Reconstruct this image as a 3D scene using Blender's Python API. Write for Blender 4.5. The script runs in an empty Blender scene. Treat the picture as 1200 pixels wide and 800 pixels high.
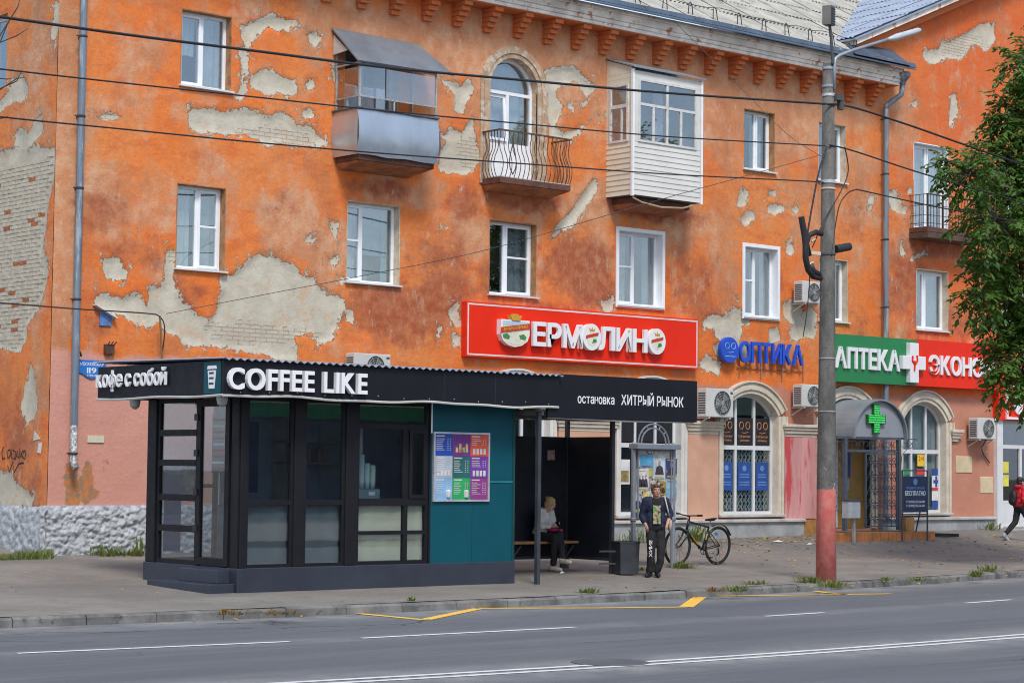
import bpy, math, random
import numpy as np
from mathutils import Vector, Matrix
R = math.radians
S = bpy.context.scene
COL = S.collection
rnd = random.Random(7)

# ------------------------------------------------------------------ camera
F_PX, YAW, PITCH, ROLL = 2467.5, R(41.11), R(3.474), R(0.629)
FW = Vector((math.cos(PITCH)*math.sin(YAW), math.cos(PITCH)*math.cos(YAW), math.sin(PITCH)))
RT0 = Vector((math.cos(YAW), -math.sin(YAW), 0)); UP0 = RT0.cross(FW)
RT = RT0*math.cos(ROLL)+UP0*math.sin(ROLL); UPV = UP0*math.cos(ROLL)-RT0*math.sin(ROLL)
CAM = Vector((-29.36, -33.6, 2.05))
cd = bpy.data.cameras.new('camera'); cam = bpy.data.objects.new('camera', cd); COL.objects.link(cam)
cd.sensor_width = 36; cd.lens = F_PX/1200*36; cd.clip_start = .5; cd.clip_end = 2500
cam.matrix_world = Matrix(((RT.x, UPV.x, -FW.x, CAM.x), (RT.y, UPV.y, -FW.y, CAM.y), (RT.z, UPV.z, -FW.z, CAM.z), (0, 0, 0, 1)))
S.camera = cam

# ------------------------------------------------------------------ sky, sun, exposure
SUN_EL, SUN_AZ = R(52), R(-28)          # azimuth: from straight in front of the facade (-Y) towards -X
SUN_DIR = Vector((math.sin(SUN_AZ)*math.cos(SUN_EL), -math.cos(SUN_AZ)*math.cos(SUN_EL), math.sin(SUN_EL)))
W = bpy.data.worlds.new('World'); S.world = W; W.use_nodes = True
wt = W.node_tree; wt.nodes.clear()
wo = wt.nodes.new('ShaderNodeOutputWorld'); bg = wt.nodes.new('ShaderNodeBackground'); bg.inputs[1].default_value = .09
sk = wt.nodes.new('ShaderNodeTexSky'); sk.sky_type = 'NISHITA'; sk.sun_disc = False
sk.sun_elevation = SUN_EL; sk.sun_rotation = math.atan2(SUN_DIR.x, SUN_DIR.y); sk.dust_density = 1.5
# broken cloud all over the sky
tcw = wt.nodes.new('ShaderNodeTexCoord'); nzw = wt.nodes.new('ShaderNodeTexNoise'); nzw.inputs['Scale'].default_value = 3.2
nzw.inputs['Detail'].default_value = 7; mpw = wt.nodes.new('ShaderNodeMapping'); mpw.inputs['Scale'].default_value = (1, 1, 2.6)
wt.links.new(tcw.outputs['Generated'], mpw.inputs[0]); wt.links.new(mpw.outputs[0], nzw.inputs['Vector'])
mrw = wt.nodes.new('ShaderNodeMapRange'); mrw.inputs[1].default_value = .40; mrw.inputs[2].default_value = .62; mrw.inputs[4].default_value = .85
wt.links.new(nzw.outputs[0], mrw.inputs[0])
mxw = wt.nodes.new('ShaderNodeMix'); mxw.data_type = 'RGBA'; mxw.inputs[7].default_value = (5.8, 6.6, 7.9, 1)
wt.links.new(mrw.outputs[0], mxw.inputs[0]); wt.links.new(sk.outputs[0], mxw.inputs[6])
wt.links.new(mxw.outputs[2], bg.inputs[0]); wt.links.new(bg.outputs[0], wo.inputs[0])
sl = bpy.data.lights.new('sun', 'SUN'); sl.energy = 1.5; sl.angle = R(14); sl.color = (1, .96, .9)
so = bpy.data.objects.new('sun', sl); COL.objects.link(so); so.rotation_euler = SUN_DIR.to_track_quat('Z', 'Y').to_euler()
S.view_settings.view_transform = 'Standard'; S.view_settings.look = 'None'
S.view_settings.exposure = 0.84; S.view_settings.gamma = 1; S.view_settings.use_curve_mapping = False
S.cycles.use_denoising = True; S.cycles.max_bounces = 8; S.cycles.transparent_max_bounces = 12
S.cycles.sample_clamp_indirect = 4; S.cycles.filter_width = 1.05

# ------------------------------------------------------------------ measuring helpers: points on real planes of the place
def ray(px, py): return FW + RT*((px-600)/F_PX) - UPV*((py-400)/F_PX)
def PY(px, py, Y=0.): r = ray(px, py); return CAM + r*((Y-CAM.y)/r.y)
def PX(px, py, X): r = ray(px, py); return CAM + r*((X-CAM.x)/r.x)
def PZ(px, py, Z=0.): r = ray(px, py); return CAM + r*((Z-CAM.z)/r.z)
def kc(X):
    d = abs(X+10); k = .0055 if X > -10 else .008; return k*d*d if d < 20 else k*400+k*24*(d-20)
def yk(X): return -9.68+kc(X)
def zg(X, Y):
    k = min(yk(X), -6.5); t = max(0, min(1, (Y-k)/(-k)))
    return .12+t**1.5*(.33+.0125*max(0, min(X, 20)))
def PG(px, py):
    z = .2
    for _ in range(30):
        p = PZ(px, py, z); z += .5*(zg(p.x, p.y)-z)
    return PZ(px, py, z)

# ------------------------------------------------------------------ materials
class NT:
    def __init__(s, name):
        s.m = bpy.data.materials.new(name); s.m.use_nodes = True; s.t = s.m.node_tree; s.t.nodes.clear()
        s.o = s.t.nodes.new('ShaderNodeOutputMaterial'); s.pos = s.n('ShaderNodeNewGeometry').outputs['Position']
    def set(s, sock, v):
        if isinstance(v, bpy.types.NodeSocket): s.t.links.new(v, sock)
        elif isinstance(v, (tuple, list)) and len(v) == 3 and sock.type == 'RGBA': sock.default_value = (*v, 1)
        else: sock.default_value = v
    def n(s, typ, ins=None, **props):
        nd = s.t.nodes.new(typ)
        for k, v in props.items(): setattr(nd, k, v)
        for k, v in (ins or {}).items(): s.set(nd.inputs[k], v)
        return nd
    def math(s, op, a, b=0., clamp=False): return s.n('ShaderNodeMath', {0: a, 1: b}, operation=op, use_clamp=clamp).outputs[0]
    def mix(s, f, a, b, bl='MIX'): return s.n('ShaderNodeMix', {0: f, 6: a, 7: b}, data_type='RGBA', blend_type=bl).outputs[2]
    def noise(s, scale, detail=4, rough=.55, vec=None, dist=0.):
        return s.n('ShaderNodeTexNoise', {'Vector': vec or s.pos, 'Scale': scale, 'Detail': detail, 'Roughness': rough, 'Distortion': dist}).outputs[0]
    def scl(s, v, vec=None): return s.n('ShaderNodeMapping', {'Vector': vec or s.pos, 'Scale': v}).outputs[0]
    def rng(s, v, lo, hi, a=0., b=1.):
        return s.n('ShaderNodeMapRange', {0: v, 1: lo, 2: hi, 3: a, 4: b}, interpolation_type='SMOOTHSTEP').outputs[0]
    def attr(s, name): return s.n('ShaderNodeAttribute', attribute_name=name).outputs['Fac']
    def bump(s, h, strength=.3, dist=.02): return s.n('ShaderNodeBump', {'Height': h, 'Strength': strength, 'Distance': dist}).outputs[0]
    def bsdf(s, col, rough=.6, metal=0., nrm=None, **kw):
        ins = {'Base Color': col, 'Roughness': rough, 'Metallic': metal}
        if nrm is not None: ins['Normal'] = nrm
        ins.update(kw); p = s.n('ShaderNodeBsdfPrincipled', ins); s.t.links.new(p.outputs[0], s.o.inputs[0]); return s.m
def sc(c, k): return tuple(min(1, x*k) for x in c)
MATS = {}
def mat(name, col, rough=.6, metal=0., var=.15, scale=2.5, bump=0., bscale=60, col2=None, amt=.5, streak=False, **kw):
    if name in MATS: return MATS[name]
    t = NT(name); vec = t.scl((1, 1, .15)) if streak else t.pos
    n1 = t.noise(scale, 6, .6, vec); c = t.mix(t.rng(n1, .3, .7), sc(col, 1-var), sc(col, 1+var))
    if col2: c = t.mix(t.rng(t.noise(scale*1.7, 7, .65, vec), .75-amt*.5, .85-amt*.5), c, col2)
    fine = t.noise(bscale, 3)
    nr = t.bump(fine, bump, .01) if bump else None
    r = t.rng(t.noise(scale*3, 4), .3, .7, max(.02, rough-.08), min(1, rough+.08))
    MATS[name] = t.bsdf(c, r, metal, nr, **kw); return MATS[name]
def glass(name, tint=(.82, .86, .87), refl=2.6, base=.13, rough=.015):
    if name in MATS: return MATS[name]
    t = NT(name)
    tr = t.n('ShaderNodeBsdfTransparent', {0: tint}).outputs[0]
    nz = t.noise(1.3, 2); nr = t.bump(nz, .05, .01)
    gl = t.n('ShaderNodeBsdfGlossy', {'Color': (.95, .97, 1), 'Roughness': rough, 'Normal': nr}).outputs[0]
    fr = t.math('ADD', t.math('MULTIPLY', t.math('POWER', t.n('ShaderNodeLayerWeight', {'Blend': .5}).outputs['Facing'], 5.), .96), .04)
    fac = t.math('ADD', t.math('MULTIPLY', fr, refl), base, True)
    mx = t.n('ShaderNodeMixShader', {0: fac, 1: tr, 2: gl}); t.t.links.new(mx.outputs[0], t.o.inputs[0])
    MATS[name] = t.m; return t.m

# ------------------------------------------------------------------ mesh builder
class MB:
    def __init__(s): s.v = []; s.f = []
    def add(s, vs, fs):
        n = len(s.v); s.v += [tuple(p) for p in vs]; s.f += [tuple(i+n for i in f) for f in fs]; return s
    def box(s, x0, x1, y0, y1, z0, z1):
        return s.add([(x0,y0,z0),(x1,y0,z0),(x1,y1,z0),(x0,y1,z0),(x0,y0,z1),(x1,y0,z1),(x1,y1,z1),(x0,y1,z1)],
                     [(0,3,2,1),(4,5,6,7),(0,1,5,4),(1,2,6,5),(2,3,7,6),(3,0,4,7)])
    def beam(s, p, q, w, h, up=(0, 0, 1)):
        p, q, up = Vector(p), Vector(q), Vector(up); d = (q-p).normalized()
        if abs(d.dot(up)) > .98: up = Vector((0, 1, 0))
        a = d.cross(up).normalized(); b = a.cross(d).normalized(); vs = []
        for c in (p, q):
            for i, j in ((-1,-1),(1,-1),(1,1),(-1,1)): vs.append(c+a*(i*w/2)+b*(j*h/2))
        return s.add(vs, [(0,1,2,3),(7,6,5,4),(0,4,5,1),(1,5,6,2),(2,6,7,3),(3,7,4,0)])
    def tube(s, pts, r, n=8, closed=False):
        pts = [Vector(p) for p in pts]; m = len(pts); rs = r if isinstance(r, (list, tuple)) else [r]*m
        vs, fs, a = [], [], None
        for i, p in enumerate(pts):
            if closed: d = pts[(i+1) % m]-pts[i-1]
            else: d = pts[min(i+1, m-1)]-pts[max(i-1, 0)]
            d.normalize()
            if a is None: a = d.orthogonal().normalized()
            else:
                a = a-d*a.dot(d); a = a.normalized() if a.length > 1e-6 else d.orthogonal().normalized()
            b = d.cross(a)
            for k in range(n):
                t = 2*math.pi*k/n; vs.append(p+(a*math.cos(t)+b*math.sin(t))*rs[i])
        for i in range(m if closed else m-1):
            for k in range(n):
                j = (i+1) % m; fs.append((i*n+k, i*n+(k+1) % n, j*n+(k+1) % n, j*n+k))
        if not closed: fs += [tuple(range(n-1, -1, -1)), tuple(range((m-1)*n, m*n))]
        return s.add(vs, fs)
    def prism(s, poly, a0, a1, plane='xz'):
        m = len(poly); T = {'xz': lambda u, v, a: (u, a, v), 'xy': lambda u, v, a: (u, v, a), 'yz': lambda u, v, a: (a, u, v)}[plane]
        vs = [T(u, v, a0) for u, v in poly]+[T(u, v, a1) for u, v in poly]
        return s.add(vs, [tuple(range(m)), tuple(range(2*m-1, m-1, -1))]+[(i, i+m, (i+1) % m+m, (i+1) % m) for i in range(m)])
    def quad(s, a, b, c, d): return s.add([a, b, c, d], [(0, 1, 2, 3)])
    def arc(s, cx, cz, r0, r1, a0, a1, y0, y1, n=18):
        """a curved band in the XZ plane, angles from the upward vertical"""
        P0 = [(cx+r0*math.sin(a0+(a1-a0)*i/n), cz+r0*math.cos(a0+(a1-a0)*i/n)) for i in range(n+1)]
        P1 = [(cx+r1*math.sin(a0+(a1-a0)*i/n), cz+r1*math.cos(a0+(a1-a0)*i/n)) for i in range(n+1)]
        for i in range(n): s.prism([P0[i], P1[i], P1[i+1], P0[i+1]], y0, y1)
        return s
    def lathe(s, prof, c, axis='z', n=14):
        vs, fs = [], []
        for r, h in prof:
            for k in range(n):
                t = 2*math.pi*k/n; a, b = r*math.cos(t), r*math.sin(t)
                vs.append({'z': (c[0]+a, c[1]+b, c[2]+h), 'y': (c[0]+a, c[1]+h, c[2]+b), 'x': (c[0]+h, c[1]+a, c[2]+b)}[axis])
        for i in range(len(prof)-1):
            for k in range(n): fs.append((i*n+k, i*n+(k+1) % n, (i+1)*n+(k+1) % n, (i+1)*n+k))
        fs += [tuple(range(n-1, -1, -1)), tuple(range((len(prof)-1)*n, len(prof)*n))]
        return s.add(vs, fs)
    def mesh(s, name, m, smooth=False):
        me = bpy.data.meshes.new(name); me.from_pydata(s.v, [], s.f)
        if m: me.materials.append(m)
        if smooth: me.polygons.foreach_set('use_smooth', [True]*len(me.polygons))
        me.update(); return me
    def build(s, name, m, parent=None, smooth=False, bevel=0, label=None, kind=None):
        me = s.mesh(name, m, smooth); return link(name, me, parent, bevel, label, kind)
INV = {}
def link(name, me, parent=None, bevel=0, label=None, kind=None):
    o = bpy.data.objects.new(name, me); COL.objects.link(o)
    if parent is not None:
        o.parent = parent
        if parent.name in INV: o.matrix_parent_inverse = INV[parent.name]
    if bevel:
        b = o.modifiers.new('edge', 'BEVEL'); b.width = bevel; b.segments = 2; b.limit_method = 'ANGLE'; b.angle_limit = R(40)
    if label: o['label'] = label
    if kind: o['kind'] = kind
    return o
def thing(name, label, cat, loc=(0, 0, 0), rot=0, group=None, world=True):
    """an Empty at the thing's base; world=True: its parts are given in place, else in its own frame"""
    o = bpy.data.objects.new(name, None); COL.objects.link(o); o.location = loc; o.empty_display_size = .2
    if world: INV[o.name] = Matrix.Translation(-Vector(loc))
    else: o.rotation_euler.z = rot
    return tag(o, label, cat, group)
def tag(o, label, cat, group=None, kind=None):
    o['label'] = label
    if cat: o['category'] = cat
    if group: o['group'] = group
    if kind: o['kind'] = kind
    return o
def struct(o, label):
    o['kind'] = 'structure'; o['label'] = label; return o
def copy_tree(o, parent=None):
    c = o.copy(); COL.objects.link(c); c.parent = parent
    for ch in o.children: copy_tree(ch, c)
    return c

# ------------------------------------------------------------------ lettering: glyph outlines as solid meshes
GLY = {}
def glyphs(chars, bold):
    for ch in chars:
        if (ch, bold) in GLY or ch == ' ': continue
        cu = bpy.data.curves.new('g', 'FONT'); cu.body = ch; cu.size = 1; cu.extrude = .5; cu.offset = bold; cu.resolution_u = 4
        ob = bpy.data.objects.new('g', cu); COL.objects.link(ob)
        dg = bpy.context.evaluated_depsgraph_get(); me = bpy.data.meshes.new_from_object(ob.evaluated_get(dg))
        GLY[ch, bold] = ([v.co.copy() for v in me.vertices], [tuple(p.vertices) for p in me.polygons])
        bpy.data.objects.remove(ob); bpy.data.curves.remove(cu); bpy.data.meshes.remove(me)
for tx, bo in (('COFFEE LIKE', .022), ('кофе с собой', .02), ('ЕРМОЛИНО', .026), ('ОПТИКА', .022), ('АПТЕКАЭКОНОМ', .03), ('остановка ХИТРЫЙ РЫНОК', .01),
               ('МОСКОВСКАЯ119УЛИЦА БЕСПЛАТНО+7(49)23556-080ПРОВЕРКАЗРЕНИЯГубернскаяоптикаЦВЕТ2=1SNKXУ', .012)): glyphs(set(tx), bo)
def layout(text, bold, gap=.08, space=.32):
    out, x = [], 0.
    for ch in text:
        if ch == ' ': x += space; continue
        vs, fs = GLY[ch, bold]; lo = min(v.x for v in vs); hi = max(v.x for v in vs)
        out.append((ch, x-lo)); x += hi-lo+gap
    return out, x-gap
def letters(text, bold, o, u, w, n, width, height, depth, m, parent, name='letter', gap=.08, space=.32, each=True, smooth=False):
    """o: lower left corner of the front face, u: reading direction, w: up, n: outwards; each letter its own part"""
    lay, tot = layout(text, bold, gap, space); o, u, w, n = Vector(o), Vector(u), Vector(w), Vector(n)
    kx, kz = width/tot, height/.72; mb = MB()
    for ch, x in lay:
        if each: mb = MB()
        vs, fs = GLY[ch, bold]
        mb.add([o+u*((v.x+x)*kx)+w*(v.y*kz)+n*((v.z-.5)*depth) for v in vs], fs)
        if each: mb.build(name, m, parent)
    if not each: return mb.build(name, m, parent)

# ------------------------------------------------------------------ numeric noise used for weathering masks
def vnoise(x, y, seed=0):
    xi, yi = np.floor(x).astype(np.int64), np.floor(y).astype(np.int64); xf, yf = x-xi, y-yi
    xf = xf*xf*(3-2*xf); yf = yf*yf*(3-2*yf)
    def h(a, b):
        n = (a*374761393+b*668265263+seed*974711) & 0xffffffff; n = ((n ^ (n >> 13))*1274126177) & 0xffffffff
        return ((n ^ (n >> 16)) & 0xffff)/65535.
    return (h(xi, yi)*(1-xf)+h(xi+1, yi)*xf)*(1-yf)+(h(xi, yi+1)*(1-xf)+h(xi+1, yi+1)*xf)*yf
def worley(x, y, seed=0):
    xi, yi = np.floor(x).astype(np.int64), np.floor(y).astype(np.int64); best = np.full(x.shape, 9.)
    def h(a, b, s):
        n = (a*374761393+b*668265263+s*974711) & 0xffffffff; n = ((n ^ (n >> 13))*1274126177) & 0xffffffff
        return ((n ^ (n >> 16)) & 0xffff)/65535.
    for i in (-1, 0, 1):
        for j in (-1, 0, 1):
            a, b = xi+i, yi+j; best = np.minimum(best, np.hypot(a+h(a, b, seed)-x, b+h(a, b, seed+7)-y))
    return best
def fbm(x, y, seed=0, oc=4):
    t, a = np.zeros_like(x), .5
    for i in range(oc): t += a*vnoise(x*2**i, y*2**i, seed+i); a *= .5
    return t
def sdf(u, v, polys):
    best = np.full(u.shape, -9.)
    for poly in polys:
        pu, pv = np.array([p[0] for p in poly]), np.array([p[1] for p in poly])
        m = (u > pu.min()-.6) & (u < pu.max()+.6) & (v > pv.min()-.6) & (v < pv.max()+.6)
        if not m.any(): continue
        x, y = u[m], v[m]; d = np.full(x.shape, 9.); ins = np.zeros(x.shape, bool)
        for i in range(len(pu)):
            ax, ay, bx, by = pu[i-1], pv[i-1], pu[i], pv[i]; ex, ey = bx-ax, by-ay
            t = np.clip(((x-ax)*ex+(y-ay)*ey)/(ex*ex+ey*ey+1e-12), 0, 1)
            d = np.minimum(d, np.hypot(x-ax-t*ex, y-ay-t*ey))
            c = ((ay > y) != (by > y)) & (x < ex*(y-ay)/(ey+1e-12)+ax); ins ^= c
        best[m] = np.maximum(best[m], np.where(ins, d, -d))
    return best
def grid_mesh(name, U, V, to3, cut, attrs, m, parent, smooth=True):
    U, V = np.array(U), np.array(V); uu, vv = np.meshgrid(U, V, indexing='ij'); nu, nv = uu.shape
    co = to3(uu, vv); cu, cv = (U[:-1]+U[1:])/2, (V[:-1]+V[1:])/2
    cuu, cvv = np.meshgrid(cu, cv, indexing='ij'); keep = ~cut(cuu, cvv)
    i, j = np.nonzero(keep); a = i*nv+j
    fs = np.stack([a, a+nv, a+nv+1, a+1], 1)
    me = bpy.data.meshes.new(name); me.from_pydata(co.reshape(-1, 3).tolist(), [], fs.tolist())
    for k, arr in attrs(uu, vv).items():
        at = me.attributes.new(k, 'FLOAT', 'POINT'); at.data.foreach_set('value', arr.astype(np.float32).ravel())
    me.materials.append(m)
    if smooth: me.polygons.foreach_set('use_smooth', [True]*len(me.polygons))
    me.update(); return link(name, me, parent)
def lines(a, b, step, extra=()):
    L = sorted(set(np.round(np.linspace(a, b, int(round((b-a)/step))+1), 4)) | set(round(e, 4) for e in extra if a < e < b))
    out = [L[0]]; ex = set(round(e, 4) for e in extra)
    for x in L[1:]:
        if x-out[-1] < .018:
            if x in ex: out[-1] = x
            continue
        out.append(x)
    return out
# ================================================================== GROUND
t = NT('asphalt_road'); lat = t.attr('lat')
base = t.mix(t.rng(t.noise(.5, 6, .6, t.scl((.25, 1.6, 1))), .35, .65), (.072, .079, .092), (.102, .110, .123))
dust = t.math('ADD', t.math('ADD', t.rng(lat, -1.5, -.05), t.rng(t.math('ABSOLUTE', t.math('ADD', lat, 7.95)), 1.2, .1)), t.rng(t.math('ABSOLUTE', t.math('ADD', lat, 3.6)), .5, .1, 0, .35))
dust = t.math('MULTIPLY', dust, t.rng(t.noise(1.4, 6, .65), .2, .75), True)
base = t.mix(dust, base, (.29, .28, .27))
base = t.mix(t.rng(t.noise(140, 2), .35, .7), sc((1, 1, 1), .72), (1, 1, 1)) if False else t.mix(t.math('MULTIPLY', t.rng(t.noise(90, 3, .7), .4, .75), .5), base, (.25, .25, .26))
base = t.mix(t.math('MULTIPLY', t.rng(t.noise(60, 3, .7), .55, .8), .6), base, (.05, .052, .06))
base = t.mix(t.math('MULTIPLY', t.rng(t.noise(2.2, 6, .65, t.scl((.12, 2.2, 1))), .5, .66), .35), base, (.17, .172, .178))
base = t.mix(t.math('MULTIPLY', t.rng(t.noise(17, 5, .75), .54, .68), .55), base, (.055, .058, .066)); base = t.mix(t.math('MULTIPLY', t.rng(t.noise(26, 5, .75, t.scl((1, .6, 1))), .56, .7), .5), base, (.21, .212, .215))
rc = t.n('ShaderNodeTexVoronoi', {'Vector': t.n('ShaderNodeMix', {0: .25, 4: t.scl((.35, 1, 1)), 5: t.n('ShaderNodeTexNoise', {'Vector': t.pos, 'Scale': 1.3, 'Detail': 5.}).outputs['Color']}, data_type='VECTOR').outputs[1], 'Scale': .45}, feature='DISTANCE_TO_EDGE').outputs[0]
base = t.mix(t.math('MULTIPLY', t.rng(rc, .006, .001), t.rng(t.noise(.22, 3), .5, .62)), base, (.03, .03, .033))
M_ROAD = t.bsdf(base, .85, 0, t.bump(t.noise(110, 3, .7), .5, .01))
t = NT('asphalt_pavement')
b = t.mix(t.rng(t.noise(.7, 7, .62), .3, .7), (.165, .146, .127), (.236, .209, .181))
b = t.mix(t.math('MULTIPLY', t.rng(t.noise(.33, 5, .6, t.scl((.6, 1.4, 1))), .52, .66), .7), b, (.135, .126, .118))
b = t.mix(t.math('MULTIPLY', t.rng(t.noise(70, 3, .7), .45, .75), .5), b, (.33, .32, .3))
b = t.mix(t.math('MULTIPLY', t.rng(t.noise(45, 3, .7), .6, .8), .6), b, (.06, .06, .06))
b = t.mix(t.math('MULTIPLY', t.rng(t.noise(3.2, 8, .72), .5, .64), .45), b, (.125, .115, .105)); b = t.mix(t.math('MULTIPLY', t.rng(t.noise(13, 6, .75), .55, .68), .5), b, (.30, .28, .255)); b = t.mix(t.math('MULTIPLY', t.rng(t.noise(19, 5, .75), .56, .7), .5), b, (.09, .083, .077))
cr = t.n('ShaderNodeTexVoronoi', {'Vector': t.n('ShaderNodeMix', {0: .12, 4: t.pos, 5: t.n('ShaderNodeTexNoise', {'Vector': t.pos, 'Scale': 2.}).outputs['Color']}, data_type='VECTOR').outputs[1], 'Scale': .55}, feature='DISTANCE_TO_EDGE').outputs[0]
b = t.mix(t.math('MULTIPLY', t.rng(cr, .006, .001), t.rng(t.noise(.25, 3), .56, .66)), b, (.05, .05, .05))
M_WALK = t.bsdf(b, .9, 0, t.bump(t.noise(80, 3, .7), .5, .01))
M_DIRT = mat('bare_ground', (.16, .145, .12), .95, var=.25, bump=.4)

gx = [-400, -120] + list(np.arange(-60, 80.1, 2.)) + [150, 400]
gnd = MB(); gnd.quad((-700, -700, -.12), (900, -700, -.12), (900, 900, -.12), (-700, 900, -.12))
struct(gnd.build('ground', M_DIRT), 'wide earth ground reaching out to the horizon')
def road_pt(u, v): return np.stack([u, -9.68+np.vectorize(kc)(u)+v, np.full_like(u, 0.)-.003*np.maximum(0, np.abs(v+7.9)-4)], -1)
road = grid_mesh('road', gx, list(np.linspace(-16, .2, 28)), road_pt, lambda a, b: np.zeros(a.shape, bool), lambda u, v: {'lat': v}, M_ROAD, None)
struct(road, 'grey asphalt road running past the bus stop')
def walk_pt(u, v):
    k = np.vectorize(yk)(u); y = k+.14+v*(26-k); z = np.vectorize(zg)(u, y)+.012*(fbm(u*.7, y*.9, 3)-.5)
    return np.stack([u, y, z], -1)
wx = [-400, -120, -70] + list(np.arange(-45, 45.1, .5)) + [60, 100, 200, 400]
pav = grid_mesh('pavement', wx, list(np.concatenate([np.linspace(0, .3, 30), np.linspace(.34, 1, 10)])), walk_pt, lambda a, b: np.zeros(a.shape, bool), lambda u, v: {}, M_WALK, None)
struct(pav, 'wide worn asphalt pavement between kerb and orange building')
# far side pavement under the photographer
fp = MB(); fp.add([(-400, -60, .1), (400, -60, .1), (400, -26.5, .1), (-400, -26.5, .1)], [(0, 1, 2, 3)])
struct(fp.build('far_pavement', M_WALK), 'pavement on the other side of the road')

# kerb: one stone after another
M_KERB = mat('kerb_concrete', (.15, .147, .142), .9, var=.4, scale=2.2, bump=.6, bscale=28, col2=(.07, .07, .068), amt=.38)
kerb = bpy.data.objects.new('kerb', None); COL.objects.link(kerb); struct(kerb, 'row of grey concrete kerb stones edging the pavement')
ksm = []
for k in range(3):
    m_ = MB(); h = .122-.006*k
    m_.add([(-.494, 0, -.1), (.494, 0, -.1), (.494, .16, -.1), (-.494, .16, -.1), (-.494, .012, h-.03), (.494, .012, h-.03), (.494, .16, h), (-.494, .16, h), (-.494, .045, h), (.494, .045, h)],
           [(0, 1, 5, 4), (4, 5, 9, 8), (8, 9, 6, 7), (0, 4, 8, 7, 3), (1, 2, 6, 9, 5), (2, 3, 7, 6)])
    ksm.append(m_.mesh('kerb_stone', M_KERB))
for i in range(64):
    x = -26+i; a = math.atan2(yk(x+.5)-yk(x-.5), 1)
    o = link('kerb_stone', ksm[rnd.randrange(3)], kerb); o.location = (x, yk(x)+rnd.uniform(-.008, .008), rnd.uniform(-.012, .004)); o.rotation_euler = (rnd.uniform(-.03, .02), rnd.uniform(-.006, .006), a)

# painted lines on the road
M_LINE = mat('white_road_paint', (.62, .62, .62), .8, var=.12, scale=6, col2=(.22, .22, .23), amt=.32)
M_YEL = mat('yellow_road_paint', (.80, .47, .06), .8, var=.12, scale=6, col2=(.3, .25, .16), amt=.18)
def strip(name, pts, w, m, lab=None):
    mb = MB(); pts = [Vector(p) for p in pts]; vs = []
    for i, p in enumerate(pts):
        d = (pts[min(i+1, len(pts)-1)]-pts[max(i-1, 0)]); d.z = 0; d.normalize(); q = Vector((-d.y, d.x, 0))*w/2
        vs += [p+q, p-q]
    mb.add(vs, [(2*i, 2*i+1, 2*i+3, 2*i+2) for i in range(len(pts)-1)]); return mb.build(name, m, road, label=lab)
def along(x0, x1, latv, z=.005): return [(x, -9.68+kc(x)+latv, z) for x in np.linspace(x0, x1, max(2, int((x1-x0)/1.5)))]
for a, b_ in ((-28.5, -24.8), (-18.25, -14.9), (-13.9, -10.5), (-6.75, -5.4), (-1.65, -.2), (4, 7), (12, 15), (20, 23)): strip('lane_dash', along(a, b_, -3.62), .11, M_LINE)
strip('centre_line', along(-45, 60, -7.77), .11, M_LINE); strip('centre_line', along(-45, 60, -8.03), .11, M_LINE)
def yl(pts, w): strip('bus_stop_line', [tuple(PZ(a, b_, -.008).xy)+(-.003,) for a, b_ in pts], w, M_YEL)
yl([(408, 717.5), (497, 726)], .13); yl([(499, 725.5), (560, 713)], .17); yl([(561, 712.6), (700, 712.2), (803, 711)], .15); yl([(804, 711), (820, 699.5)], .22)
yl([(822, 698.5), (900, 697.5), (1045, 695.5)], .14); yl([(955, 692.5), (995, 697)], .14)
# worn oval patch with a manhole on the centre line
pm = PZ(715, 776, 0); mh = MB(); mh.lathe([(.42, 0), (.42, .009), (.36, .011)], (pm.x, pm.y, 0), n=24)
mhn = mh.build('manhole_cover', mat('cast_iron', (.10, .105, .115), .75, .2, bump=.3), None)
tag(mhn, 'round dark manhole cover on the double white line', 'manhole cover')

# ================================================================== BUILDING
BLD = thing('apartment_building', 'long peeling orange three-storey apartment building with shops below', 'building', (3, 4, .3))
X_L, X_R = -10.93, 27.
M_OCH = mat('reveal_ochre', (.36, .19, .085), .9, var=.25, scale=4, bump=.3, col2=(.28, .1, .05), amt=.4)
M_BEI = mat('reveal_beige', (.55, .46, .34), .9, var=.2, scale=5, bump=.3, col2=(.38, .2, .1), amt=.25)
M_PVC = mat('white_upvc', (.83, .85, .88), .35, var=.05, scale=3)
M_SILL = mat('white_sheet_sill', (.68, .69, .7), .45, .1, var=.08, col2=(.4, .36, .3), amt=.15)
M_GLS = glass('window_glass')
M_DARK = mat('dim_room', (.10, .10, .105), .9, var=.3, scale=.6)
M_CURT = mat('pale_curtain', (.72, .76, .80), .9, var=.12, scale=4)
M_CURTB = mat('blue_grey_curtain', (.36, .50, .54), .9, var=.12, scale=4)
M_NET = mat('grey_net_curtain', (.50, .54, .58), .9, var=.2, scale=5)

# openings: x0, x1, z0, z1
WIN = dict(W1=(-8.38, -7.30, 5.72, 7.32), W2=(-4.43, -3.10, 5.73, 7.36), W3=(-.70, .63, 5.72, 7.30), W4=(3.06, 4.45, 5.72, 7.40), W5=(7.18, 8.35, 5.69, 7.36),
           W6=(9.86, 10.95, 5.74, 7.28), W7=(13.65, 14.96, 5.72, 7.28), W8=(17.3, 18.5, 5.72, 7.28), U1=(-8.36, -7.24, 9.17, 10.62), U5=(7.16, 8.24, 9.18, 10.62),
           U6=(9.83, 10.87, 9.18, 10.63), B1=(-4.55, -3.2, 8.30, 10.55), UR=(13.55, 14.97, 8.28, 10.53), U8=(17.4, 18.6, 9.1, 10.6))
ARC = dict(D2=(-.76, .62, 8.15, 10.82))                     # round-headed balcony door
GND = dict(A0=(-.87, 1.05), A1=(3.16, 5.08), A2=(6.46, 8.38), A3=(9.95, 11.85), A4=(13.06, 14.84))
SHOP = (17.15, 20.2, .62, 3.5)
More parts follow.
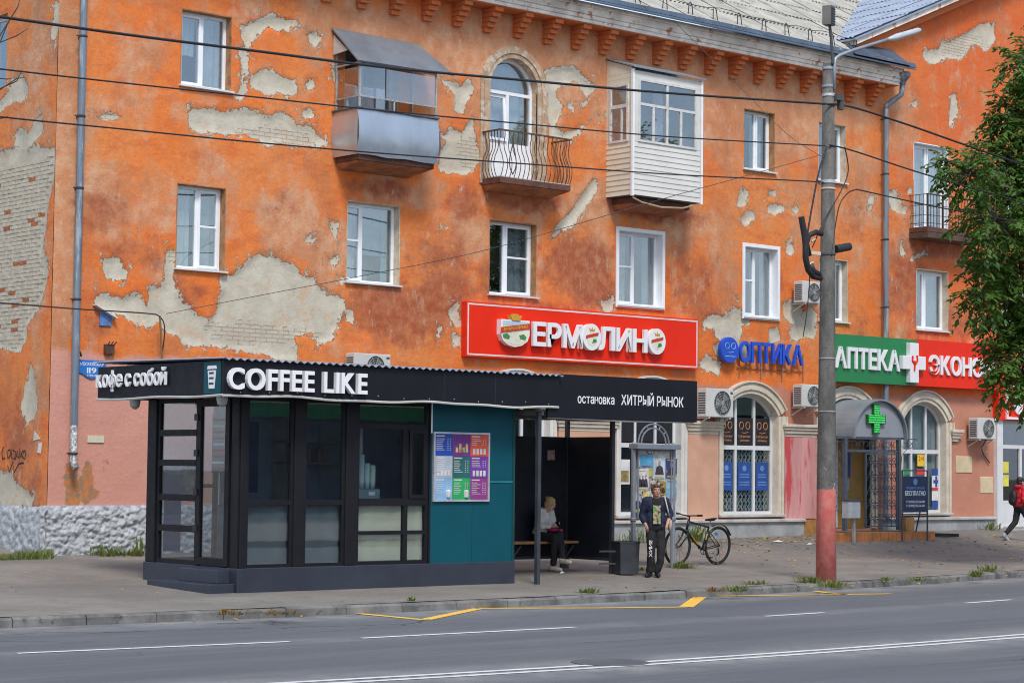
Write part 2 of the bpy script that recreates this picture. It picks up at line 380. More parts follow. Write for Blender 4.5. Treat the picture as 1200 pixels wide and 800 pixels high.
G_TOP, G_SILL, G_RISE = 3.90, 1.06, .52
holes = list(WIN.values())+[(-.76, .62, 8.15, 10.82)]+[(a, b_, G_SILL if k != 'A3' else .7, G_TOP) for k, (a, b_) in GND.items()]+[SHOP]
def rake(x): return 12.62+.423*(x-10.76)
# peeled plaster, traced as areas of the wall
PEEL = [
 [(283,30),(292,25),(300,23),(322,18),(340,22),(358,28),(340,30),(338,38),(330,31),(326,38),(316,33),(308,41),(297,42),(293,60),(289,80),(289,118),(275,118),(281,100),(284,80),(281,60),(280,55),(288,54),(284,42)],
 [(293,92),(300,85),(312,81),(325,87),(340,92),(347,100),(345,110),(336,113),(325,108),(310,110),(300,106),(293,101)],
 [(359,36),(370,37),(376,44),(370,57),(362,50)], [(365,86),(371,98),(367,106),(359,104),(358,98)],
 [(217,126),(245,127),(262,131),(285,128),(300,130),(315,136),(335,133),(345,145),(365,148),(378,160),(384,165),(372,173),(355,172),(340,168),(325,165),(312,172),(300,164),(285,160),(270,162),(250,156),(234,155),(223,148),(222,138)],
 [(354,130),(362,126),(369,134),(364,142),(356,140)], [(390,75),(397,80),(397,100),(390,95)],
 [(515,90),(527,94),(540,100),(552,96),(557,107),(550,115),(544,122),(544,135),(535,130),(534,112),(522,100)],
 [(515,150),(524,158),(530,147),(540,155),(550,142),(557,140),(556,155),(562,170),(562,187),(554,202),(540,206),(525,204),(514,198),(517,175),(526,165),(516,160)],
 [(640,85),(655,79),(672,80),(690,95),(698,107),(690,117),(680,100),(662,97),(650,105),(655,118),(660,135),(652,150),(660,155),(680,148),(689,143),(680,156),(663,165),(645,158),(642,130),(640,100)],
 [(663,120),(672,123),(671,130),(664,127)], [(681,120),(688,122),(685,129)], [(700,134),(707,134),(705,139)], [(699,144),(705,144),(703,148)],
 [(121,300),(130,304),(133,299),(143,302),(145,310),(149,318),(146,328),(138,333),(128,330),(122,325)],
 [(112,348),(125,344),(145,350),(155,342),(165,345),(172,355),(174,362),(173,340),(178,334),(188,338),(193,333),(194,310),(196,290),(204,288),(206,318),(207,345),(215,352),(228,362),(240,372),(243,382),(248,372),(260,345),(262,340),(257,322),(268,320),(280,318),(290,308),(300,297),(312,294),(325,300),(340,310),(355,320),(370,325),(375,335),(385,342),(400,345),(404,355),(400,375),(392,400),(372,405),(366,393),(345,395),(350,410),(352,420),(330,422),(300,413),(275,409),(255,410),(222,405),(213,400),(208,392),(195,390),(186,375),(175,384),(160,378),(150,372),(140,367),(128,371),(115,362)],
 [(385,256),(397,256),(396,275),(393,282),(387,270)], [(358,277),(364,275),(368,281),(363,286),(358,284)], [(386,300),(394,299),(397,307),(391,314),(386,309)], [(395,323),(405,322),(404,331),(397,331)], [(402,365),(409,363),(415,372),(412,381),(404,377)],
 [(514,259),(519,257),(521,265),(518,268)], [(524,365),(535,357),(540,350),(540,388),(530,377)], [(512,380),(517,379),(518,392),(514,391)], [(527,388),(538,392),(538,408),(529,402)],
 [(642,283),(655,265),(670,245),(685,225),(695,210),(703,215),(695,230),(685,245),(672,262),(655,278)], [(705,352),(712,352),(720,346),(722,358),(718,365),(708,363)],
 [(863,240),(870,218),(876,225),(876,240),(872,243)], [(868,256),(875,248),(882,250),(883,258),(873,265)], [(860,347),(864,345),(867,350),(863,353)], [(899,224),(908,226),(908,233),(900,232)],
 [(824,375),(835,368),(850,370),(865,360),(875,368),(880,380),(870,385),(868,400),(880,420),(862,425),(845,400),(838,395),(838,385),(824,383)], [(817,425),(830,418),(845,425),(842,437),(830,435)], [(835,405),(847,398),(852,410),(846,420),(838,418)],
 [(900,240),(912,238),(921,242),(912,250),(909,254),(900,250)], [(927,245),(933,241),(939,250),(930,252)], [(919,285),(927,281),(932,288),(928,300),(922,297)], [(915,355),(930,352),(940,360),(938,375),(928,378),(918,368)], [(900,385),(910,382),(918,392),(915,400),(903,405)], [(925,390),(935,372),(948,360),(958,370),(955,395),(930,400)],
 [(1040,225),(1047,222),(1057,240),(1066,245),(1065,252),(1053,251),(1045,243)], [(1017,241),(1021,240),(1023,246),(1018,249)], [(1017,238),(1024,238),(1023,228),(1019,226)], [(1004,244),(1009,244),(1008,248)], [(1055,285),(1058,282),(1062,300),(1056,298)], [(1066,302),(1075,296),(1092,295),(1090,300),(1078,303),(1068,306)], [(1062,223),(1067,222),(1068,227),(1062,228)],
 [(1082,60),(1090,58),(1100,57),(1105,47),(1115,48),(1125,42),(1140,35),(1150,28),(1160,26),(1167,32),(1166,45),(1160,55),(1155,59),(1140,50),(1135,52),(1132,62),(1125,71),(1105,69),(1090,75),(1083,70)],
 [(1066,125),(1070,122),(1073,115),(1075,125),(1074,128)], [(1115,110),(1120,108),(1124,125),(1122,140),(1115,150),(1111,145),(1113,130)],
 [(97,130),(108,133),(103,135)], [(112,136),(128,132),(146,138),(135,140),(120,141)]]
BRICKY = [(330,158,40,8),(345,165,30,6),(290,158,20,5),(555,180,20,25),(125,137,25,5),(1120,50,50,18),(205,295,8,20),(300,390,60,14),(350,395,30,10)]
FADE = [(440,300,18,40,.6),(620,300,20,60,.5),(850,300,20,60,.4),(560,120,30,50,.5),(260,250,30,40,.5),(170,60,40,30,.4),(700,80,190,48,1.1),(880,115,140,60,1.0),(480,55,150,35,.8),(950,150,60,40,.6),(500,45,120,25,.9),(590,40,40,20,.8),(790,260,40,40,.5),(340,270,35,45,.8),(380,300,25,35,.9),(545,270,30,30,.7),(690,240,35,30,.6),(240,90,40,40,.35),(110,210,40,70,.45),(72,250,14,420,1.4),(470,225,60,20,.4),(955,250,30,60,.35),(1060,150,20,60,.3),(1085,260,40,30,.3),(700,300,20,30,.8),(190,230,25,50,.5),(350,230,20,40,.4),(650,60,60,15,.8),(1010,200,14,90,.5),(1055,400,8,40,.4)]
STAIN = [(575,330,20,40,.7),(520,345,40,40,.9),(700,340,40,30,.8),(830,370,30,30,.6),(140,290,30,30,.5),(330,240,30,25,.45),(900,330,25,40,.5),(1000,260,20,40,.4),(84,572,10,36,1.1),(102,566,8,30,1.0),(112,578,7,9,.9),(122,545,6,12,.6),(470,365,70,40,.9),(520,300,45,30,.6),(545,240,25,30,.7),(680,310,45,40,.95),(650,370,60,18,.8),(450,222,45,12,.8),(610,235,60,14,.9),(770,248,60,12,.9),(810,330,40,50,.6),(215,345,40,22,.6),(120,250,40,50,.55),(120,380,25,40,.5),(1060,330,30,60,.7),(1100,380,60,40,.6),(1095,292,40,12,.9),(985,330,25,50,.35),(430,120,10,40,.3),(25,330,10,90,.3),(180,300,30,40,.4),(300,20,60,20,.3),(1005,380,20,30,.4),(880,230,20,40,.3)]
PYS = lambda l: [(PY(a, b_).x, PY(a, b_).z) for a, b_ in l]
peel2 = [PYS(l) for l in PEEL]
def blobs(u, v, lst, f=PY, ax='x'):
    o = np.zeros_like(u)
    for b_ in lst:
        c = f(b_[0], b_[1]); ex = f(b_[0]+b_[2], b_[1]); ez = f(b_[0], b_[1]+b_[3])
        ru, rv = abs(getattr(ex, ax)-getattr(c, ax))+.02, abs(ez.z-c.z)+.02
        o = np.maximum(o, (b_[4] if len(b_) > 4 else 1)*np.exp(-((u-getattr(c, ax))/ru)**2-((v-c.z)/rv)**2))
    return o
def wall_attrs(u, v, polys, fade, stain, bricky, f=PY, ax='x'):
    wu = u+.22*(fbm(u*3, v*3, 11)-.47)+.05*(vnoise(u*14, v*14, 5)-.5); wv = v+.22*(fbm(u*3+9, v*3, 21)-.47)+.05*(vnoise(u*14, v*14, 8)-.5)
    return {'peel': np.clip(sdf(wu, wv, polys), -.4, .4), 'fade': blobs(wu, wv, fade, f, ax), 'stain': blobs(wu, wv, stain, f, ax), 'brick': blobs(u, v, bricky, f, ax)}
def make_wall_mat(name, pinkz, side=False):
    t = NT(name); peel, fade, stain, brick = (t.attr(k) for k in ('peel', 'fade', 'stain', 'brick'))
    sp = t.n('ShaderNodeSeparateXYZ', {0: t.pos}).outputs; z = sp[2]; x = sp[0]
    mid = t.noise(1.1, 7, .62); big = t.noise(.32, 4, .55); fin = t.noise(9, 6, .65); stre = t.noise(1.6, 6, .6, t.scl((1, 1, .16)))
    org = t.mix(t.rng(big, .38, .62), (.80, .185, .024), (.76, .25, .065)); org = t.mix(t.math('MULTIPLY', t.rng(fin, .35, .75), .5), org, (.56, .135, .035)); org = t.mix(t.math('MULTIPLY', t.rng(t.noise(2.4, 6, .65, t.scl((.5, .5, 1.6))), .5, .62), .5), org, (.60, .125, .030))
    org = t.mix(t.math('MULTIPLY', t.rng(x, 11.5, 15), .6), org, (.66, .105, .022))
    fd = t.math('ADD', t.math('MULTIPLY', t.math('SUBTRACT', mid, .455), 3.2), t.math('MULTIPLY', fade, 1.15))
    fd = t.math('ADD', fd, t.math('MULTIPLY', t.math('SUBTRACT', stre, .5), 1.1))
    fcol = t.mix(t.rng(t.noise(3.3, 7, .7), .35, .68), (.56, .25, .12), (.66, .42, .27)); fcol = t.mix(t.math('MULTIPLY', t.rng(t.noise(.8, 5), .45, .6), .6), fcol, (.42, .18, .085))
    c = t.mix(t.math('MULTIPLY', t.rng(fd, .1, .8), .8), org, fcol)
    st = t.math('ADD', stain, t.math('MULTIPLY', t.math('SUBTRACT', t.noise(2.3, 7, .68), .5), 1.5)); st = t.math('MULTIPLY', t.rng(st, .18, .7), t.rng(stain, .02, .3))
    c = t.mix(t.math('MULTIPLY', st, .9), c, t.mix(t.rng(t.noise(4, 7, .7), .38, .66), (.32, .068, .026), (.46, .16, .075)))
    wsh = t.math('MULTIPLY', t.rng(t.noise(5, 8, .75, t.scl((1, 1, .45))), .55, .72), t.rng(t.math('ADD', fade, stain), .1, .6, .15, .8))
    c = t.mix(wsh, c, (.62, .5, .4))
    drk = t.math('MULTIPLY', t.rng(t.noise(.85, 9, .70, t.scl((1, 1, .7))), .50, .68), .6); c = t.mix(drk, c, t.mix(t.rng(fin, .4, .65), (.40, .105, .035), (.50, .205, .10)))
    c = t.mix(t.math('MULTIPLY', t.rng(t.noise(1.7, 9, .74, t.scl((1, 1, .5))), .56, .66), .5), c, (.60, .37, .24))
    c = t.mix(t.math('MULTIPLY', t.rng(t.noise(30, 6, .8), .53, .64), .45), c, (.28, .09, .04)); c = t.mix(t.math('MULTIPLY', t.rng(t.noise(41, 5, .75), .6, .72), .4), c, (.74, .42, .24))
    if pinkz is not None:
        zz = t.math('ADD', z, t.math('MULTIPLY', t.math('SUBTRACT', t.noise(1.5, 6, .6), .5), .5))
        pk = t.mix(t.rng(x, 1, 5), (.64, .31, .245), (.47, .20, .125)); pk = t.mix(t.math('MULTIPLY', t.rng(mid, .3, .7), .5), pk, sc((.62, .27, .19), 1))
        pk = t.mix(t.rng(t.noise(3.1, 7, .7), .66, .7), pk, t.mix(t.rng(fin, .4, .6), (.62, .2, .05), (.66, .6, .5)))
        pk = t.mix(t.rng(t.math('ADD', stain, t.math('MULTIPLY', t.math('SUBTRACT', t.noise(6, 6, .7), .5), 1.2)), .45, .6), pk, t.mix(t.rng(t.noise(9, 5), .4, .6), (.30, .20, .12), (.58, .2, .06)))
        pk = t.mix(t.math('MULTIPLY', t.rng(t.noise(12, 7, .7), .5, .7), .35), pk, (.45, .2, .15))
        pm_ = t.math('MULTIPLY', t.rng(zz, pinkz+.06, pinkz-.06), 1.)
        c = t.mix(pm_, c, pk)
    e = t.math('ADD', peel, t.math('MULTIPLY', t.math('SUBTRACT', t.noise(13, 8, .78), .5), .24)); e = t.math('ADD', e, t.math('MULTIPLY', t.math('SUBTRACT', t.noise(4.5, 5, .65), .5), .22))
    chip = t.rng(t.noise(2.9, 9, .75, None, .3), .715, .722)
    near = t.rng(t.math('ADD', t.noise(5.5, 8, .75), t.math('MULTIPLY', t.rng(peel, -.4, .0), .14)), .70, .708); msk = t.math('MAXIMUM', t.math('MAXIMUM', t.rng(e, -.004, .006), chip), near)
    pl = t.mix(t.rng(t.noise(2.2, 7, .62), .3, .7), (.50, .45, .355), (.61, .56, .455)); pl = t.mix(t.math('MULTIPLY', t.rng(t.noise(1.9, 7, .68), .54, .66), .6), pl, (.58, .37, .22))
    pl = t.mix(t.rng(t.noise(24, 6, .75), .6, .72), pl, (.27, .235, .18)); pl = t.mix(t.math('MULTIPLY', t.rng(t.noise(7, 6, .7), .5, .65), .4), pl, (.42, .385, .315))
    uv = t.n('ShaderNodeCombineXYZ', {0: t.math('ADD', sp[0], sp[1]), 1: z, 2: 0.}).outputs[0]
    bt = t.n('ShaderNodeTexBrick', {'Vector': uv, 'Color1': (.53, .48, .39), 'Color2': (.52, .40, .29), 'Mortar': (.30, .26, .2), 'Scale': 1., 'Mortar Size': .008, 'Mortar Smooth': .3, 'Brick Width': .26, 'Row Height': .078}, offset=.5)
    bk = t.math('MULTIPLY', t.rng(t.math('ADD', brick, t.math('MULTIPLY', t.math('SUBTRACT', t.noise(5, 6, .7), .5), 1.8)), .5, .62), .5)
    pl = t.mix(bk, pl, bt.outputs[0])
    edge = t.math('MULTIPLY', t.rng(e, .035, .004), t.rng(e, -.001, .006)); pl = t.mix(t.math('MULTIPLY', edge, .45), pl, (.6, .55, .46))  # pale plaster lip, doubling as painted thickness shading
    rim = t.math('MULTIPLY', t.rng(e, -.02, -.003), t.math('SUBTRACT', 1., t.rng(e, -.003, .002)))  # dark line round peeled patches, thickness shading painted into the colour
    c = t.mix(t.math('MULTIPLY', rim, .35), c, (.3, .12, .06))
    c = t.mix(msk, c, pl)
    h = t.math('ADD', t.math('MULTIPLY', msk, -1.), t.math('MULTIPLY', t.noise(16, 5, .65), .25))
    h = t.math('ADD', h, t.math('MULTIPLY', t.math('MULTIPLY', bk, msk), t.math('MULTIPLY', bt.outputs[1], -.6)))
    h = t.math('ADD', h, t.math('MULTIPLY', t.noise(1.5, 3), .8))
    return t.bsdf(c, t.rng(fin, .3, .7, .78, .95), 0, t.bump(h, 1., .04))
M_WALL = make_wall_mat('peeling_orange_paint', 4.05)
ex_x = [h_[0] for h_ in holes]+[h_[1] for h_ in holes]; ex_z = [h_[2] for h_ in holes]+[h_[3] for h_ in holes]
def cut_holes(u, v):
    m = np.zeros(u.shape, bool)
    for a, b_, c, d in holes: m |= (u > a) & (u < b_) & (v > c) & (v < d)
    return m | ((u < 10.85) & (v > 12.0))
def wall3(u, v):
    lim = np.where(u > 10.8, rake(np.maximum(u, 10.8)), 12.05); lim = np.minimum(lim, rake(19.5)-.423*np.maximum(0, u-19.5))
    at = sdf(u, v, peel2); y = .040*np.clip(at/.05, 0, 1)+.016*(fbm(u*1.2, v*1.2, 4)-.47)
    return np.stack([u, y, np.minimum(v, lim)], -1)
grid_mesh('wall', lines(X_L, X_R, .075, ex_x), lines(.2, 16.4, .075, ex_z+[12.0]), wall3, cut_holes, lambda u, v: wall_attrs(u, v, peel2, FADE, STAIN, BRICKY), M_WALL, BLD, smooth=True)

# side wall with its bare brick field
SPEEL = [[(-30,112),(0,120),(8,108),(15,90),(25,87),(32,100),(32,115),(20,118),(8,125),(0,132),(-30,150)], [(15,172),(16,155),(25,150),(33,158),(40,145),(48,133),(50,150),(48,160),(38,168),(30,178)],
 [(-40,176),(0,178),(15,172),(30,176),(45,170),(55,172),(65,173),(64,200),(62,215),(57,240),(53,265),(51,290),(54,310),(57,320),(55,332),(50,345),(45,362),(40,370),(30,385),(31,398),(22,414),(0,408),(-40,400)],
 [(35,425),(38,430),(44,470),(40,490),(32,495),(26,480),(30,450)], [(-30,545),(0,550),(10,553),(25,570),(38,580),(40,591),(0,600),(-30,600)], [(66,0),(71,0),(69,30),(64,52),(59,48),(62,25)]]
PXS = lambda px, py: PX(px, py, X_L)
sp2 = [[(PXS(a, b_).y, PXS(a, b_).z) for a, b_ in l] for l in SPEEL]
M_WALLS = make_wall_mat('peeling_orange_side_paint', None)
SW = (1.95, 3.3, 9.05, 10.45)
def swall3(u, v):
    at = sdf(u, v, sp2); x = X_L+.024*np.clip(at/.05, 0, 1)+.014*(fbm(u*1.2, v*1.2, 14)-.47); return np.stack([x, u, v], -1)
grid_mesh('side_wall', lines(0.02, 14, .08, SW[:2])[::-1], lines(.2, 12.05, .08, SW[2:]), swall3, lambda u, v: (u > SW[0]) & (u < SW[1]) & (v > SW[2]) & (v < SW[3]),
          lambda u, v: wall_attrs(u, v, sp2, [(40,80,20,80,.7),(45,350,8,200,.4)], [(20,520,20,60,.7),(40,580,10,40,.7)], [(0,40,1,1)], PXS, 'y'), M_WALLS, BLD)
# the bare bricks, one by one, lime-washed
M_BR1 = mat('limewashed_brick', (.54, .485, .385), .95, var=.16, scale=9, bump=.7, col2=(.46, .27, .16), amt=.2); M_BR2 = mat('bare_orange_brick', (.42, .12, .045), .95, var=.25, scale=9, bump=.6)
bm_ = []
for m_ in (M_BR1, M_BR1, M_BR1, M_BR1, M_BR2):
    q = MB(); q.box(-.006, .02, -.118, .118, -.03, .03); bm_.append(q.mesh('brick', m_))
cnt = 0
for r_ in range(0, 120):
    z = 3.9+r_*.0755
    for c_ in range(-1, 12):
        y = .1+c_*.262+(.131 if r_ % 2 else 0)
        if y < .12 or y > 2.25: continue
        d = sdf(np.array([y-.12, y, y+.12]), np.array([z, z, z]), sp2)
        if d.min() > .03 and cnt < 300 and (d[1] > .06):
            o = link('brick', bm_[4 if rnd.random() < .05 else rnd.randrange(4)], BLD); cnt += 1
            o.matrix_parent_inverse = INV[BLD.name]; o.location = (X_L+.020+rnd.uniform(-.005, .006), y, z); o.rotation_euler = (rnd.uniform(-.02, .02), 0, rnd.uniform(-.03, .03))
# body behind the walls, so nothing is hollow
bk = MB(); bk.box(X_L+.3, X_R, 1.6, 13.9, .1, 11.9); bk.build('inner_core', M_DARK, BLD)

# plinth: hand-thrown rough stucco at the corner, smooth further on
t = NT('rough_white_stucco'); nz_ = t.noise(7, 5, .6)
M_ROUGH = t.bsdf(t.mix(t.rng(nz_, .3, .7), (.36, .38, .41), (.58, .60, .63)), .9, 0, t.bump(t.noise(26, 6, .7), .8, .03))
def rg(u, v, yb, seed): w_ = worley(u*8.5+2.2*fbm(u*3, v*3, seed), v*12+2.2*fbm(u*4, v*4, seed+3), seed); return yb+.02-.055*np.clip(1-w_*1.15, 0, 1)-.05*fbm(u*5, v*8, seed)-.03*vnoise(u*26, v*30, seed)
grid_mesh('rough_plinth', lines(-11.12, -4, .022), lines(.25, 1.32, .022), lambda u, v: np.stack([u, rg(u, v, -.06, 31)+.05*np.clip((v-1.2)/.12, 0, 1), v], -1), lambda a, b_: np.zeros(a.shape, bool), lambda u, v: {}, M_ROUGH, BLD)
grid_mesh('rough_plinth', lines(-.16, 9, .04)[::-1], lines(.25, 1.30, .04), lambda u, v: np.stack([X_L+rg(u, v, -.06, 37)+.05*np.clip((v-1.2)/.12, 0, 1), u, v], -1), lambda a, b_: np.zeros(a.shape, bool), lambda u, v: {}, M_ROUGH, BLD)
MB().box(-11.05, -3.9, -.04, .05, 1.3, 1.325).build('plinth_top', M_ROUGH, BLD)
M_PLIN = mat('grey_plinth_paint', (.33, .34, .345), .85, var=.2, scale=2, bump=.4, col2=(.24, .22, .2), amt=.3)
M_LEDGE = mat('plinth_ledge', (.46, .45, .43), .8, var=.2, scale=3, bump=.3, col2=(.3, .27, .23), amt=.25)
for a, b_ in ((-4, 9.2), (12.15, 16.8)):
    MB().box(a, b_, -.13, .04, .1, .88).build('plinth', M_PLIN, BLD); MB().box(a, b_, -.19, .04, .88, .955).build('plinth_ledge', M_LEDGE, BLD, bevel=.015)
MB().box(9.2, 9.95, -.16, .04, .1, .93).build('plinth', mat('ochre_tile', (.40, .19, .06), .6, var=.2, scale=5), BLD)

# ---------------------------------------------------------------- windows
def curtain(x0, x1, z0, z1, y, m, parent, waves=5, amp=.025):
    mb = MB(); n = max(8, int((x1-x0)*waves*6)); vs = []
    for i in range(n+1):
        x = x0+(x1-x0)*i/n; yy = y+amp*math.sin(i/n*(x1-x0)*waves*2*math.pi)+.01*math.sin(i*1.7)
        vs += [(x, yy, z0), (x, yy, z1)]
    mb.add(vs, [(2*i, 2*i+2, 2*i+3, 2*i+1) for i in range(n)]); return mb.build('curtain', m, parent, smooth=True)
def frame_bars(mb, x0, x1, z0, z1, y0, y1, w):
    mb.box(x0, x0+w, y0, y1, z0, z1); mb.box(x1-w, x1, y0, y1, z0, z1); mb.box(x0+w, x1-w, y0, y1, z0, z0+w); mb.box(x0+w, x1-w, y0, y1, z1-w, z1); return mb
def window(key, split=.45, cross=None, reveal=M_OCH, curt=None, sash='L', sill=True, m=M_PVC, label=None, casing=False, depth=.17, sillz=None):
    x0, x1, z0, z1 = WIN[key]; d = depth
    rv = .0
    xs = x0+(x1-x0)*split
    w = MB(); frame_bars(w, x0+.012, x1-.012, z0+.012, z1-.012, d, d+.07, .062); w.box(xs-.035, xs+.035, d+.002, d+.068, z0+.074, z1-.074)
    W_ = w.build('window', m, BLD, bevel=.006, label=label)
    r_ = MB(); r_.box(x0-.01, x0+.012, .0, d+.1, z0, z1); r_.box(x1-.012, x1+.01, .0, d+.1, z0, z1); r_.box(x0, x1, .0, d+.1, z1-.012, z1+.01); r_.box(x0, x1, .0, d+.1, z0-.01, z0+.012)
    r_.build('reveal', M_PVC if casing else reveal, W_)
    if casing:
        c_ = MB(); frame_bars(c_, x0-.07, x1+.07, z0-.05, z1+.07, -.035, .0, .085); c_.build('casing', m, W_, bevel=.006)
    for a, b_, si in ((x0+.074, xs-.035, 'L'), (xs+.035, x1-.074, 'R')):
        if sash in (si, 'B'):
            s_ = MB(); frame_bars(s_, a-.012, b_+.012, z0+.06, z1-.06, d-.018, d+.05, .052)
            if cross == si: s_.box(a+.03, b_-.03, d-.012, d+.04, z0+(z1-z0)*.53-.02, z0+(z1-z0)*.53+.02)
            s_.build('sash', m, W_, bevel=.005)
            MB().box(a+.03, b_-.03, d+.01, d+.022, z0+.1, z1-.1).build('pane', M_GLS, W_)
        else: MB().box(a, b_, d+.03, d+.042, z0+.074, z1-.074).build('pane', M_GLS, W_)
    if sill: MB().box(x0-.04, x1+.04, -.07, d+.0, z0-.02, z0+.014).build('sill', M_SILL, W_)
    for cx0, cx1, cz0, cz1, cm in (curt or []):
        curtain(x0+(x1-x0)*cx0, x0+(x1-x0)*cx1, z0+(z1-z0)*cz0, z0+(z1-z0)*cz1, d+.2, cm, W_)
    # room behind
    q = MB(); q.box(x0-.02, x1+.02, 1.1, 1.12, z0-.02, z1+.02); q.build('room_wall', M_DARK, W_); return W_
window('U1', .5, None, M_OCH, [(0, .45, .45, 1, M_CURT), (.5, 1, 0, 1, M_CURT)], 'L')
window('W1', .5, 'R', M_OCH, [(0, .46, 0, 1, M_CURT), (.54, 1, 0, 1, M_NET)], 'R')
w2 = window('W2', .36, 'L', M_BEI, [(.36, 1, .38, 1, M_CURTB), (.85, 1, 0, 1, M_CURTB), (0, .36, 0, 1, M_CURT)], 'L')
pt = MB(); pt.lathe([(.05, 0), (.075, .13), (.07, .13)], (-3.75, .33, 5.78)); pt.build('flower_pot', mat('pale_pot', (.5, .62, .62), .5), w2)
lf = MB()
for i in range(60):
    a = rnd.uniform(0, 6.28); l = rnd.uniform(.12, .3); p = Vector((-3.72+rnd.uniform(-.05, .05), .33, 5.9)); q = p+Vector((math.cos(a)*l, math.sin(a)*l*.3, rnd.uniform(.0, .38))); n_ = Vector((-(q-p).z, 0, (q-p).x)).normalized()*.035
    mid_ = p.lerp(q, .5); lf.add([p, mid_+n_, q, mid_-n_], [(0, 1, 2, 3)])
lf.build('house_plant', mat('house_plant_leaf', (.06, .14, .05), .6), w2)
window('W3', .42, 'R', M_OCH, [(.0, .42, .0, .08, M_NET), (.45, 1, 0, 1, M_NET)], 'R')
window('W4', .46, 'L', M_BEI, [(.0, .4, 0, 1, M_NET), (.8, 1, 0, 1, M_CURTB)], 'L', casing=True)
window('W5', .46, 'L', M_BEI, [(0, .4, 0, 1, M_CURT), (.5, .72, 0, 1, M_CURTB), (.8, 1, 0, 1, M_CURT)], 'L', casing=True)
window('W6', .45, None, M_BEI, [(.45, 1, 0, 1, M_CURTB)], 'R')
window('W7', .38, None, M_BEI, [(0, .4, .25, 1, M_CURTB), (.42, 1, 0, 1, M_CURTB)], 'B')
window('W8', .5, None, M_BEI, [(0, 1, 0, 1, M_CURT)], 'L'); window('U8', .5, None, M_BEI, [(0, 1, 0, 1, M_CURT)], 'L')
window('U5', .52, None, M_OCH, [(0, .4, 0, 1, M_CURTB), (.55, .9, 0, 1, M_CURT)], 'R')
window('U6', .5, None, M_BEI, [(0, .45, 0, 1, M_NET), (.55, 1, 0, 1, M_CURTB)], 'R')
window('B1', .42, None, M_BEI, [(.75, 1, 0, 1, M_CURT)], 'L', sill=False)
window('UR', .5, None, M_PVC, [(0, 1, 0, 1, M_CURT)], 'B', sill=False)
# window on the side wall, seen edge-on
sw = MB(); y0, y1, z0, z1 = SW
for a, b_, c, d in ((y0, y0+.07, z0, z1), (y1-.07, y1, z0, z1), (y0+.07, y1-.07, z0, z0+.07), (y0+.07, y1-.07, z1-.07, z1), ((y0+y1)/2-.035, (y0+y1)/2+.035, z0+.07, z1-.07)): sw.box(X_L+.14, X_L+.2, a, b_, c, d)
sw = sw.build('window', M_PVC, BLD); MB().box(X_L+.165, X_L+.175, y0+.07, y1-.07, z0+.07, z1-.07).build('pane', M_GLS, sw)
r_ = MB(); r_.box(X_L+.02, X_L+.25, y0-.02, y0, z0, z1); r_.box(X_L+.02, X_L+.25, y1, y1+.02, z0, z1); r_.box(X_L+.02, X_L+.25, y0, y1, z1, z1+.02); r_.box(X_L+.02, X_L+.25, y0, y1, z0-.02, z0); r_.build('reveal', M_OCH, sw)

# round-headed balcony door
M_STU = mat('worn_stucco_trim', (.47, .32, .21), .9, var=.2, scale=4, bump=.4, col2=(.58, .5, .41), amt=.5)
M_STUW = mat('cream_stucco_trim', (.62, .55, .45), .85, var=.12, scale=3, bump=.3, col2=(.42, .33, .24), amt=.28)
x0, x1, z0, zt = ARC['D2']; cx = (x0+x1)/2; hw = (x1-x0)/2; zc = zt-hw
DR = MB(); fw_ = .065
DR.arc(cx, zc, hw-.075, hw-.012, -R(90), R(90), .17, .24, 20)
for a, b_ in ((x0+.012, x0+.075), (x1-.075, x1-.012)): DR.box(a, b_, .17, .24, z0, zc)
DR.box(x0+.075, x1-.075, .172, .238, zc-.09, zc-.02); xs = cx-.02; DR.box(xs-.04, xs+.04, .172, .238, z0, zc-.09); DR.box(x0+.075, xs-.04, .17, .235, z0, z0+.9)
DR.box(xs+.04, x1-.075, .17, .235, z0, z0+.85)
DR = DR.build('balcony_door', M_PVC, BLD, label='white round-headed balcony door with tilted sash')
f_ = [(cx+(hw-.078)*math.sin(a), zc-.02+(hw-.078)*math.cos(a)) for a in np.linspace(-math.pi/2, math.pi/2, 21)]
MB().prism(f_, .20, .212).build('pane', M_GLS, DR)
MB().box(xs+.04, x1-.075, .2, .212, z0+.85, zc-.09).build('pane', M_GLS, DR)
ts = MB(); frame_bars(ts, x0+.07, xs-.035, z0+.88, zc-.1, -.03, .03, .06); s1 = ts.build('sash', M_PVC, DR); g_ = MB(); g_.box(x0+.13, xs-.095, -.006, .006, z0+.94, zc-.16); g_ = g_.build('pane', M_GLS, DR)
for o in (s1, g_):   # tilted inwards at the top
    o.rotation_euler.x = R(-5); o.location = Vector((0, .16, 0))+Vector((0, 0, z0+.88))-Matrix.Rotation(R(-5), 3, 'X') @ Vector((0, 0, z0+.88))
curtain(x0, x1, z0, zt-.1, .45, M_CURT, DR, 4)
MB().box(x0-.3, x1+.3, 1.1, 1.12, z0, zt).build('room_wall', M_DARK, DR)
rv = MB(); rv.arc(cx, zc, hw-.012, hw+.02, -R(90), R(90), .0, .25, 20); rv.box(x0-.02, x0+.012, 0, .25, z0, zc); rv.box(x1-.012, x1+.02, 0, .25, z0, zc); rv.build('reveal', M_STU, DR)
spd = MB(); n = 20; P_ = [(cx+hw*math.sin(a), zc+hw*math.cos(a)) for a in np.linspace(-math.pi/2, math.pi/2, n+1)]
for i in range(n): (ax, az), (bx, bz) = P_[i], P_[i+1]; spd.quad((ax, .005, az), (bx, .005, bz), (bx, .005, zt+.01), (ax, .005, zt+.01))
spd.build('spandrel', M_WALL, BLD)
tr = MB()
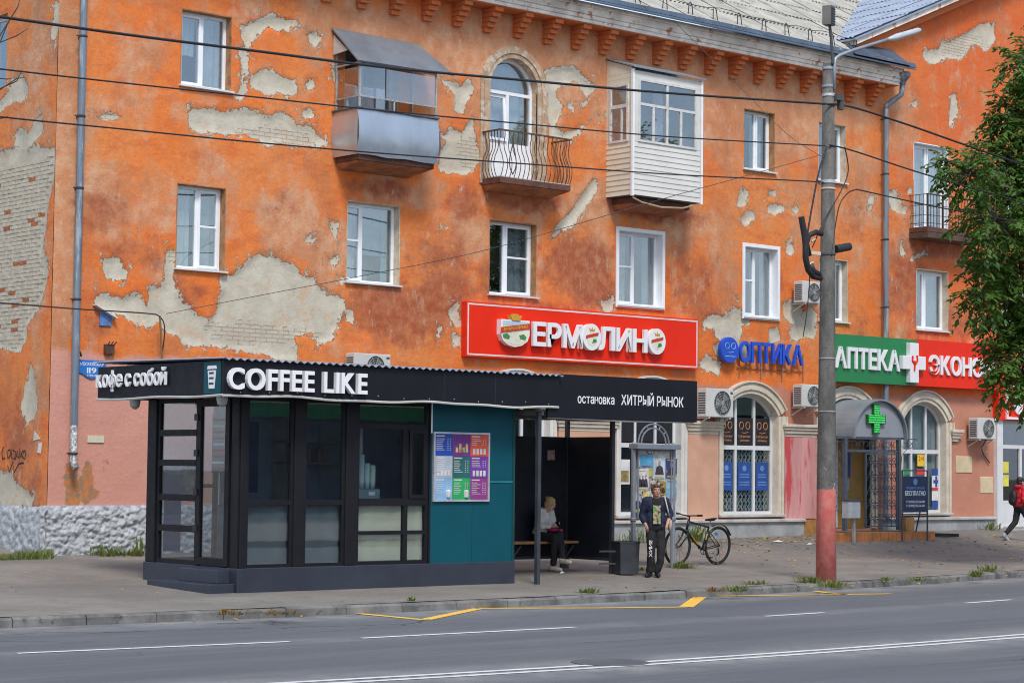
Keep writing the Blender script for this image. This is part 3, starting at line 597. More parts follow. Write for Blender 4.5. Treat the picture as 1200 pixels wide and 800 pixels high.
for r0, r1, yf in ((hw-.012, hw+.09, -.035), (hw+.09, hw+.17, -.06), (hw+.17, hw+.25, -.04)):
    tr.arc(cx, zc, r0, r1, -R(90), R(90), yf, .03, 24)
    for s in (-1, 1): a, b_ = sorted((cx+s*r0, cx+s*r1)); tr.box(a, b_, yf, .03, z0-.1, zc)
tr.build('door_surround', M_STU, BLD)

# ground-floor arched openings
def seg_arch(w, rise): r = (w*w+rise*rise)/(2*rise); return r, math.asin(w/r)
M_GLD = glass('shop_glass', (.80, .85, .86), 2.0, .04)
M_WFR = mat('white_shop_frame', (.66, .67, .68), .45, var=.08)
gw = {}
for k, (a, b_) in GND.items():
    c = (a+b_)/2; w = (b_-a)/2; r, an = seg_arch(w, G_RISE); zc = G_TOP-r; zs = G_TOP-G_RISE; zb = G_SILL if k != 'A3' else .7
    m_ = M_STUW if k in ('A2', 'A3', 'A4') else mat('white_stucco_trim', (.64, .62, .58), .85, var=.1, bump=.3)
    s_ = MB(); n = 16; P_ = [(c+r*math.sin(t_), zc+r*math.cos(t_)) for t_ in np.linspace(-an, an, n+1)]
    for i in range(n): (ax, az), (bx, bz) = P_[i], P_[i+1]; s_.quad((ax, .006, az), (bx, .006, bz), (bx, .006, G_TOP+.02), (ax, .006, G_TOP+.02))
    s_.build('spandrel', M_WALL, BLD)
    tr = MB()
    for r0, r1, yf in ((-.01, .08, -.04), (.08, .16, -.075), (.16, .25, -.055), (.25, .29, -.1)):
        tr.arc(c, zc, r+r0, r+r1, -an, an, yf, .03, 22)
        if r1 < .2:
            for s in (-1, 1): p, q = sorted((c+s*(w+r0), c+s*(w+r1))); tr.box(p, q, yf, .03, zb, zs)
        else:
            for s in (-1, 1): p, q = sorted((c+s*(w+r0-.03), c+s*(w+r1-.03))); tr.box(p, q, yf, .03, 3.2, zs+.0)
    tr.build('arch_moulding', m_, BLD)
    if k == 'A3': continue
    G = MB(); r_i, r_o = r-.09, r-.012
    G.arc(c, zc, r_i, r_o, -an*.97, an*.97, .16, .23, 18); G.box(a+.012, a+.08, .16, .23, zb, zs+.03); G.box(b_-.08, b_-.012, .16, .23, zb, zs+.03); G.box(a+.08, b_-.08, .16, .23, zb, zb+.07)
    zt_ = 2.62; G.box(a+.08, b_-.08, .162, .228, zt_-.05, zt_+.05)
    for f in (1/3, 2/3):
        x = a+(b_-a)*f; zz = zc+math.sqrt(max(0, r_i*r_i-(x-c)**2)); G.box(x-.032, x+.032, .161, .229, zb+.07, zt_-.05); G.box(x-.032, x+.032, .161, .229, zt_+.05, zz)
    G = G.build('shop_window', M_WFR, BLD); gw[k] = G
    for i in range(3):
        p, q = a+(b_-a)*i/3+(.08 if i == 0 else .032), a+(b_-a)*(i+1)/3-(.08 if i == 2 else .032)
        MB().box(p, q, .19, .2, zb+.07, zt_-.05).build('pane', M_GLD, G)
        tp = [(p, zt_+.05), (q, zt_+.05)]+[(x, zc+math.sqrt(max(0, r_i*r_i-(x-c)**2))) for x in np.linspace(q, p, 6)]
        MB().prism(tp, .19, .2).build('pane', M_GLD, G)
    rv = MB(); rv.box(a-.02, a+.012, 0, .25, zb, zs+.1); rv.box(b_-.012, b_+.02, 0, .25, zb, zs+.1); rv.arc(c, zc, r-.012, r+.02, -an, an, 0, .25, 14); rv.build('reveal', m_, G)
    MB().box(a-.15, b_+.15, -.16, .16, zb-.06, zb).build('sill', M_LEDGE, G, bevel=.01)
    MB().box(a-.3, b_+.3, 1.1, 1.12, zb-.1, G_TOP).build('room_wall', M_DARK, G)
# imposts and piers
def impost(x0, x1):
    im = MB()
    for z0_, z1_, y_ in ((2.90, 2.98, -.07), (2.98, 3.06, -.11), (3.06, 3.13, -.145), (3.13, 3.2, -.18)): im.box(x0-(abs(y_)-.07), x1+(abs(y_)-.07), y_, .03, z0_, z1_)
    im.build('impost', M_STUW, BLD, bevel=.008)
impost(5.27, 6.27); impost(8.58, 9.72); impost(15.05, 15.3); impost(1.28, 2.95)
MB().box(5.27, 6.27, -.06, .03, .955, 2.90).build('pier', mat('peach_pier_paint', (.60, .34, .235), .9, var=.1, scale=1.5, bump=.3, col2=(.5, .4, .3), amt=.12), BLD)
MB().box(8.58, 9.72, -.06, .03, .955, 2.90).build('pier', mat('worn_pink_pier_paint', (.60, .29, .28), .9, var=.15, scale=2, bump=.3, col2=(.55, .07, .08), amt=.52, streak=True), BLD)
MB().box(1.28, 2.95, -.06, .03, .955, 2.90).build('pier', mat('peach_pier_paint', ()), BLD)
for px, py, w_, h_ in ((1129.5, 544, .34, .24), (1156, 568, .28, .24)):
    c = PY(px, py); MB().box(c.x-w_, c.x+w_, -.02, .03, c.z-h_*.9, c.z+h_*.9).build('plaster_patch', mat('cream_patch', (.62, .5, .32), .9, var=.1, bump=.3), BLD, bevel=.015)
# pane contents of the shops
M_BLIND = mat('vertical_blind', (.55, .60, .64), .8, var=.1)
for k in ('A4', 'A2', 'A1'):
    a, b_ = GND[k]; G = gw[k]
    if k == 'A4':
        for i in range(22): x = a+.06+(b_-a-.12)*i/21; q = MB(); q.beam((x, .33, 1.15), (x, .33, 3.85), .075, .006, (.5, .85, 0)); q.build('blind_slat', M_BLIND, G)
    if k == 'A2':
        gr = MB(); Mg = mat('pale_lattice_grille', (.62, .68, .68), .5)
        for i in range(15):
            x = a+.06+(b_-a-.12)*i/14; gr.box(x-.012, x+.012, .262, .275, 1.1, 2.6)
            if i < 14:
                for j in range(9):
                    z = 1.15+j*.155; x2 = x+(b_-a-.12)/14; gr.beam((x, .255, z), (x2, .255, z+.155), .010, .016, (0, 1, 0)); gr.beam((x2, .248, z), (x, .248, z+.155), .010, .016, (0, 1, 0))
        gr.build('lattice_grille', Mg, G, kind='stuff')
# ---------------------------------------------------------------- cornice
M_COR = mat('weathered_cornice', (.84, .76, .69), .9, var=.2, scale=2.2, bump=.5, bscale=14, col2=(.46, .21, .10), amt=.38)
t = NT('orange_corbel_paint'); M_CORB = t.bsdf(t.mix(t.rng(t.noise(6, 5, .6), .35, .7), (.62, .15, .035), (.50, .17, .07)), .9, 0, t.bump(t.noise(30, 4), .4, .01))
for j, (z0_, z1_, y_) in enumerate(((11.76, 11.84, -.50), (11.84, 11.93, -.53), (11.93, 12.08, -.57), (12.08, 12.17, -.64))):
    q = MB(); q.prism([(X_L-.5, y_), (12.35, y_), (12.35, .06), (X_L-.5, .06)], z0_, z1_, 'xy'); q.build('cornice_moulding', M_COR, BLD, bevel=.01)
MB().box(X_L, 12.3, -.47, .03, 11.74, 11.762).build('soffit', M_CORB, BLD)
cb = MB()
for i in range(5):
    yf = -.10-.085*i; cb.box(-.11, .11, yf, .03, 11.25+i*.1, 11.25+i*.1+.088); cb.box(-.095, .095, yf+.012, .03, 11.25+i*.1+.086, 11.25+(i+1)*.1-.0)
cbm = cb.mesh('corbel', M_CORB)
for i in range(28):
    o = link('corbel', cbm, BLD); o.location = (11.75-i*.84+rnd.uniform(-.02, .02), 0, rnd.uniform(-.008, .008))
# ---------------------------------------------------------------- roofs
M_SLATE = mat('weathered_slate_sheet', (.40, .385, .345), .9, var=.2, scale=1.6, bump=.4, bscale=25, col2=(.25, .23, .2), amt=.35)
M_GUT = mat('blue_grey_flashing', (.085, .12, .17), .5, .3, var=.25, scale=1.5, col2=(.3, .33, .36), amt=.25)
M_BLUE = mat('blue_grey_roof_sheet', (.30, .35, .44), .6, .1, var=.15, scale=2, bump=.2)
TA = math.atan(.60); rf = MB(); L = 12
rf.add([(X_L-.6, -.72, 12.2), (12.5, -.72, 12.2), (12.5, .15, 12.2+.87*.6), (20, .15, 12.2+.87*.6), (20, -.72+L*math.cos(TA), 12.2+L*math.sin(TA)), (X_L-.6, -.72+L*math.cos(TA), 12.2+L*math.sin(TA))], [(0, 1, 2, 3, 4, 5)])
ROOF = rf.build('roof', mat('roof_boards', (.1, .09, .08), .9), BLD)
def sheet_mesh(name, wid, ln, waves, amp, m):
    q = MB(); n = waves*6; vs = []
    for i in range(n+1):
        x = wid*i/n; z = amp*math.cos(i/6*2*math.pi); vs += [(x, 0, z), (x, ln, z), (x, 0, z-.012)]
    q.add(vs, [(3*i, 3*i+3, 3*i+4, 3*i+1) for i in range(n)]+[(3*i+2, 3*i+5, 3*i+3, 3*i) for i in range(n)]); return q.mesh(name, m, False)
sm = [sheet_mesh('roof_sheet', 1.12, 1.3, 8, .024, M_SLATE)]
for r_ in range(6):
    for c_ in range(17):
        x = 1.2+c_*1.1+(0 if r_ % 2 else .03); s0 = .12+r_*1.15
        if x > (11.2 if r_ < 1 else 18.5): continue
        o = link('roof_sheet', sm[0], ROOF); o.location = (x, -.72+s0*math.cos(TA), 12.2+s0*math.sin(TA)+.07+rnd.uniform(0, .015)); o.rotation_euler = (TA-.03+rnd.uniform(-.008, .008), rnd.uniform(-.006, .006), rnd.uniform(-.008, .008))
q = MB(); q.prism([(-.86, 12.15), (-.62, 12.27), (-.42, 12.4), (-.42, 12.36), (-.6, 12.2), (-.86, 12.13)], X_L-.6, 12.55, 'yz'); q.build('eaves_flashing', M_GUT, ROOF)
for i in range(26): q = MB(); x = -8+i*.8; q.prism([(-.70, 12.24), (-.64, 12.36), (-.60, 12.36), (-.64, 12.24)], x, x+.79, 'yz'); q.build('gutter_strip', M_GUT, ROOF)
M_WIRE = mat('dark_steel_wire', (.05, .045, .045), .6, .6)
for i in range(15):
    x = -1+i*.83; z = 12.36; y = -.5; b0 = rnd.uniform(-.03, .03)
    MB().tube([(x-.09, y, z-.1), (x-.05+b0, y+.02, z+.3), (x+b0, y+.03, z+.36), (x+.05+b0, y+.02, z+.3), (x+.09, y, z-.1)], .012, 5).build('snow_guard', M_WIRE, ROOF)
MB().tube([(-1+i*.4, -.47+rnd.uniform(-.01, .01), 12.7+rnd.uniform(-.03, .03)) for i in range(30)], .008, 5).build('guard_wire', M_WIRE, ROOF)
# wing gable: rake board and blue-grey roof
wr = MB(); xr0, xr1 = 10.6, 19.5
for yy0, yy1, o0, o1, mm, nm in ((-.46, .02, -.02, .16, M_COR, 'rake_board'), (-.3, .02, -.22, -.02, M_CORB, 'rake_moulding')):
    q = MB(); q.prism([(xr0+.1, rake(xr0+.1)+o0), (xr1, rake(xr1)+o0), (xr1, rake(xr1)+o1), (xr0+.1, rake(xr0+.1)+o1)], yy0, yy1); q.build(nm, mm, BLD)
    q = MB(); q.prism([(xr1, rake(xr1)+o0), (28.4, rake(10.6)+o0), (28.4, rake(10.6)+o1), (xr1, rake(xr1)+o1)], yy0, yy1); q.build(nm, mm, BLD)
WR = MB(); WR.prism([(xr0, rake(xr0)+.165), (xr1, rake(xr1)+.165), (28.5, rake(10.5)+.165), (28.5, rake(10.5)+.12), (xr1, rake(xr1)+.12), (xr0, rake(xr0)+.12)], -.52, 13); WR = WR.build('wing_roof', M_BLUE, BLD)
TB = math.atan(.423); bm2 = sheet_mesh('metal_sheet', 1.12, 1.3, 8, .018, M_BLUE)
for r_ in range(6):
    for c_ in range(8):
        s0 = r_*1.15; x = xr0+s0*math.cos(TB); o = link('metal_sheet', bm2, WR)
        o.matrix_world = Matrix.Translation((x, -.5+c_*1.1+1.12, rake(xr0)+.2+s0*math.sin(TB)+rnd.uniform(0, .012))) @ Matrix.Rotation(-TB+.02, 4, 'Y') @ Matrix.Rotation(R(-90), 4, 'Z')
q = MB(); q.add([(10.3, -.78, 12.24), (12.5, -.78, 12.24), (12.55, -.1, 12.75), (11.0, -.1, 12.72), (10.5, -.3, 12.6)], [(0, 1, 2, 3, 4)]); q.build('corner_flashing', M_GUT, ROOF)

# ---------------------------------------------------------------- drainpipes
M_ZINC = mat('galvanised_pipe', (.17, .21, .26), .5, .3, var=.3, scale=3.5, streak=True, col2=(.36, .40, .44), amt=.45); M_BRKT = mat('rusty_bracket', (.07, .05, .045), .8, .3)
def pipe(x, zt, zb, y=-.17, r=.065, worn=None, zbr=(), ol=.25):
    P = MB(); z = zb+.28; segs = []
    n = max(2, int((zt-zb)/1.6)); zz = np.linspace(zt, zb+ol, n+1)
    for i in range(n): P.tube([(x, y, zz[i]), (x, y, zz[i+1]+.0)], [r*1.07, r*.98], 14)
    P = P.build('drainpipe', M_ZINC, BLD, smooth=False)
    q = MB(); q.tube([(x, y, zb+ol), (x, y, zb+.1), (x+.01, y-.09, zb-.02)], r*.97, 14); q.build('outlet', worn or M_ZINC, P, smooth=True)
    for z in zbr: q = MB(); q.lathe([(r*1.15, -.02), (r*1.25, 0), (r*1.15, .02)], (x, y, z)); q.box(x-.012, x+.012, y, .02, z-.012, z+.012); q.box(x-.13, x-.06, y-.01, y+.01, z-.012, z+.012); q.build('bracket', M_BRKT, P)
    return P
p1_ = pipe(-10.53, 11.6, 2.0, ol=.75, zbr=(9.75, 7.0, 5.0, 2.25, 8.3), worn=mat('scuffed_pipe', (.22, .23, .24), .7, .2, var=.4, scale=12, col2=(.6, .6, .58), amt=.55))
p2_ = pipe(12.22, 11.2, .9, zbr=(10.95, 9.55, 7.9, 6.2))
q = MB(); q.tube([(12.22, -.17, 11.2), (12.22, -.19, 11.28), (12.42, -.5, 11.55), (12.44, -.52, 11.85)], .07, 14); q.build('swan_neck', M_ZINC, p2_, smooth=True)
q = MB(); q.lathe([(.075, 0), (.08, .06), (.19, .2), (.2, .3), (.17, .3)], (12.44, -.52, 11.8), n=18); q.build('hopper', M_ZINC, p2_)
q = MB(); q.tube([(-10.53, -.17, 11.5), (-10.53, -.3, 11.75), (-10.53, -.55, 11.95)], .07, 14); q.build('swan_neck', M_ZINC, p1_, smooth=True)
# ================================================================== BALCONIES (parts of the building)
M_SLAB = mat('rusty_balcony_edge', (.115, .05, .035), .8, var=.3, scale=6, bump=.3, col2=(.28, .2, .15), amt=.2)
M_SLABU = mat('stained_balcony_underside', (.33, .14, .06), .9, var=.3, scale=3, bump=.3, col2=(.2, .1, .06), amt=.4)
M_GALV = mat('galvanised_sheet', (.50, .55, .62), .36, .75, var=.12, scale=1.2, bump=.06, bscale=6, streak=True)
M_GREY = mat('grey_awning_sheet', (.20, .225, .26), .5, .25, var=.15, scale=1.3, col2=(.26, .26, .24), amt=.15)
M_FRM = mat('grey_painted_steel', (.36, .37, .37), .6, .2, var=.25, scale=8, col2=(.22, .14, .1), amt=.2)
def slab(x0, x1, d, zt, name='balcony', lab=None):
    q = MB(); q.prism([(x0, .02), (x1, .02), (x1, -d), (x0, -d)], zt-.13, zt, 'xy'); B = q.build(name, M_SLAB, BLD, bevel=.01, label=lab)
    q = MB(); q.add([(x0+.02, .02, zt-.135), (x1-.02, .02, zt-.135), (x1-.02, -d+.02, zt-.135), (x0+.02, -d+.02, zt-.135), (x0+.1, .02, zt-.26), (x1-.1, .02, zt-.26)], [(0, 3, 4), (1, 5, 2), (3, 2, 5, 4)]); q.build('underside', M_SLABU, B); return B
# 1: clad in sheet metal under a tin awning
B1 = slab(-4.74, -2.84, .76, 8.2, lab='balcony clad in dented galvanised sheet under a grey tin awning')
bx0, bx1, byf = -4.83, -2.81, -.84
def clad(prof, name):
    q = MB(); n = 12
    return q
prof = [(8.17, .02), (8.28, .0), (8.5, -.05), (8.75, -.03), (8.95, 0), (9.08, .02)]
q = MB(); nn = 14
vs = []
for i in range(nn+1):
    x = bx0+(bx1-bx0)*i/nn
    for z, o in prof: vs.append((x, byf+o+.012*math.sin(i*1.3+z*7)*(.4 if z > 9 else 1), z+.01*math.sin(i*.9)))
k_ = len(prof); q.add(vs, [(i*k_+j, (i+1)*k_+j, (i+1)*k_+j+1, i*k_+j+1) for i in range(nn) for j in range(k_-1)]); q.build('front_cladding', M_GALV, B1, smooth=True)
for xx, s in ((bx0, -1), (bx1, 1)):
    q = MB(); vs = []
    for i in range(6):
        y = byf+(-byf)*i/5
        for z, o in prof: vs.append((xx-s*o*.9, y+(o if i == 0 else 0), z))
    q.add(vs, [(i*k_+j, (i+1)*k_+j, (i+1)*k_+j+1, i*k_+j+1) for i in range(5) for j in range(k_-1)]); q.build('side_cladding', M_GALV, B1, smooth=True)
q = MB(); q.beam((bx0-.02, byf, 9.09), (bx1+.02, byf, 9.09), .06, .025); q.beam((bx0, byf, 9.09), (bx0, 0, 9.09), .06, .025); q.beam((bx1, byf, 9.09), (bx1, 0, 9.09), .06, .025); q.build('cap_rail', mat('dark_cap_rail', (.12, .13, .14), .6, .3), B1)
fr = MB()
for x, y in ((bx0+.05, byf+.03), (bx1-.05, byf+.03), (bx0+.05, -.05), (bx1-.05, -.05)): fr.beam((x, y, 9.1), (x, y, 10.02 if y < -.5 else 10.3), .035, .035)
for z in (9.32, 9.98): fr.beam((bx0+.05, byf+.03, z), (bx1-.05, byf+.03, z), .03, .035); fr.beam((bx0+.05, byf, z), (bx0+.05, 0, z), .03, .03)
fr.beam(((bx0+bx1)/2-.1, byf+.03, 9.1), ((bx0+bx1)/2-.1, byf+.03, 9.32), .03, .03); fr.beam((bx0+.05, -.42, 9.1), (bx0+.05, -.42, 9.32), .03, .03)
fr.build('glazing_frame', M_FRM, B1)
M_GBAL = glass('balcony_glass', (.86, .88, .9), 2.6, .12)
MB().box(bx0+.08, bx0+.68, byf+.03, byf+.036, 9.34, 9.96).build('pane', M_GBAL, B1); MB().box(bx0+.7, bx1-.07, byf+.018, byf+.024, 9.34, 9.92).build('pane', M_GBAL, B1)
MB().box(bx0+.047, bx0+.053, byf+.06, -.1, 9.34, 9.9).build('pane', M_GBAL, B1)
aw = MB(); a0, a1, f0, f1 = Vector((-4.9, -.01, 10.74)), Vector((-2.72, -.01, 10.72)), Vector((-4.9, -.9, 9.97)), Vector((-2.48, -.9, 10.0))
up_ = Vector((0, -.02, .022)); aw.add([a0, a1, f1, f0, a0+up_, a1+up_, f1+up_, f0+up_], [(3, 2, 1, 0), (4, 5, 6, 7), (0, 1, 5, 4), (1, 2, 6, 5), (2, 3, 7, 6), (3, 0, 4, 7)]); aw.build('awning', M_GREY, B1)
q = MB(); q.add([(-4.86, -.03, 10.22), (-4.86, -.03, 10.62), (-4.86, -.5, 10.25), (-4.84, -.03, 10.22), (-4.84, -.03, 10.62), (-4.84, -.5, 10.25)], [(0, 1, 2), (5, 4, 3), (0, 3, 4, 1), (1, 4, 5, 2), (2, 5, 3, 0)]); q.build('side_panel', mat('white_board', (.6, .6, .6), .7), B1)
# 2: open balcony with bellied wrought-iron balusters
M_IRON = mat('rusty_wrought_iron', (.12, .075, .055), .8, .2, var=.35, scale=14)
B2 = slab(-.95, 1.04, .62, 8.13, lab='small balcony with bellied wrought iron balusters')
MB().box(-.93, 1.02, -.6, .0, 8.131, 8.15).build('deck', mat('pale_balcony_deck', (.5, .48, .45), .9), B2)
def bel(x, y, nx, ny, z0=8.14, z1=9.1, s=.07): return [(x+nx*s*f, y+ny*s*f, z0+(z1-z0)*h) for h, f in ((0, .2), (.08, .75), (.2, 1.25), (.32, 1.3), (.45, .8), (.6, -.2), (.72, -.5), (.85, -.25), (.88, 0), (1, 0))]
for i in range(17): x = -.92+1.95*i/16; MB().tube(bel(x, -.58, 0, -1), .010, 6).build('baluster', M_IRON, B2)
for i in range(1, 6):
    y = -.58+.56*i/6
    MB().tube(bel(-.93, y, -1, 0), .010, 6).build('baluster', M_IRON, B2); MB().tube(bel(1.04, y, 1, 0), .010, 6).build('baluster', M_IRON, B2)
for s in (-1, 1): MB().tube([(-.62+s*a, -.63, 8.2+z) for a, z in ((0, 0), (.07, .12), (.1, .25), (.07, .42), (.02, .6), (.0, .85))], .012, 6).build('baluster', M_IRON, B2)
q = MB(); q.beam((-.97, -.58, 9.12), (1.08, -.58, 9.12), .05, .03); q.beam((-.94, -.58, 9.12), (-.94, 0, 9.12), .05, .03); q.beam((1.05, -.58, 9.12), (1.05, 0, 9.12), .05, .03); q.build('handrail', M_IRON, B2)
# 3: glazed balcony with white board cladding
M_BRD = mat('white_siding_board', (.67, .66, .62), .55, var=.07, scale=1.5, bump=.05); M_BRDC = mat('cream_siding_board', (.64, .60, .49), .6, var=.07, scale=1.5)
M_OLD = mat('flaking_white_paint', (.62, .62, .60), .75, var=.12, scale=6, bump=.3, col2=(.36, .26, .18), amt=.28)
B3 = slab(2.85, 4.7, .62, 8.06, lab='glazed balcony clad in white siding boards')
gx0, gx1, gy = 2.69, 4.85, -.82
for i in range(10):
    z = 8.08+i*.118
    MB().add([(gx0+.04, gy+.0, z+.118), (gx1-.04, gy, z+.118), (gx1-.04, gy-.014, z), (gx0+.04, gy-.014, z), (gx0+.04, gy+.006, z), (gx1-.04, gy+.006, z)], [(3, 2, 1, 0), (4, 5, 2, 3)]).build('siding_board', M_BRD, B3)
    MB().add([(gx0, 0, z+.118), (gx0, gy+.03, z+.118), (gx0-.014, gy+.03, z), (gx0-.014, 0, z), (gx0+.006, 0, z), (gx0+.006, gy+.03, z)], [(3, 2, 1, 0), (4, 5, 2, 3)]).build('siding_board', M_BRDC, B3)
for z0_, z1_ in ((10.55, 10.66), (10.66, 10.77), (10.77, 10.9)): MB().box(gx0-.01, gx0+.008, gy+.04, 0, z0_+.004, z1_).build('siding_board', M_BRDC, B3)
MB().add([(gx0-.01, 0, 10.9), (gx0-.01, gy+.04, 10.9), (gx0-.01, 0, 11.14)], [(0, 1, 2)]).build('siding_board', M_BRDC, B3)
MB().box(gx0+.03, gx1-.03, gy-.01, gy+.01, 10.66, 10.83).build('siding_board', M_BRD, B3)
for a, b_ in ((gx0+.04, gx0+.16), (gx1-.17, gx1-.04)): MB().box(a, b_, gy-.008, gy+.01, 9.26, 10.66).build('siding_board', M_BRD, B3)
for a, b_ in ((-.1, 0), (gy+.03, gy+.13)): MB().box(gx0-.008, gx0+.01, a, b_, 9.26, 10.55).build('siding_board', M_BRDC, B3)
for x in (gx0, gx1): MB().beam((x, gy, 8.05), (x, gy, 10.86), .06, .06).build('corner_trim', M_PVC, B3)
wx0, wx1, wz0, wz1 = gx0+.16, gx1-.17, 9.26, 10.66
q = MB(); frame_bars(q, wx0, wx1, wz0, wz1, gy-.03, gy+.03, .05); xm = (wx0+wx1)/2-.02; zt_ = 10.1
q.box(xm-.03, xm+.03, gy-.025, gy+.028, wz0+.05, wz1-.05); q.box(wx0+.05, xm-.03, gy-.026, gy+.027, zt_-.03, zt_+.03); q.box(xm+.03, wx1-.05, gy-.026, gy+.027, zt_-.03, zt_+.03)
for f in (.47, .52): pass
x3, x4 = wx0+(xm-wx0)*.52, xm+(wx1-xm)*.47
q.box(x3-.03, x3+.03, gy-.024, gy+.026, wz0+.05, zt_-.03); q.box(x4-.03, x4+.03, gy-.024, gy+.026, wz0+.05, zt_-.03); G3 = q.build('glazing_frame', M_OLD, B3)
for a, b_, c, d in ((wx0+.05, xm-.03, zt_+.03, wz1-.05), (xm+.03, wx1-.05, zt_+.03, wz1-.05), (wx0+.05, x3-.03, wz0+.05, zt_-.03), (x3+.03, xm-.03, wz0+.05, zt_-.03), (xm+.03, x4-.03, wz0+.05, zt_-.03), (x4+.03, wx1-.05, wz0+.05, zt_-.03)):
    MB().box(a, b_, gy, gy+.006, c, d).build('pane', M_GBAL, B3)
q = MB(); y0, y1 = gy+.13, -.1
for a, b_, c, d in ((y0, y0+.05, 9.26, 10.55), (y1-.05, y1, 9.26, 10.55), (y0+.05, y1-.05, 9.26, 9.31), (y0+.05, y1-.05, 10.5, 10.55), (y0+.05, y1-.05, 10.02, 10.1)): q.box(gx0-.03, gx0+.03, a, b_, c, d)
q.box(gx0-.02, gx0+.02, (y0+y1)/2-.1, (y0+y1)/2-.06, 9.31, 10.02); q.build('side_glazing_frame', M_OLD, B3)
MB().box(gx0, gx0+.006, y0+.05, y1-.05, 10.1, 10.5).build('pane', M_GBAL, B3); MB().box(gx0, gx0+.006, y0+.05, y1-.05, 9.31, 10.02).build('pane', M_GBAL, B3)
q = MB(); q.add([(gx0-.05, .02, 11.17), (gx1+.04, .02, 11.17), (gx1+.06, gy-.1, 10.87), (gx0-.06, gy-.1, 10.87), (gx0-.05, .02, 11.2), (gx1+.04, .02, 11.2), (gx1+.06, gy-.1, 10.9), (gx0-.06, gy-.1, 10.9)], [(3, 2, 1, 0), (4, 5, 6, 7), (0, 1, 5, 4), (1, 2, 6, 5), (2, 3, 7, 6), (3, 0, 4, 7)]); q.build('roof_sheet', mat('grey_lean_to_sheet', (.24, .27, .3), .55, .2), B3)
MB().box(gx0+.04, gx1-.04, -.03, -.01, 8.2, 11.1).build('back_wall', mat('pale_balcony_wall', (.46, .48, .46), .9, var=.15, scale=2, col2=(.5, .32, .2), amt=.3), B3)
MB().box(gx0+.03, gx1-.03, gy+.03, -.03, 8.07, 8.1).build('deck', M_DARK, B3)
MB().box(gx1-.006, gx1+.006, gy+.03, 0, 8.08, 10.86).build('side_cladding', M_BRD, B3)
MB().box(gx0+1.1, gx0+1.4, -.35, -.3, 8.2, 10.6).build('curtain', M_CURT, B3)
MB().tube([PY(741, 231, -.8), PY(752, 237, -.8), PY(775, 243, -.82), PY(800, 244, -.82), PY(812, 241, -.8)], .02, 6).build('hanging_strip', mat('old_foam_strip', (.42, .31, .2), .9), B3)
# 4: grid-railed balcony on the wing
B4 = slab(13.36, 15.6, .58, 8.3, lab='narrow rusty balcony with a thin grid railing beside the tree')
q = MB(); q.prism([(13.34, .02), (15.62, .02), (15.62, -.6), (13.34, -.6)], 8.02, 8.16, 'xy'); q.build('lower_slab', mat('dark_rusty_slab', (.09, .055, .04), .85, var=.3, scale=5, bump=.4), B4)
M_IR2 = mat('dark_iron_rail', (.06, .05, .045), .8, .2)
for i in range(18): x = 13.39+i*.128; MB().tube([(x, -.55, 8.3), (x, -.55, 9.12)], .007, 5).build('baluster', M_IR2, B4)
for i in range(1, 5): MB().tube([(13.39, -.55+i*.12, 8.3), (13.39, -.55+i*.12, 9.12)], .007, 5).build('baluster', M_IR2, B4)
q = MB()
for z in (9.13, 8.86, 8.6, 8.4): q.beam((13.38, -.56, z), (15.6, -.56, z), .015 if z < 9 else .04, .012 if z < 9 else .03); q.beam((13.39, -.56, z), (13.39, 0, z), .015 if z < 9 else .04, .012)
q.build('rail', M_IR2, B4)
q = MB(); q.box(13.38, 13.42, -.57, -.53, 8.3, 9.13); q.box(14.0, 14.04, -.57, -.53, 8.3, 9.13); q.build('post', M_IR2, B4)

# ================================================================== SHOP SIGNS
M_RED = mat('red_sign_panel', (.80, .026, .006), .5, var=.05, scale=.8, **{'Specular IOR Level': .25}); M_WLET = mat('white_channel_letter', (.80, .80, .82), .4, var=.03); M_WSIDE = M_WLET
UX, UZ, NY = (1, 0, 0), (0, 0, 1), (0, -1, 0)
sg = thing('shop_sign', 'long red shop sign with white raised letters and a crest', 'sign', (2, -.1, 4.37))
MB().box(-1.44, 5.48, -.16, .0, 4.38, 5.52).build('panel', M_RED, sg)
q = MB(); frame_bars(q, -1.41, 5.45, 4.41, 5.49, -.166, -.158, .035); q.build('border', mat('white_sign_border', (.72, .6, .58), .5), sg)
c0, c1 = PY(625, 408, -.3), PY(777, 413, -.3)
e0, e1, e2, e3, o1_, o2_ = (PY(x, 400, -.28).x for x in (625, 683, 702, 759, 693, 769.5)); letters('ЕРМ', .026, (e0, -.28, 4.69), UX, UZ, NY, e1-e0, .48, .07, M_WLET, sg, gap=.07)
letters('ЛИН', .026, (e2, -.28, 4.69), UX, UZ, NY, e3-e2, .48, .07, M_WLET, sg, gap=.07)
M_CRY, M_CRG, M_CRR = mat('crest_cream', (.70, .68, .55), .5), mat('crest_green', (.05, .24, .06), .5), mat('crest_red', (.55, .05, .02), .5)
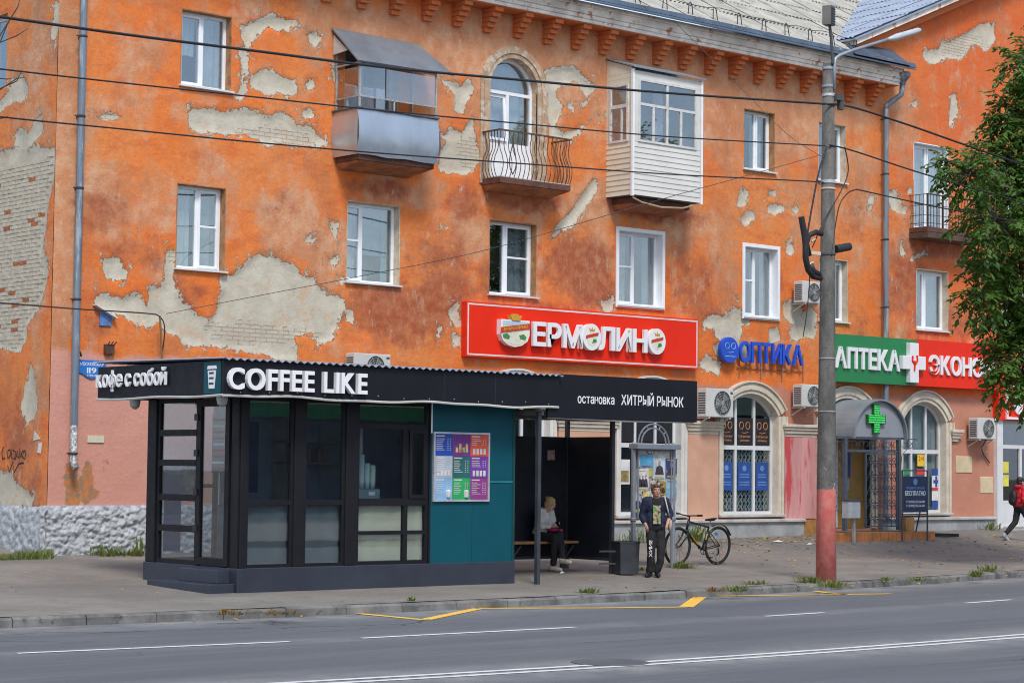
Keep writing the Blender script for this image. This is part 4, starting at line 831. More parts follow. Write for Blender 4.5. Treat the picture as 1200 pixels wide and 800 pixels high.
for cx_ in (o1_, o2_):
    q = MB(); q.lathe([(.29, 0), (.29, .13)], (0, 0, 0), 'y', 28); q.v = [(cx_+x*.92, -.3+y, 4.94+z) for x, y, z in q.v]; d_ = q.build('letter', M_WLET, sg, label='white round letter with a small crest in its middle')
    q = MB(); q.prism([(cx_+.15*math.sin(a), 4.9+.15*math.cos(a)) for a in np.linspace(0, 2*math.pi, 20)[:-1]], -.304, -.3005); q.build('crest_disc', M_CRY, d_)
    q = MB(); q.prism([(cx_-.19, 4.9), (cx_+.18, 4.98), (cx_+.19, 5.05), (cx_-.18, 4.97)], -.31, -.3045); q.build('crest_band', M_CRR, d_)
    q = MB(); q.prism([(cx_-.07, 5.07), (cx_-.09, 5.14), (cx_-.035, 5.1), (cx_, 5.16), (cx_+.035, 5.1), (cx_+.09, 5.14), (cx_+.07, 5.07)], -.31, -.3005); q.build('crest_crown', mat('crest_gold', (.6, .33, .04), .5), d_)
    q = MB(); q.prism([(cx_+.0, 4.8), (cx_+.14, 4.84), (cx_+.12, 4.9), (cx_+.04, 4.9)], -.308, -.3045); q.build('crest_leaf', M_CRG, d_)
cx_ = PY(604, 390, -.3).x; shp = [(-.40, .24), (.40, .24), (.40, -.07), (.34, -.2), (.19, -.29), (0, -.33), (-.19, -.29), (-.34, -.2), (-.40, -.07)]
cr = MB(); cr.prism([(cx_+x, 4.95+z) for x, z in shp], -.3, -.16); cr = cr.build('crest', M_WLET, sg, label='white shield crest with gold crown and red band')
MB().prism([(cx_+x*.9, 4.95+z*.9) for x, z in shp], -.306, -.3005).build('shield_field', M_CRY, cr)
MB().prism([(cx_-.35, 5.08), (cx_+.35, 5.08), (cx_+.35, 5.16), (cx_-.35, 5.16)], -.309, -.3065).build('shield_sky', mat('crest_sky', (.45, .6, .72), .5), cr)
MB().prism([(cx_-.42, 4.90), (cx_+.41, 5.02), (cx_+.42, 5.14), (cx_-.41, 5.02)], -.318, -.3095).build('crest_band', M_CRR, cr)
letters('ЕРМОЛИНО', .026, (cx_-.34, -.321, 4.945), (.99, 0, .14), UZ, NY, .68, .06, .004, mat('crest_gold', ()), cr, 'band_text', each=False)
for dx in (-.26, .2): MB().prism([(cx_+dx-.07, 4.80), (cx_+dx+.07, 4.78), (cx_+dx+.1, 4.84), (cx_+dx+.02, 4.9), (cx_+dx-.1, 4.87)], -.316, -.3065).build('crest_leaf', M_CRG, cr)
q = MB(); q.prism([(cx_-.11, 5.18), (cx_-.16, 5.29), (cx_-.08, 5.24), (cx_-.045, 5.32), (cx_, 5.24), (cx_+.045, 5.32), (cx_+.08, 5.24), (cx_+.16, 5.29), (cx_+.11, 5.18)], -.33, -.2); q.build('crest_crown', mat('crest_gold', ()), cr)
# blue optician's letters
M_BLET = mat('blue_channel_letter', (.010, .075, .56), .35, var=.05)
og = thing('optician_sign', 'blue raised optician letters with a round face emblem', 'sign', (7.9, -.1, 4.6))
o0_, o9_, oc_ = (PY(x, 412, -.18).x for x in (867.5, 942, 855)); letters('ОПТИКА', .022, (o0_, -.18, 4.62), UX, UZ, NY, o9_-o0_, .46, .06, M_BLET, og, gap=.06)
q = MB(); q.lathe([(.29, 0), (.3, .03), (.3, .11)], (oc_, -.2, 4.87), 'y', 28); e_ = q.build('emblem', M_BLET, og)
M_EMB = mat('pale_blue_line', (.25, .45, .75), .5)
q = MB()
for s in (-1, 1): q.tube([(oc_+s*.105+.07*math.sin(a), -.204, 4.96+.07*math.cos(a)) for a in np.linspace(0, 6.28, 15)[:-1]], .009, 5, True)
q.tube([(oc_-.07, -.204, 4.82), (oc_-.02, -.204, 4.8), (oc_+.11, -.204, 4.83)], .009, 5); q.beam((oc_-.17, -.204, 4.72), (oc_+.17, -.204, 4.72), .02, .006, (0, 1, 0)); q.build('emblem_face', M_EMB, e_)
q = MB()
for z in (4.5,): q.beam((6.9, -.04, z), (9.3, -.04, z), .02, .02)
for x in (7.0, 7.75, 8.5, 9.25): q.beam((x, -.04, 4.25), (x, -.04, 4.9), .018, .018)
q.build('mounting_rails', mat('rusty_rail', (.34, .2, .11), .8), og)
# pharmacy sign, green and red
M_GRN = mat('green_sign_panel', (.012, .20, .060), .4, var=.05, scale=.8)
ph = thing('pharmacy_sign', 'green and red pharmacy sign with white letters and a white cross', 'sign', (13.4, -.1, 4.26))
MB().box(10.12, 13.32, -.28, .0, 4.27, 5.43).build('green_panel', M_GRN, ph); MB().box(13.32, 16.78, -.282, .0, 4.27, 5.45).build('red_panel', M_RED, ph)
pa, pb = PY(981, 435, -.37), PY(1057, 440, -.37); letters('АПТЕКА', .03, (pa.x-.02, -.335, 4.62), UX, UZ, NY, pb.x-pa.x, .48, .05, M_WLET, ph, gap=.06)
pa = PY(1091, 440, -.37); letters('ЭКОНОМ', .03, (pa.x, -.335, 4.60), UX, UZ, NY, 2.75, .45, .05, M_WLET, ph, gap=.06)
c = PY(1072, 425, -.42); w_ = .17
q = MB(); q.prism([(c.x+x, c.z+z) for x, z in ((-w_, -.5), (w_, -.5), (w_, -w_), (.45, -w_), (.45, w_), (w_, w_), (w_, .5), (-w_, .5), (-w_, w_), (-.45, w_), (-.45, -w_), (-w_, -w_))], -.42, -.28); q = q.build('cross', M_WLET, ph, bevel=.012)
h_ = MB(); h_.tube([(c.x-.09, -.425, c.z+.17), (c.x-.1, -.425, c.z+.05), (c.x, -.425, c.z-.05), (c.x+.1, -.425, c.z+.06), (c.x+.08, -.425, c.z+.19)], .03, 6); h_.tube([(c.x, -.425, c.z+.05), (c.x-.02, -.425, c.z-.2)], .028, 6); h_.build('cross_mark', M_RED, q)
# corner shop at the edge of the frame
cs = thing('corner_shop_sign', 'red shop sign with a white rounded square mark above the glass door', 'sign', (18.5, -.1, 3.5))
MB().box(16.86, 21, -.2, .0, 3.50, 5.1).build('panel', M_RED, cs)
c = PY(1194, 473, -.25); q = MB(); frame_bars(q, c.x-.52, c.x+.52, c.z-.42, c.z+.5, -.25, -.2, .06); q.build('square_mark', M_WLET, cs); q = MB(); q.lathe([(.27, 0), (.27, .04)], (0, 0, 0), 'y', 20); q.v = [(c.x+x*.75, -.245+y, c.z+.02+z*1.1) for x, y, z in q.v]; q.build('round_mark', M_WLET, cs)
# shop door
sd = MB(); a, b_, z0, z1 = SHOP
frame_bars(sd, a, b_, z0, z1, .1, .2, .09); sd.box(a+.09, b_-.09, .1, .2, 2.75, 2.85); sd.box(a+1.05, a+1.15, .1, .2, z0+.09, 2.75); sd.box(a+2.05, a+2.15, .1, .2, z0+.09, 2.75)
sd = sd.build('shop_door', M_WFR, BLD); MB().box(a+.09, b_-.09, .14, .15, z0+.75, 2.75).build('pane', glass('dark_shop_glass', (.45, .47, .5), 2.0, .03), sd); MB().box(a+.09, b_-.09, .14, .15, 2.85, z1-.09).build('pane', M_GLD, sd); MB().box(a+.09, b_-.09, .13, .16, z0+.09, z0+.75).build('kick_panel', M_WFR, sd)
MB().box(a-.2, b_+.2, .9, .92, z0, z1).build('room_wall', M_DARK, sd); MB().box(a-.25, a-.001, -.12, .05, .5, 3.5).build('door_pilaster', M_WFR, BLD)
for z in (1.75, 2.1): MB().box(a+.35, a+.6, .132, .138, z, z+.3).build('yellow_notice', mat('yellow_paper', (.7, .62, .1), .7), sd)
MB().box(a+1.4, a+1.8, .132, .138, 2.0, 2.35).build('red_notice', M_RED, sd)
MB().box(16.85, 21, -.5, .1, .4, .62).build('door_step', M_LEDGE, BLD, bevel=.01)

# ================================================================== AIR CONDITIONERS
M_AC = mat('ac_white', (.58, .58, .56), .5, var=.08, scale=2, col2=(.4, .38, .34), amt=.12); M_ACD = mat('ac_dark', (.06, .065, .07), .6); M_ACG = mat('ac_grille', (.28, .29, .29), .5)
def ac(label, x, z, w=.82, h=.6, d=.3):
    A = thing('air_conditioner', label, 'air conditioner', (x, -.12, z), 0, 'air conditioner units on the facade', world=False)
    MB().box(0, w, -d, 0, 0, h).build('casing', M_AC, A, bevel=.015)
    cx, cz, r = w*.58, h*.5, h*.42
    MB().lathe([(r, -.004), (r, -.002)], (cx, -d, cz), 'y', 28).build('fan_recess', M_ACD, A)
    f = MB()
    for k in range(1, 6): f.tube([(cx+r*k/5*math.sin(a), -d-.012, cz+r*k/5*math.cos(a)) for a in np.linspace(0, 2*math.pi, 25)[:-1]], .006, 4, True)
    for k in range(8): a = k*math.pi/4; f.tube([(cx+.03*math.sin(a), -d-.014, cz+.03*math.cos(a)), (cx+r*math.sin(a+.3), -d-.014, cz+r*math.cos(a+.3))], .006, 4)
    f.lathe([(.05, -.02), (.05, -.004)], (cx, -d, cz), 'y', 14); f.build('fan_guard', M_ACG, A)
    b_ = MB()
    for k in range(3):
        bl = []; a0 = k*2*math.pi/3
        b_.add([(cx+.04*math.sin(a0), -d-.006, cz+.04*math.cos(a0)), (cx+r*.9*math.sin(a0+.2), -d-.006, cz+r*.9*math.cos(a0+.2)), (cx+r*.85*math.sin(a0+1.1), -d-.005, cz+r*.85*math.cos(a0+1.1)), (cx+.04*math.sin(a0+1), -d-.006, cz+.04*math.cos(a0+1))], [(0, 1, 2, 3)])
    b_.build('fan', M_ACG, A)
    g = MB()
    for k in range(9): zz = h*.12+k*h*.085; g.box(-.004, .0, -d+.04, -.04, zz, zz+h*.05)
    g.build('side_grille', M_ACD, A)
    for xx in (.1, w-.1): s = MB(); s.beam((xx, .1, -.02), (xx, -d, -.02), .035, .03); s.beam((xx, .1, -.2), (xx, -d+.05, -.02), .03, .02); s.build('bracket', M_AC, A)
    MB().box(w*.88, w*.97, -d-.003, -d, h*.82, h*.9).build('badge', M_ACD, A); return A
def acpx(label, px0, py1, px1, py0):
    p, q, r_ = PY(px0, py1, -.42), PY(px1, py1, -.42), PY(px1, py0, -.42); return ac(label, p.x, p.z, q.x-p.x, r_.z-p.z)
acpx('air conditioner showing just above the black kiosk roof', 415, 444, 457.5, 415.5)
acpx('large air conditioner just right of the black bus stop sign', 828, 488, 859.5, 456)
acpx('air conditioner under the blue optician letters beside the concrete pole', 940, 476, 963, 451)
acpx('upstairs air conditioner behind the coiled cables of the concrete pole', 941, 354, 963, 331)
acpx('air conditioner on the salmon wall under the pharmacy sign right end', 1146, 514, 1167.5, 490)
c = PY(1152, 516, -.2); q = MB(); q.tube([PY(1156, 514, -.3), PY(1150, 525, -.25), PY(1153, 533, -.05), PY(1160, 542, -.05)], .018, 6); tag(q.build('drain_hose', M_ACD), 'thin black drain hose dangling below the salmon wall air conditioner', 'hose')

# ================================================================== PHARMACY PORCH
M_CAN = mat('grey_canopy_sheet', (.24, .27, .30), .5, .2, var=.12, scale=1.5); M_CANE = mat('canopy_end_panel', (.31, .33, .37), .6, var=.06); M_GRI = mat('blue_grey_iron', (.085, .105, .14), .6, .2, var=.15)
YP = -.95; cl, crr = PY(999, 512, YP), PY(1059, 514, YP); zs = 2.93; cx_ = (cl.x+crr.x)/2; hw = (crr.x-cl.x)/2; ztop = PY(1029, 470, YP).z; rise = ztop-zs
porch = thing('pharmacy_porch', 'barrel-roofed pharmacy porch of grey sheet and wrought iron', 'porch', (cx_, -.8, .6))
arc_ = [(cx_+hw*math.sin(a), zs+rise*math.cos(a)) for a in np.linspace(-math.pi/2, math.pi/2, 25)]
MB().prism(arc_, YP, YP+.04).build('end_panel', M_CANE, porch)
ca = MB(); o_ = [(cx_+(hw+.05)*math.sin(a), zs+(rise+.05)*math.cos(a)) for a in np.linspace(-math.pi/2-.05, math.pi/2+.05, 25)]; i_ = [(cx_+(hw+.01)*math.sin(a), zs+(rise+.01)*math.cos(a)) for a in np.linspace(-math.pi/2-.05, math.pi/2+.05, 25)]
for k in range(24): ca.prism([i_[k], o_[k], o_[k+1], i_[k+1]], YP-.1, -.02)
ca.build('barrel_roof', M_CAN, porch)
q = MB(); k_ = .11; c = Vector((PY(1027, 490, YP-.06).x, 0, PY(1027, 491, YP-.06).z)); pl_ = ((-k_, -.36), (k_, -.36), (k_, -k_), (.34, -k_), (.34, k_), (k_, k_), (k_, .36), (-k_, .36), (-k_, k_), (-.34, k_), (-.34, -k_), (-k_, -k_))
q.prism([(c.x+x, c.z+z) for x, z in pl_], YP-.08, YP-.001); crs = q.build('green_cross', mat('green_cross_body', (.01, .12, .03), .4), porch)
t = NT('green_led_rows'); w1 = t.n('ShaderNodeTexWave', {'Vector': t.pos, 'Scale': 5.5}, bands_direction='Z').outputs[0]; w2_ = t.noise(30, 2)
M_LED = t.bsdf((.02, .2, .05), .5, 0, None, **{'Emission Color': (.05, .9, .12, 1), 'Emission Strength': t.math('MULTIPLY', t.math('MULTIPLY', t.rng(w1, .4, .6), t.rng(w2_, .35, .55)), .55)})
MB().prism([(c.x+x*.9, c.z+z*.9) for x, z in pl_], YP-.084, YP-.0805).build('led_face', M_LED, crs)
zp = .68; xl, xr = PY(991, 560, YP).x, PY(1054, 560, YP).x
for x in (xl, xr): MB().box(x-.045, x+.045, YP-.02, YP+.07, zp, zs).build('post', M_GRI, porch)
MB().box(xl-.3, xr+.05, YP-.01, YP+.05, zs-.06, zs).build('beam', M_GRI, porch); ztr = PY(1010, 528, YP).z
MB().box(xl+.045, xr-.045, YP, YP+.05, ztr-.03, ztr+.03).build('transom', M_GRI, porch)
def scroll(mb, fx, cx, cz, s, fl=1, up=1):
    pts = []
    for i in range(15):
        a = i/14*4.4; r = s*(.16+.34*i/14); pts.append(fx(cx+fl*r*math.sin(a), cz+up*(r*math.cos(a))))
    mb.tube(pts, .008, 4)
def grille(mb, fx, u0, u1, z0, z1, cw=.16):
    n = max(1, int((u1-u0)/cw)); m = max(1, int((z1-z0)/cw)); du, dz = (u1-u0)/n, (z1-z0)/m
    for i in range(n):
        for j in range(m): scroll(mb, fx, u0+(i+.5)*du, z0+(j+.5)*dz, du*.95, 1 if (i+j) % 2 else -1, 1 if j % 2 else -1)
    for i in range(1, n): mb.tube([fx(u0+i*du, z0), fx(u0+i*du, z1)], .006, 4)
q = MB(); grille(q, lambda u, z: (u, YP+.02, z), xl+.05, xr-.05, ztr+.03, zs-.06, .2); q.build('top_scrollwork', M_GRI, porch)
gd = MB(); frame_bars(gd, xl+.75, xr-.06, zp+.08, ztr-.05, YP, YP+.04, .035); grille(gd, lambda u, z: (u, YP+.02, z), xl+.79, xr-.1, zp+.12, ztr-.09); gd.build('gate', M_GRI, porch, label='wrought iron scrollwork gate')
gs = MB(); grille(gs, lambda u, z: (xl, u, z), YP+.08, -.05, zp+.35, zs-.1); gs.build('side_scrollwork', mat('pale_scrollwork', (.16, .18, .2), .6, .2), porch)
gs = MB(); grille(gs, lambda u, z: (xr, u, z), YP+.08, -.05, zp+.1, zs-.1); gs.build('side_scrollwork', M_GRI, porch)
q = MB(); q.beam((xr, YP, 2.9), (xr+.7, YP, 2.9), .025, .025)
for s_ in (.2, .45): scroll(q, lambda u, z: (u, YP, z), xr+s_, 2.77, .22)
q.tube([(xr+.05, YP, 2.2), (xr+.1, YP, 2.5), (xr+.35, YP, 2.7), (xr+.6, YP, 2.88)], .01, 5); q.build('scroll_bracket', M_GRI, porch)
# doorway behind
a, b_ = GND['A3']; dm = mat('ochre_door_wall', (.42, .24, .07), .7, var=.12); q = MB(); q.box(a, b_, .2, .26, .7, 3.9); dw = q.build('doorway_wall', dm, BLD)
q = MB(); q.box(a+.02, a+.75, .1, .17, .72, 2.9); q.build('door_leaf', M_WFR, dw); MB().box(a+.14, a+.63, .09, .1, 1.5, 2.75).build('pane', M_GLD, dw)
MB().box(a+1.02, a+1.34, .19, .2, 1.95, 2.55).build('notice', mat('blue_notice', (.03, .06, .28), .6), dw); MB().box(a+1.1, a+1.3, .19, .2, 1.65, 1.88).build('notice', mat('grey_notice', (.4, .4, .4), .6), dw)
MB().box(a, b_, .02, .2, 3.0, 3.9).build('lintel', mat('lintel_grey', (.2, .22, .25), .7), dw)
# tiled platform
M_TILE = mat('orange_step_tile', (.46, .17, .05), .65, var=.2, scale=5, col2=(.3, .12, .05), amt=.25)
g0, g1 = PG(986, 632), PG(1100, 628); plt = thing('entrance_step', 'low platform edged with orange tiles at the pharmacy porch', 'step', (11, -1.6, .45)); yf = -1.5; px0, px1 = PY(984, 630, yf).x, PY(1101, 628, yf).x
MB().box(px0+.9, px1-.02, yf+.3, -.2, .2, .645).build('slab', mat('green_mat', (.10, .12, .08), .95, var=.3, scale=8, bump=.4), plt)
for i in range(int((px1-px0)/.3)):
    x = px0+i*.3; MB().box(x, x+.29, yf, yf+.31, .25, .655+rnd.uniform(-.004, .004)).build('step_tile', M_TILE, plt, bevel=.006)
MB().box(xr+.12, xr+.45, YP-.1, YP+.1, .66, .98).build('tiled_block', mat('ochre_tile', ()), plt)
# letter box on a post, A-board
c = PG(996, 633); mbx = thing('letter_box', 'small grey letter box on a post in front of the porch', 'letter box', (9.6, -1.95, .5)); x = PY(990.5, 610, -1.66).x
MB().box(x, x+.42, -1.77, -1.56, 1.0, 1.4).build('box', mat('pale_grey_box', (.42, .44, .46), .55), mbx, bevel=.01); MB().box(x-.02, x+.44, -1.79, -1.54, 1.4, 1.44).build('lid', M_ACD, mbx); MB().box(x+.28, x+.34, -1.69, -1.63, .4, 1.0).build('post', M_FRM, mbx)
ab = thing('advertising_stand', 'dark blue advertising stand on thin black legs beside the porch', 'sign stand', (12.4, -1.7, .5)); YA = -1.75; a0, a1 = PY(1057, 560, YA), PY(1087, 560, YA); ztA = PY(1072, 557, YA).z; zbA = PY(1072, 600, YA).z; zl = zg(a0.x, YA)
MB().box(a0.x+.03, a1.x-.03, YA-.012, YA+.012, zbA, ztA-.02).build('board', mat('dark_blue_board', (.008, .022, .085), .5), ab)
q = MB()
for x in (a0.x+.01, a1.x-.01): q.beam((x, YA, zl-.02), (x, YA, ztA+.12), .03, .03)
q.beam((a0.x, YA, ztA+.12), (a1.x, YA, ztA+.12), .03, .03); q.beam((a0.x, YA, zbA-.05), (a1.x, YA, zbA-.05), .03, .03); q.beam((a1.x, YA, ztA), (a1.x+.05, YA+.45, zl), .025, .025); q.build('frame', M_ACD, ab)
wA = a1.x-a0.x; hA = ztA-zbA; M_WT = mat('white_print', (.72, .74, .78), .6); M_BT = mat('pale_blue_print', (.12, .25, .5), .6)
letters('БЕСПЛАТНО', .012, (a0.x+.1, YA-.017, zbA+hA*.46), UX, UZ, NY, wA-.2, hA*.12, .004, M_WT, ab, 'headline', each=False)
letters('ПРОВЕРКА ЗРЕНИЯ', .012, (a0.x+.14, YA-.017, zbA+hA*.63), UX, UZ, NY, wA-.28, hA*.06, .004, M_BT, ab, 'print', each=False)
for k in range(2): letters('+7 (492) 535-36-08', .012, (a0.x+.14, YA-.017, zbA+hA*(.26-.11*k)), UX, UZ, NY, wA-.28, hA*.065, .004, M_WT, ab, 'phone_number', each=False)
q = MB(); q.lathe([(hA*.09, 0), (hA*.09, .004)], ((a0.x+a1.x)/2, YA-.017, zbA+hA*.83), 'y', 20); q.build('logo', M_BT, ab)
# posters in shop windows
def sheet(parent, x0, x1, z0, z1, y, m, name='poster', lab=None): return MB().box(x0, x1, y-.003, y, z0, z1).build(name, m, parent, label=lab)
def pxs(px0, py0, px1, py1, y): a, b_ = PY(px0, py0, y), PY(px1, py1, y); return a.x, b_.x, b_.z, a.z
M_PB, M_PY, M_PW, M_PG, M_PR = (mat(n, c, .6) for n, c in (('poster_blue', (.02, .07, .30)), ('poster_yellow', (.75, .52, .03)), ('poster_white', (.66, .66, .66)), ('poster_green', (.03, .28, .12)), ('poster_red', (.55, .05, .05))))
G = gw['A4']; Yw = .185
for b_, m_ in (((1075, 528, 1083.5, 546), M_PY), ((1057.5, 549, 1066, 556), M_PG), ((1074, 549, 1084, 556), M_PR), ((1092, 549, 1102, 557), M_PB), ((1092, 557, 1102, 571), M_PW), ((1092, 571, 1102, 574.5), M_PR), ((1092, 575, 1102, 586), M_PW), ((1092, 587, 1102, 595), M_PB)): sheet(G, *pxs(*b_, Yw), Yw, m_)
x0_, x1_, z0_, z1_ = pxs(1075, 528, 1083.5, 546, Yw); letters('2=1', .012, (x0_+.04, Yw-.007, (z0_+z1_)/2-.06), UX, UZ, NY, x1_-x0_-.08, .13, .003, M_PR, G, 'poster_print', each=False)
x0_, x1_, z0_, z1_ = pxs(1092, 557, 1102, 571, Yw); q = MB(); cxx, czz = (x0_+x1_)/2, (z0_+z1_)/2; q.box(cxx-.04, cxx+.04, Yw-.008, Yw-.0035, czz-.14, czz+.14); q.box(cxx-.12, cxx-.041, Yw-.008, Yw-.0035, czz-.04, czz+.04); q.box(cxx+.041, cxx+.12, Yw-.008, Yw-.0035, czz-.04, czz+.04); q.build('poster_cross', M_PB, G)
G = gw['A2']; M_OPT = mat('dark_optician_film', (.012, .012, .016), .5); M_COPR = mat('copper_print', (.5, .22, .08), .5)
a, b_ = GND['A2']
for i in range(3):
    p, q_ = a+(b_-a)*i/3+(.08 if i == 0 else .032), a+(b_-a)*(i+1)/3-(.08 if i == 2 else .032); c = (p+q_)/2
    f = sheet(G, p, q_, 2.68, 3.32, .186, M_OPT, 'window_film'); q = MB()
    for s in (-1, 1): q.tube([(c+s*.11+.07*math.sin(t_), .18, 3.14+.085*math.cos(t_)) for t_ in np.linspace(0, 6.28, 13)[:-1]], .011, 4, True)
    q.tube([(c-.1, .18, 2.98), (c-.02, .18, 2.96), (c+.12, .18, 2.99)], .009, 4); q.build('film_face', M_COPR, G)
    letters('Губернская', .012, (c-.2, .181, 2.86), UX, UZ, NY, .4, .055, .003, M_COPR, G, 'film_text', each=False); letters('оптика', .012, (c-.16, .181, 2.77), UX, UZ, NY, .32, .05, .003, M_COPR, G, 'film_text', each=False)
    pz = sheet(G, p+.06, q_-.06, 1.62, 2.28, .186, M_PB)
    q = MB(); q.lathe([(.07, 0), (.07, .003)], (c, .179, 2.14), 'y', 14)
    for zz in (1.98, 1.92, 1.8, 1.74): q.box(p+.12, q_-.12, .179, .182, zz, zz+.025)
    q.build('poster_print', mat('pale_blue_print', ()), G)
G = gw['A1']; a, b_ = GND['A1']
sheet(G, a+.06, a+.5, 1.75, 2.3, .186, M_PW); MB().box(a+.1, a+.46, .178, .182, 1.8, 2.05).build('poster_print', mat('poster_food', (.35, .2, .08), .6, var=.5, scale=14, col2=(.1, .25, .06), amt=.5), G)
MB().box(a+.08, b_-.08, .18, .188, 2.7, 3.5).build('dark_film', M_OPT, G)

# ================================================================== WALL BITS
M_BPL = mat('blue_enamel', (.02, .17, .55), .4, var=.06)
hp = thing('house_number_plate', 'blue house number plate reading 119 on the pink wall', 'sign', (-10.1, -.03, 3.3)); p0, p1 = PY(91, 421, -.03), PY(124.5, 421, -.03); w_ = p1.x-p0.x; zt_ = p0.z
MB().prism([(p0.x, zt_), (p1.x, zt_-.0), (p1.x, zt_-.22), (p1.x-.1, zt_-.25), (p1.x-.2, zt_-.31), (p0.x+w_/2, zt_-.34), (p0.x+.2, zt_-.31), (p0.x+.1, zt_-.25), (p0.x, zt_-.22)], -.03, .012).build('plate', M_BPL, hp)
letters('МОСКОВСКАЯ', .012, (p0.x+.05, -.033, zt_-.1), UX, UZ, NY, w_-.1, .055, .003, M_WT, hp, 'street_name', each=False); letters('119', .012, (p0.x+w_*.33, -.033, zt_-.235), UX, UZ, NY, w_*.33, .1, .003, M_WT, hp, 'number', each=False); letters('УЛИЦА', .012, (p0.x+w_*.33, -.033, zt_-.29), UX, UZ, NY, w_*.34, .03, .003, M_WT, hp, 'street_word', each=False)
c0, c1 = PY(103, 510, -.02), PY(122, 518.5, -.02); o = MB().box(c0.x, c1.x, -.02, .01, c1.z, c0.z).build('utility_plate', mat('yellow_white_plate', (.66, .62, .3), .6, var=.1, scale=20, col2=(.6, .6, .58), amt=.6)); tag(o, 'small yellow utility plate on the pink wall left of the kiosk', 'plate')
bb = thing('broken_wall_plate', 'blue plate half covered by a slanting white plank', 'plate', (-9.8, -.03, 4.7)); c0, c1 = PY(117.5, 365, -.03), PY(130.5, 382, -.03); MB().box(c0.x, c1.x, -.03, .01, c1.z, c0.z).build('plate', mat('faded_blue_plate', (.1, .2, .45), .6, var=.2, scale=10), bb)
MB().beam(PY(111, 357, -.06), PY(136, 373, -.06), .02, .13, (0, -1, 0.01)).build('plank', mat('white_plank', (.62, .63, .65), .7), bb); 
c0, c1 = PY(124, 403, -.08), PY(134, 415, -.08); q = MB(); q.box(c0.x, c1.x, -.08, .01, c1.z, c0.z)
for k in range(3): q.tube([(c0.x+.04+k*.06, -.08, c0.z-.02), (c0.x+.06+k*.07, -.12, c0.z+.05)], .012, 5)
tag(q.build('rusty_bracket_plate', mat('rust_plate', (.09, .045, .03), .9, var=.3, scale=12)), 'rusty bracket plate on the orange wall above the kiosk corner', 'bracket')
tag(MB().tube([PY(187.5, 370, -.25), PY(190, 424, -.2)], .02, 6).build('standoff_rod', mat('rusty_rod', (.24, .11, .04), .8)), 'rusty upright rod holding a thin wire above the kiosk', 'rod')
c = PY(91, 416, -.06); tag(MB().tube([(c.x-.06, -.0, c.z), (c.x-.05, -.1, c.z+.04), (c.x+.02, -.12, c.z+.05), (c.x+.05, -.1, c.z-.02)], .02, 6).build('wall_hook', M_BRKT), 'small black iron hook above the house number plate', 'hook')
# graffiti and paper scraps on the side wall
gpts = [[(4, 523), (2, 530), (3, 538), (6, 536)], [(8, 528), (9, 537), (12, 533), (12, 527), (9, 527)], [(14, 526), (13, 535), (17, 538), (18, 529), (15, 527)], [(18, 538), (20, 528), (22, 537), (19, 533)], [(23, 525), (23, 537), (27, 527), (24, 532), (28, 537)], [(28, 528), (26, 535), (29, 538), (30, 530), (28, 527)], [(9, 545), (11, 553), (15, 540), (16, 554), (22, 543), (28, 542)]]
q = MB()
for l in gpts: q.tube([PX(a, b_, X_L-.004) for a, b_ in l], .014, 4)
q.v = [(X_L-.004+(x-(X_L-.004))*.15, y, z) for x, y, z in q.v]; q.build('graffiti', mat('black_spray', (.012, .012, .014), .7), BLD, label='black spray-painted scribble')
for l in ([(40, 505), (47, 514), (39, 516)], [(45, 519), (49, 518), (47.5, 531), (43.5, 530)]):
    a = [PX(x, y, X_L-.012) for x, y in l]; q = MB(); m = len(a); q.add(a+[v_+Vector((.008, 0, 0)) for v_ in a], [tuple(range(m)), tuple(range(2*m-1, m-1, -1))]+[(i, i+m, (i+1) % m+m, (i+1) % m) for i in range(m)]); q.build('paper_scrap', mat('paper_white', (.62, .6, .56), .8), BLD)
# ================================================================== COFFEE KIOSK
M_KB = mat('anthracite_frame', (.012, .012, .015), .5, var=.12, scale=4, **{'Specular IOR Level': .22}); M_KF = mat('black_fascia_panel', (.010, .0105, .016), .5, var=.15, scale=1.2, **{'Specular IOR Level': .22})
M_KBASE = mat('kiosk_base_metal', (.030, .036, .054), .5, .0, col2=(.075, .078, .085), amt=.18, var=.15, scale=1.2, bump=.08, bscale=3); M_TEAL = mat('teal_panel', (.002, .075, .105), .5, var=.08, scale=.7, col2=(.012, .10, .125), amt=.2, **{'Specular IOR Level': .25})
M_KG = glass('kiosk_glass', (.80, .84, .87), 1.8, .05)
kx0, kx1, ky0, ky1, kz0, kz1 = -11.62, -6.18, -7.1, -4.5, .53, 3.1
KI = thing('coffee_kiosk', 'black glazed coffee kiosk with teal end panel and white lettering', 'kiosk', (-8.9, -5.8, .15))
MB().box(kx0-.04, kx1+.03, ky0-.04, ky1+.04, .05, kz0).build('base', M_KBASE, KI, bevel=.01)
# front frame
fx = dict(c=-11.51, m1a=-10.64, m1b=-10.45, m2a=-9.66, m2b=-9.44, e=-7.97)
for a, b_ in ((kx0, fx['c']), (fx['m1a'], fx['m1b']), (fx['m2a'], fx['m2b']), (-7.99, -7.955)): MB().box(a, b_, ky0-.03, ky0+.09, kz0, kz1).build('post', M_KB, KI, bevel=.012)
for nm, a, b_ in (('front_window', fx['c'], fx['m1a']), ('front_window', fx['m1b'], fx['m2a'])):
    q = MB(); frame_bars(q, a, b_, kz0, kz1, ky0, ky0+.07, .05); q.box(a+.05, b_-.05, ky0, ky0+.07, 1.47, 1.55); w_ = q.build(nm, M_KB, KI)
    MB().box(a+.05, b_-.05, ky0+.03, ky0+.04, kz0+.05, 1.47).build('pane', M_KG, w_); MB().box(a+.05, b_-.05, ky0+.03, ky0+.04, 1.55, kz1-.05).build('pane', M_KG, w_)
a, b_ = fx['m2b'], -7.99; xm = -8.45
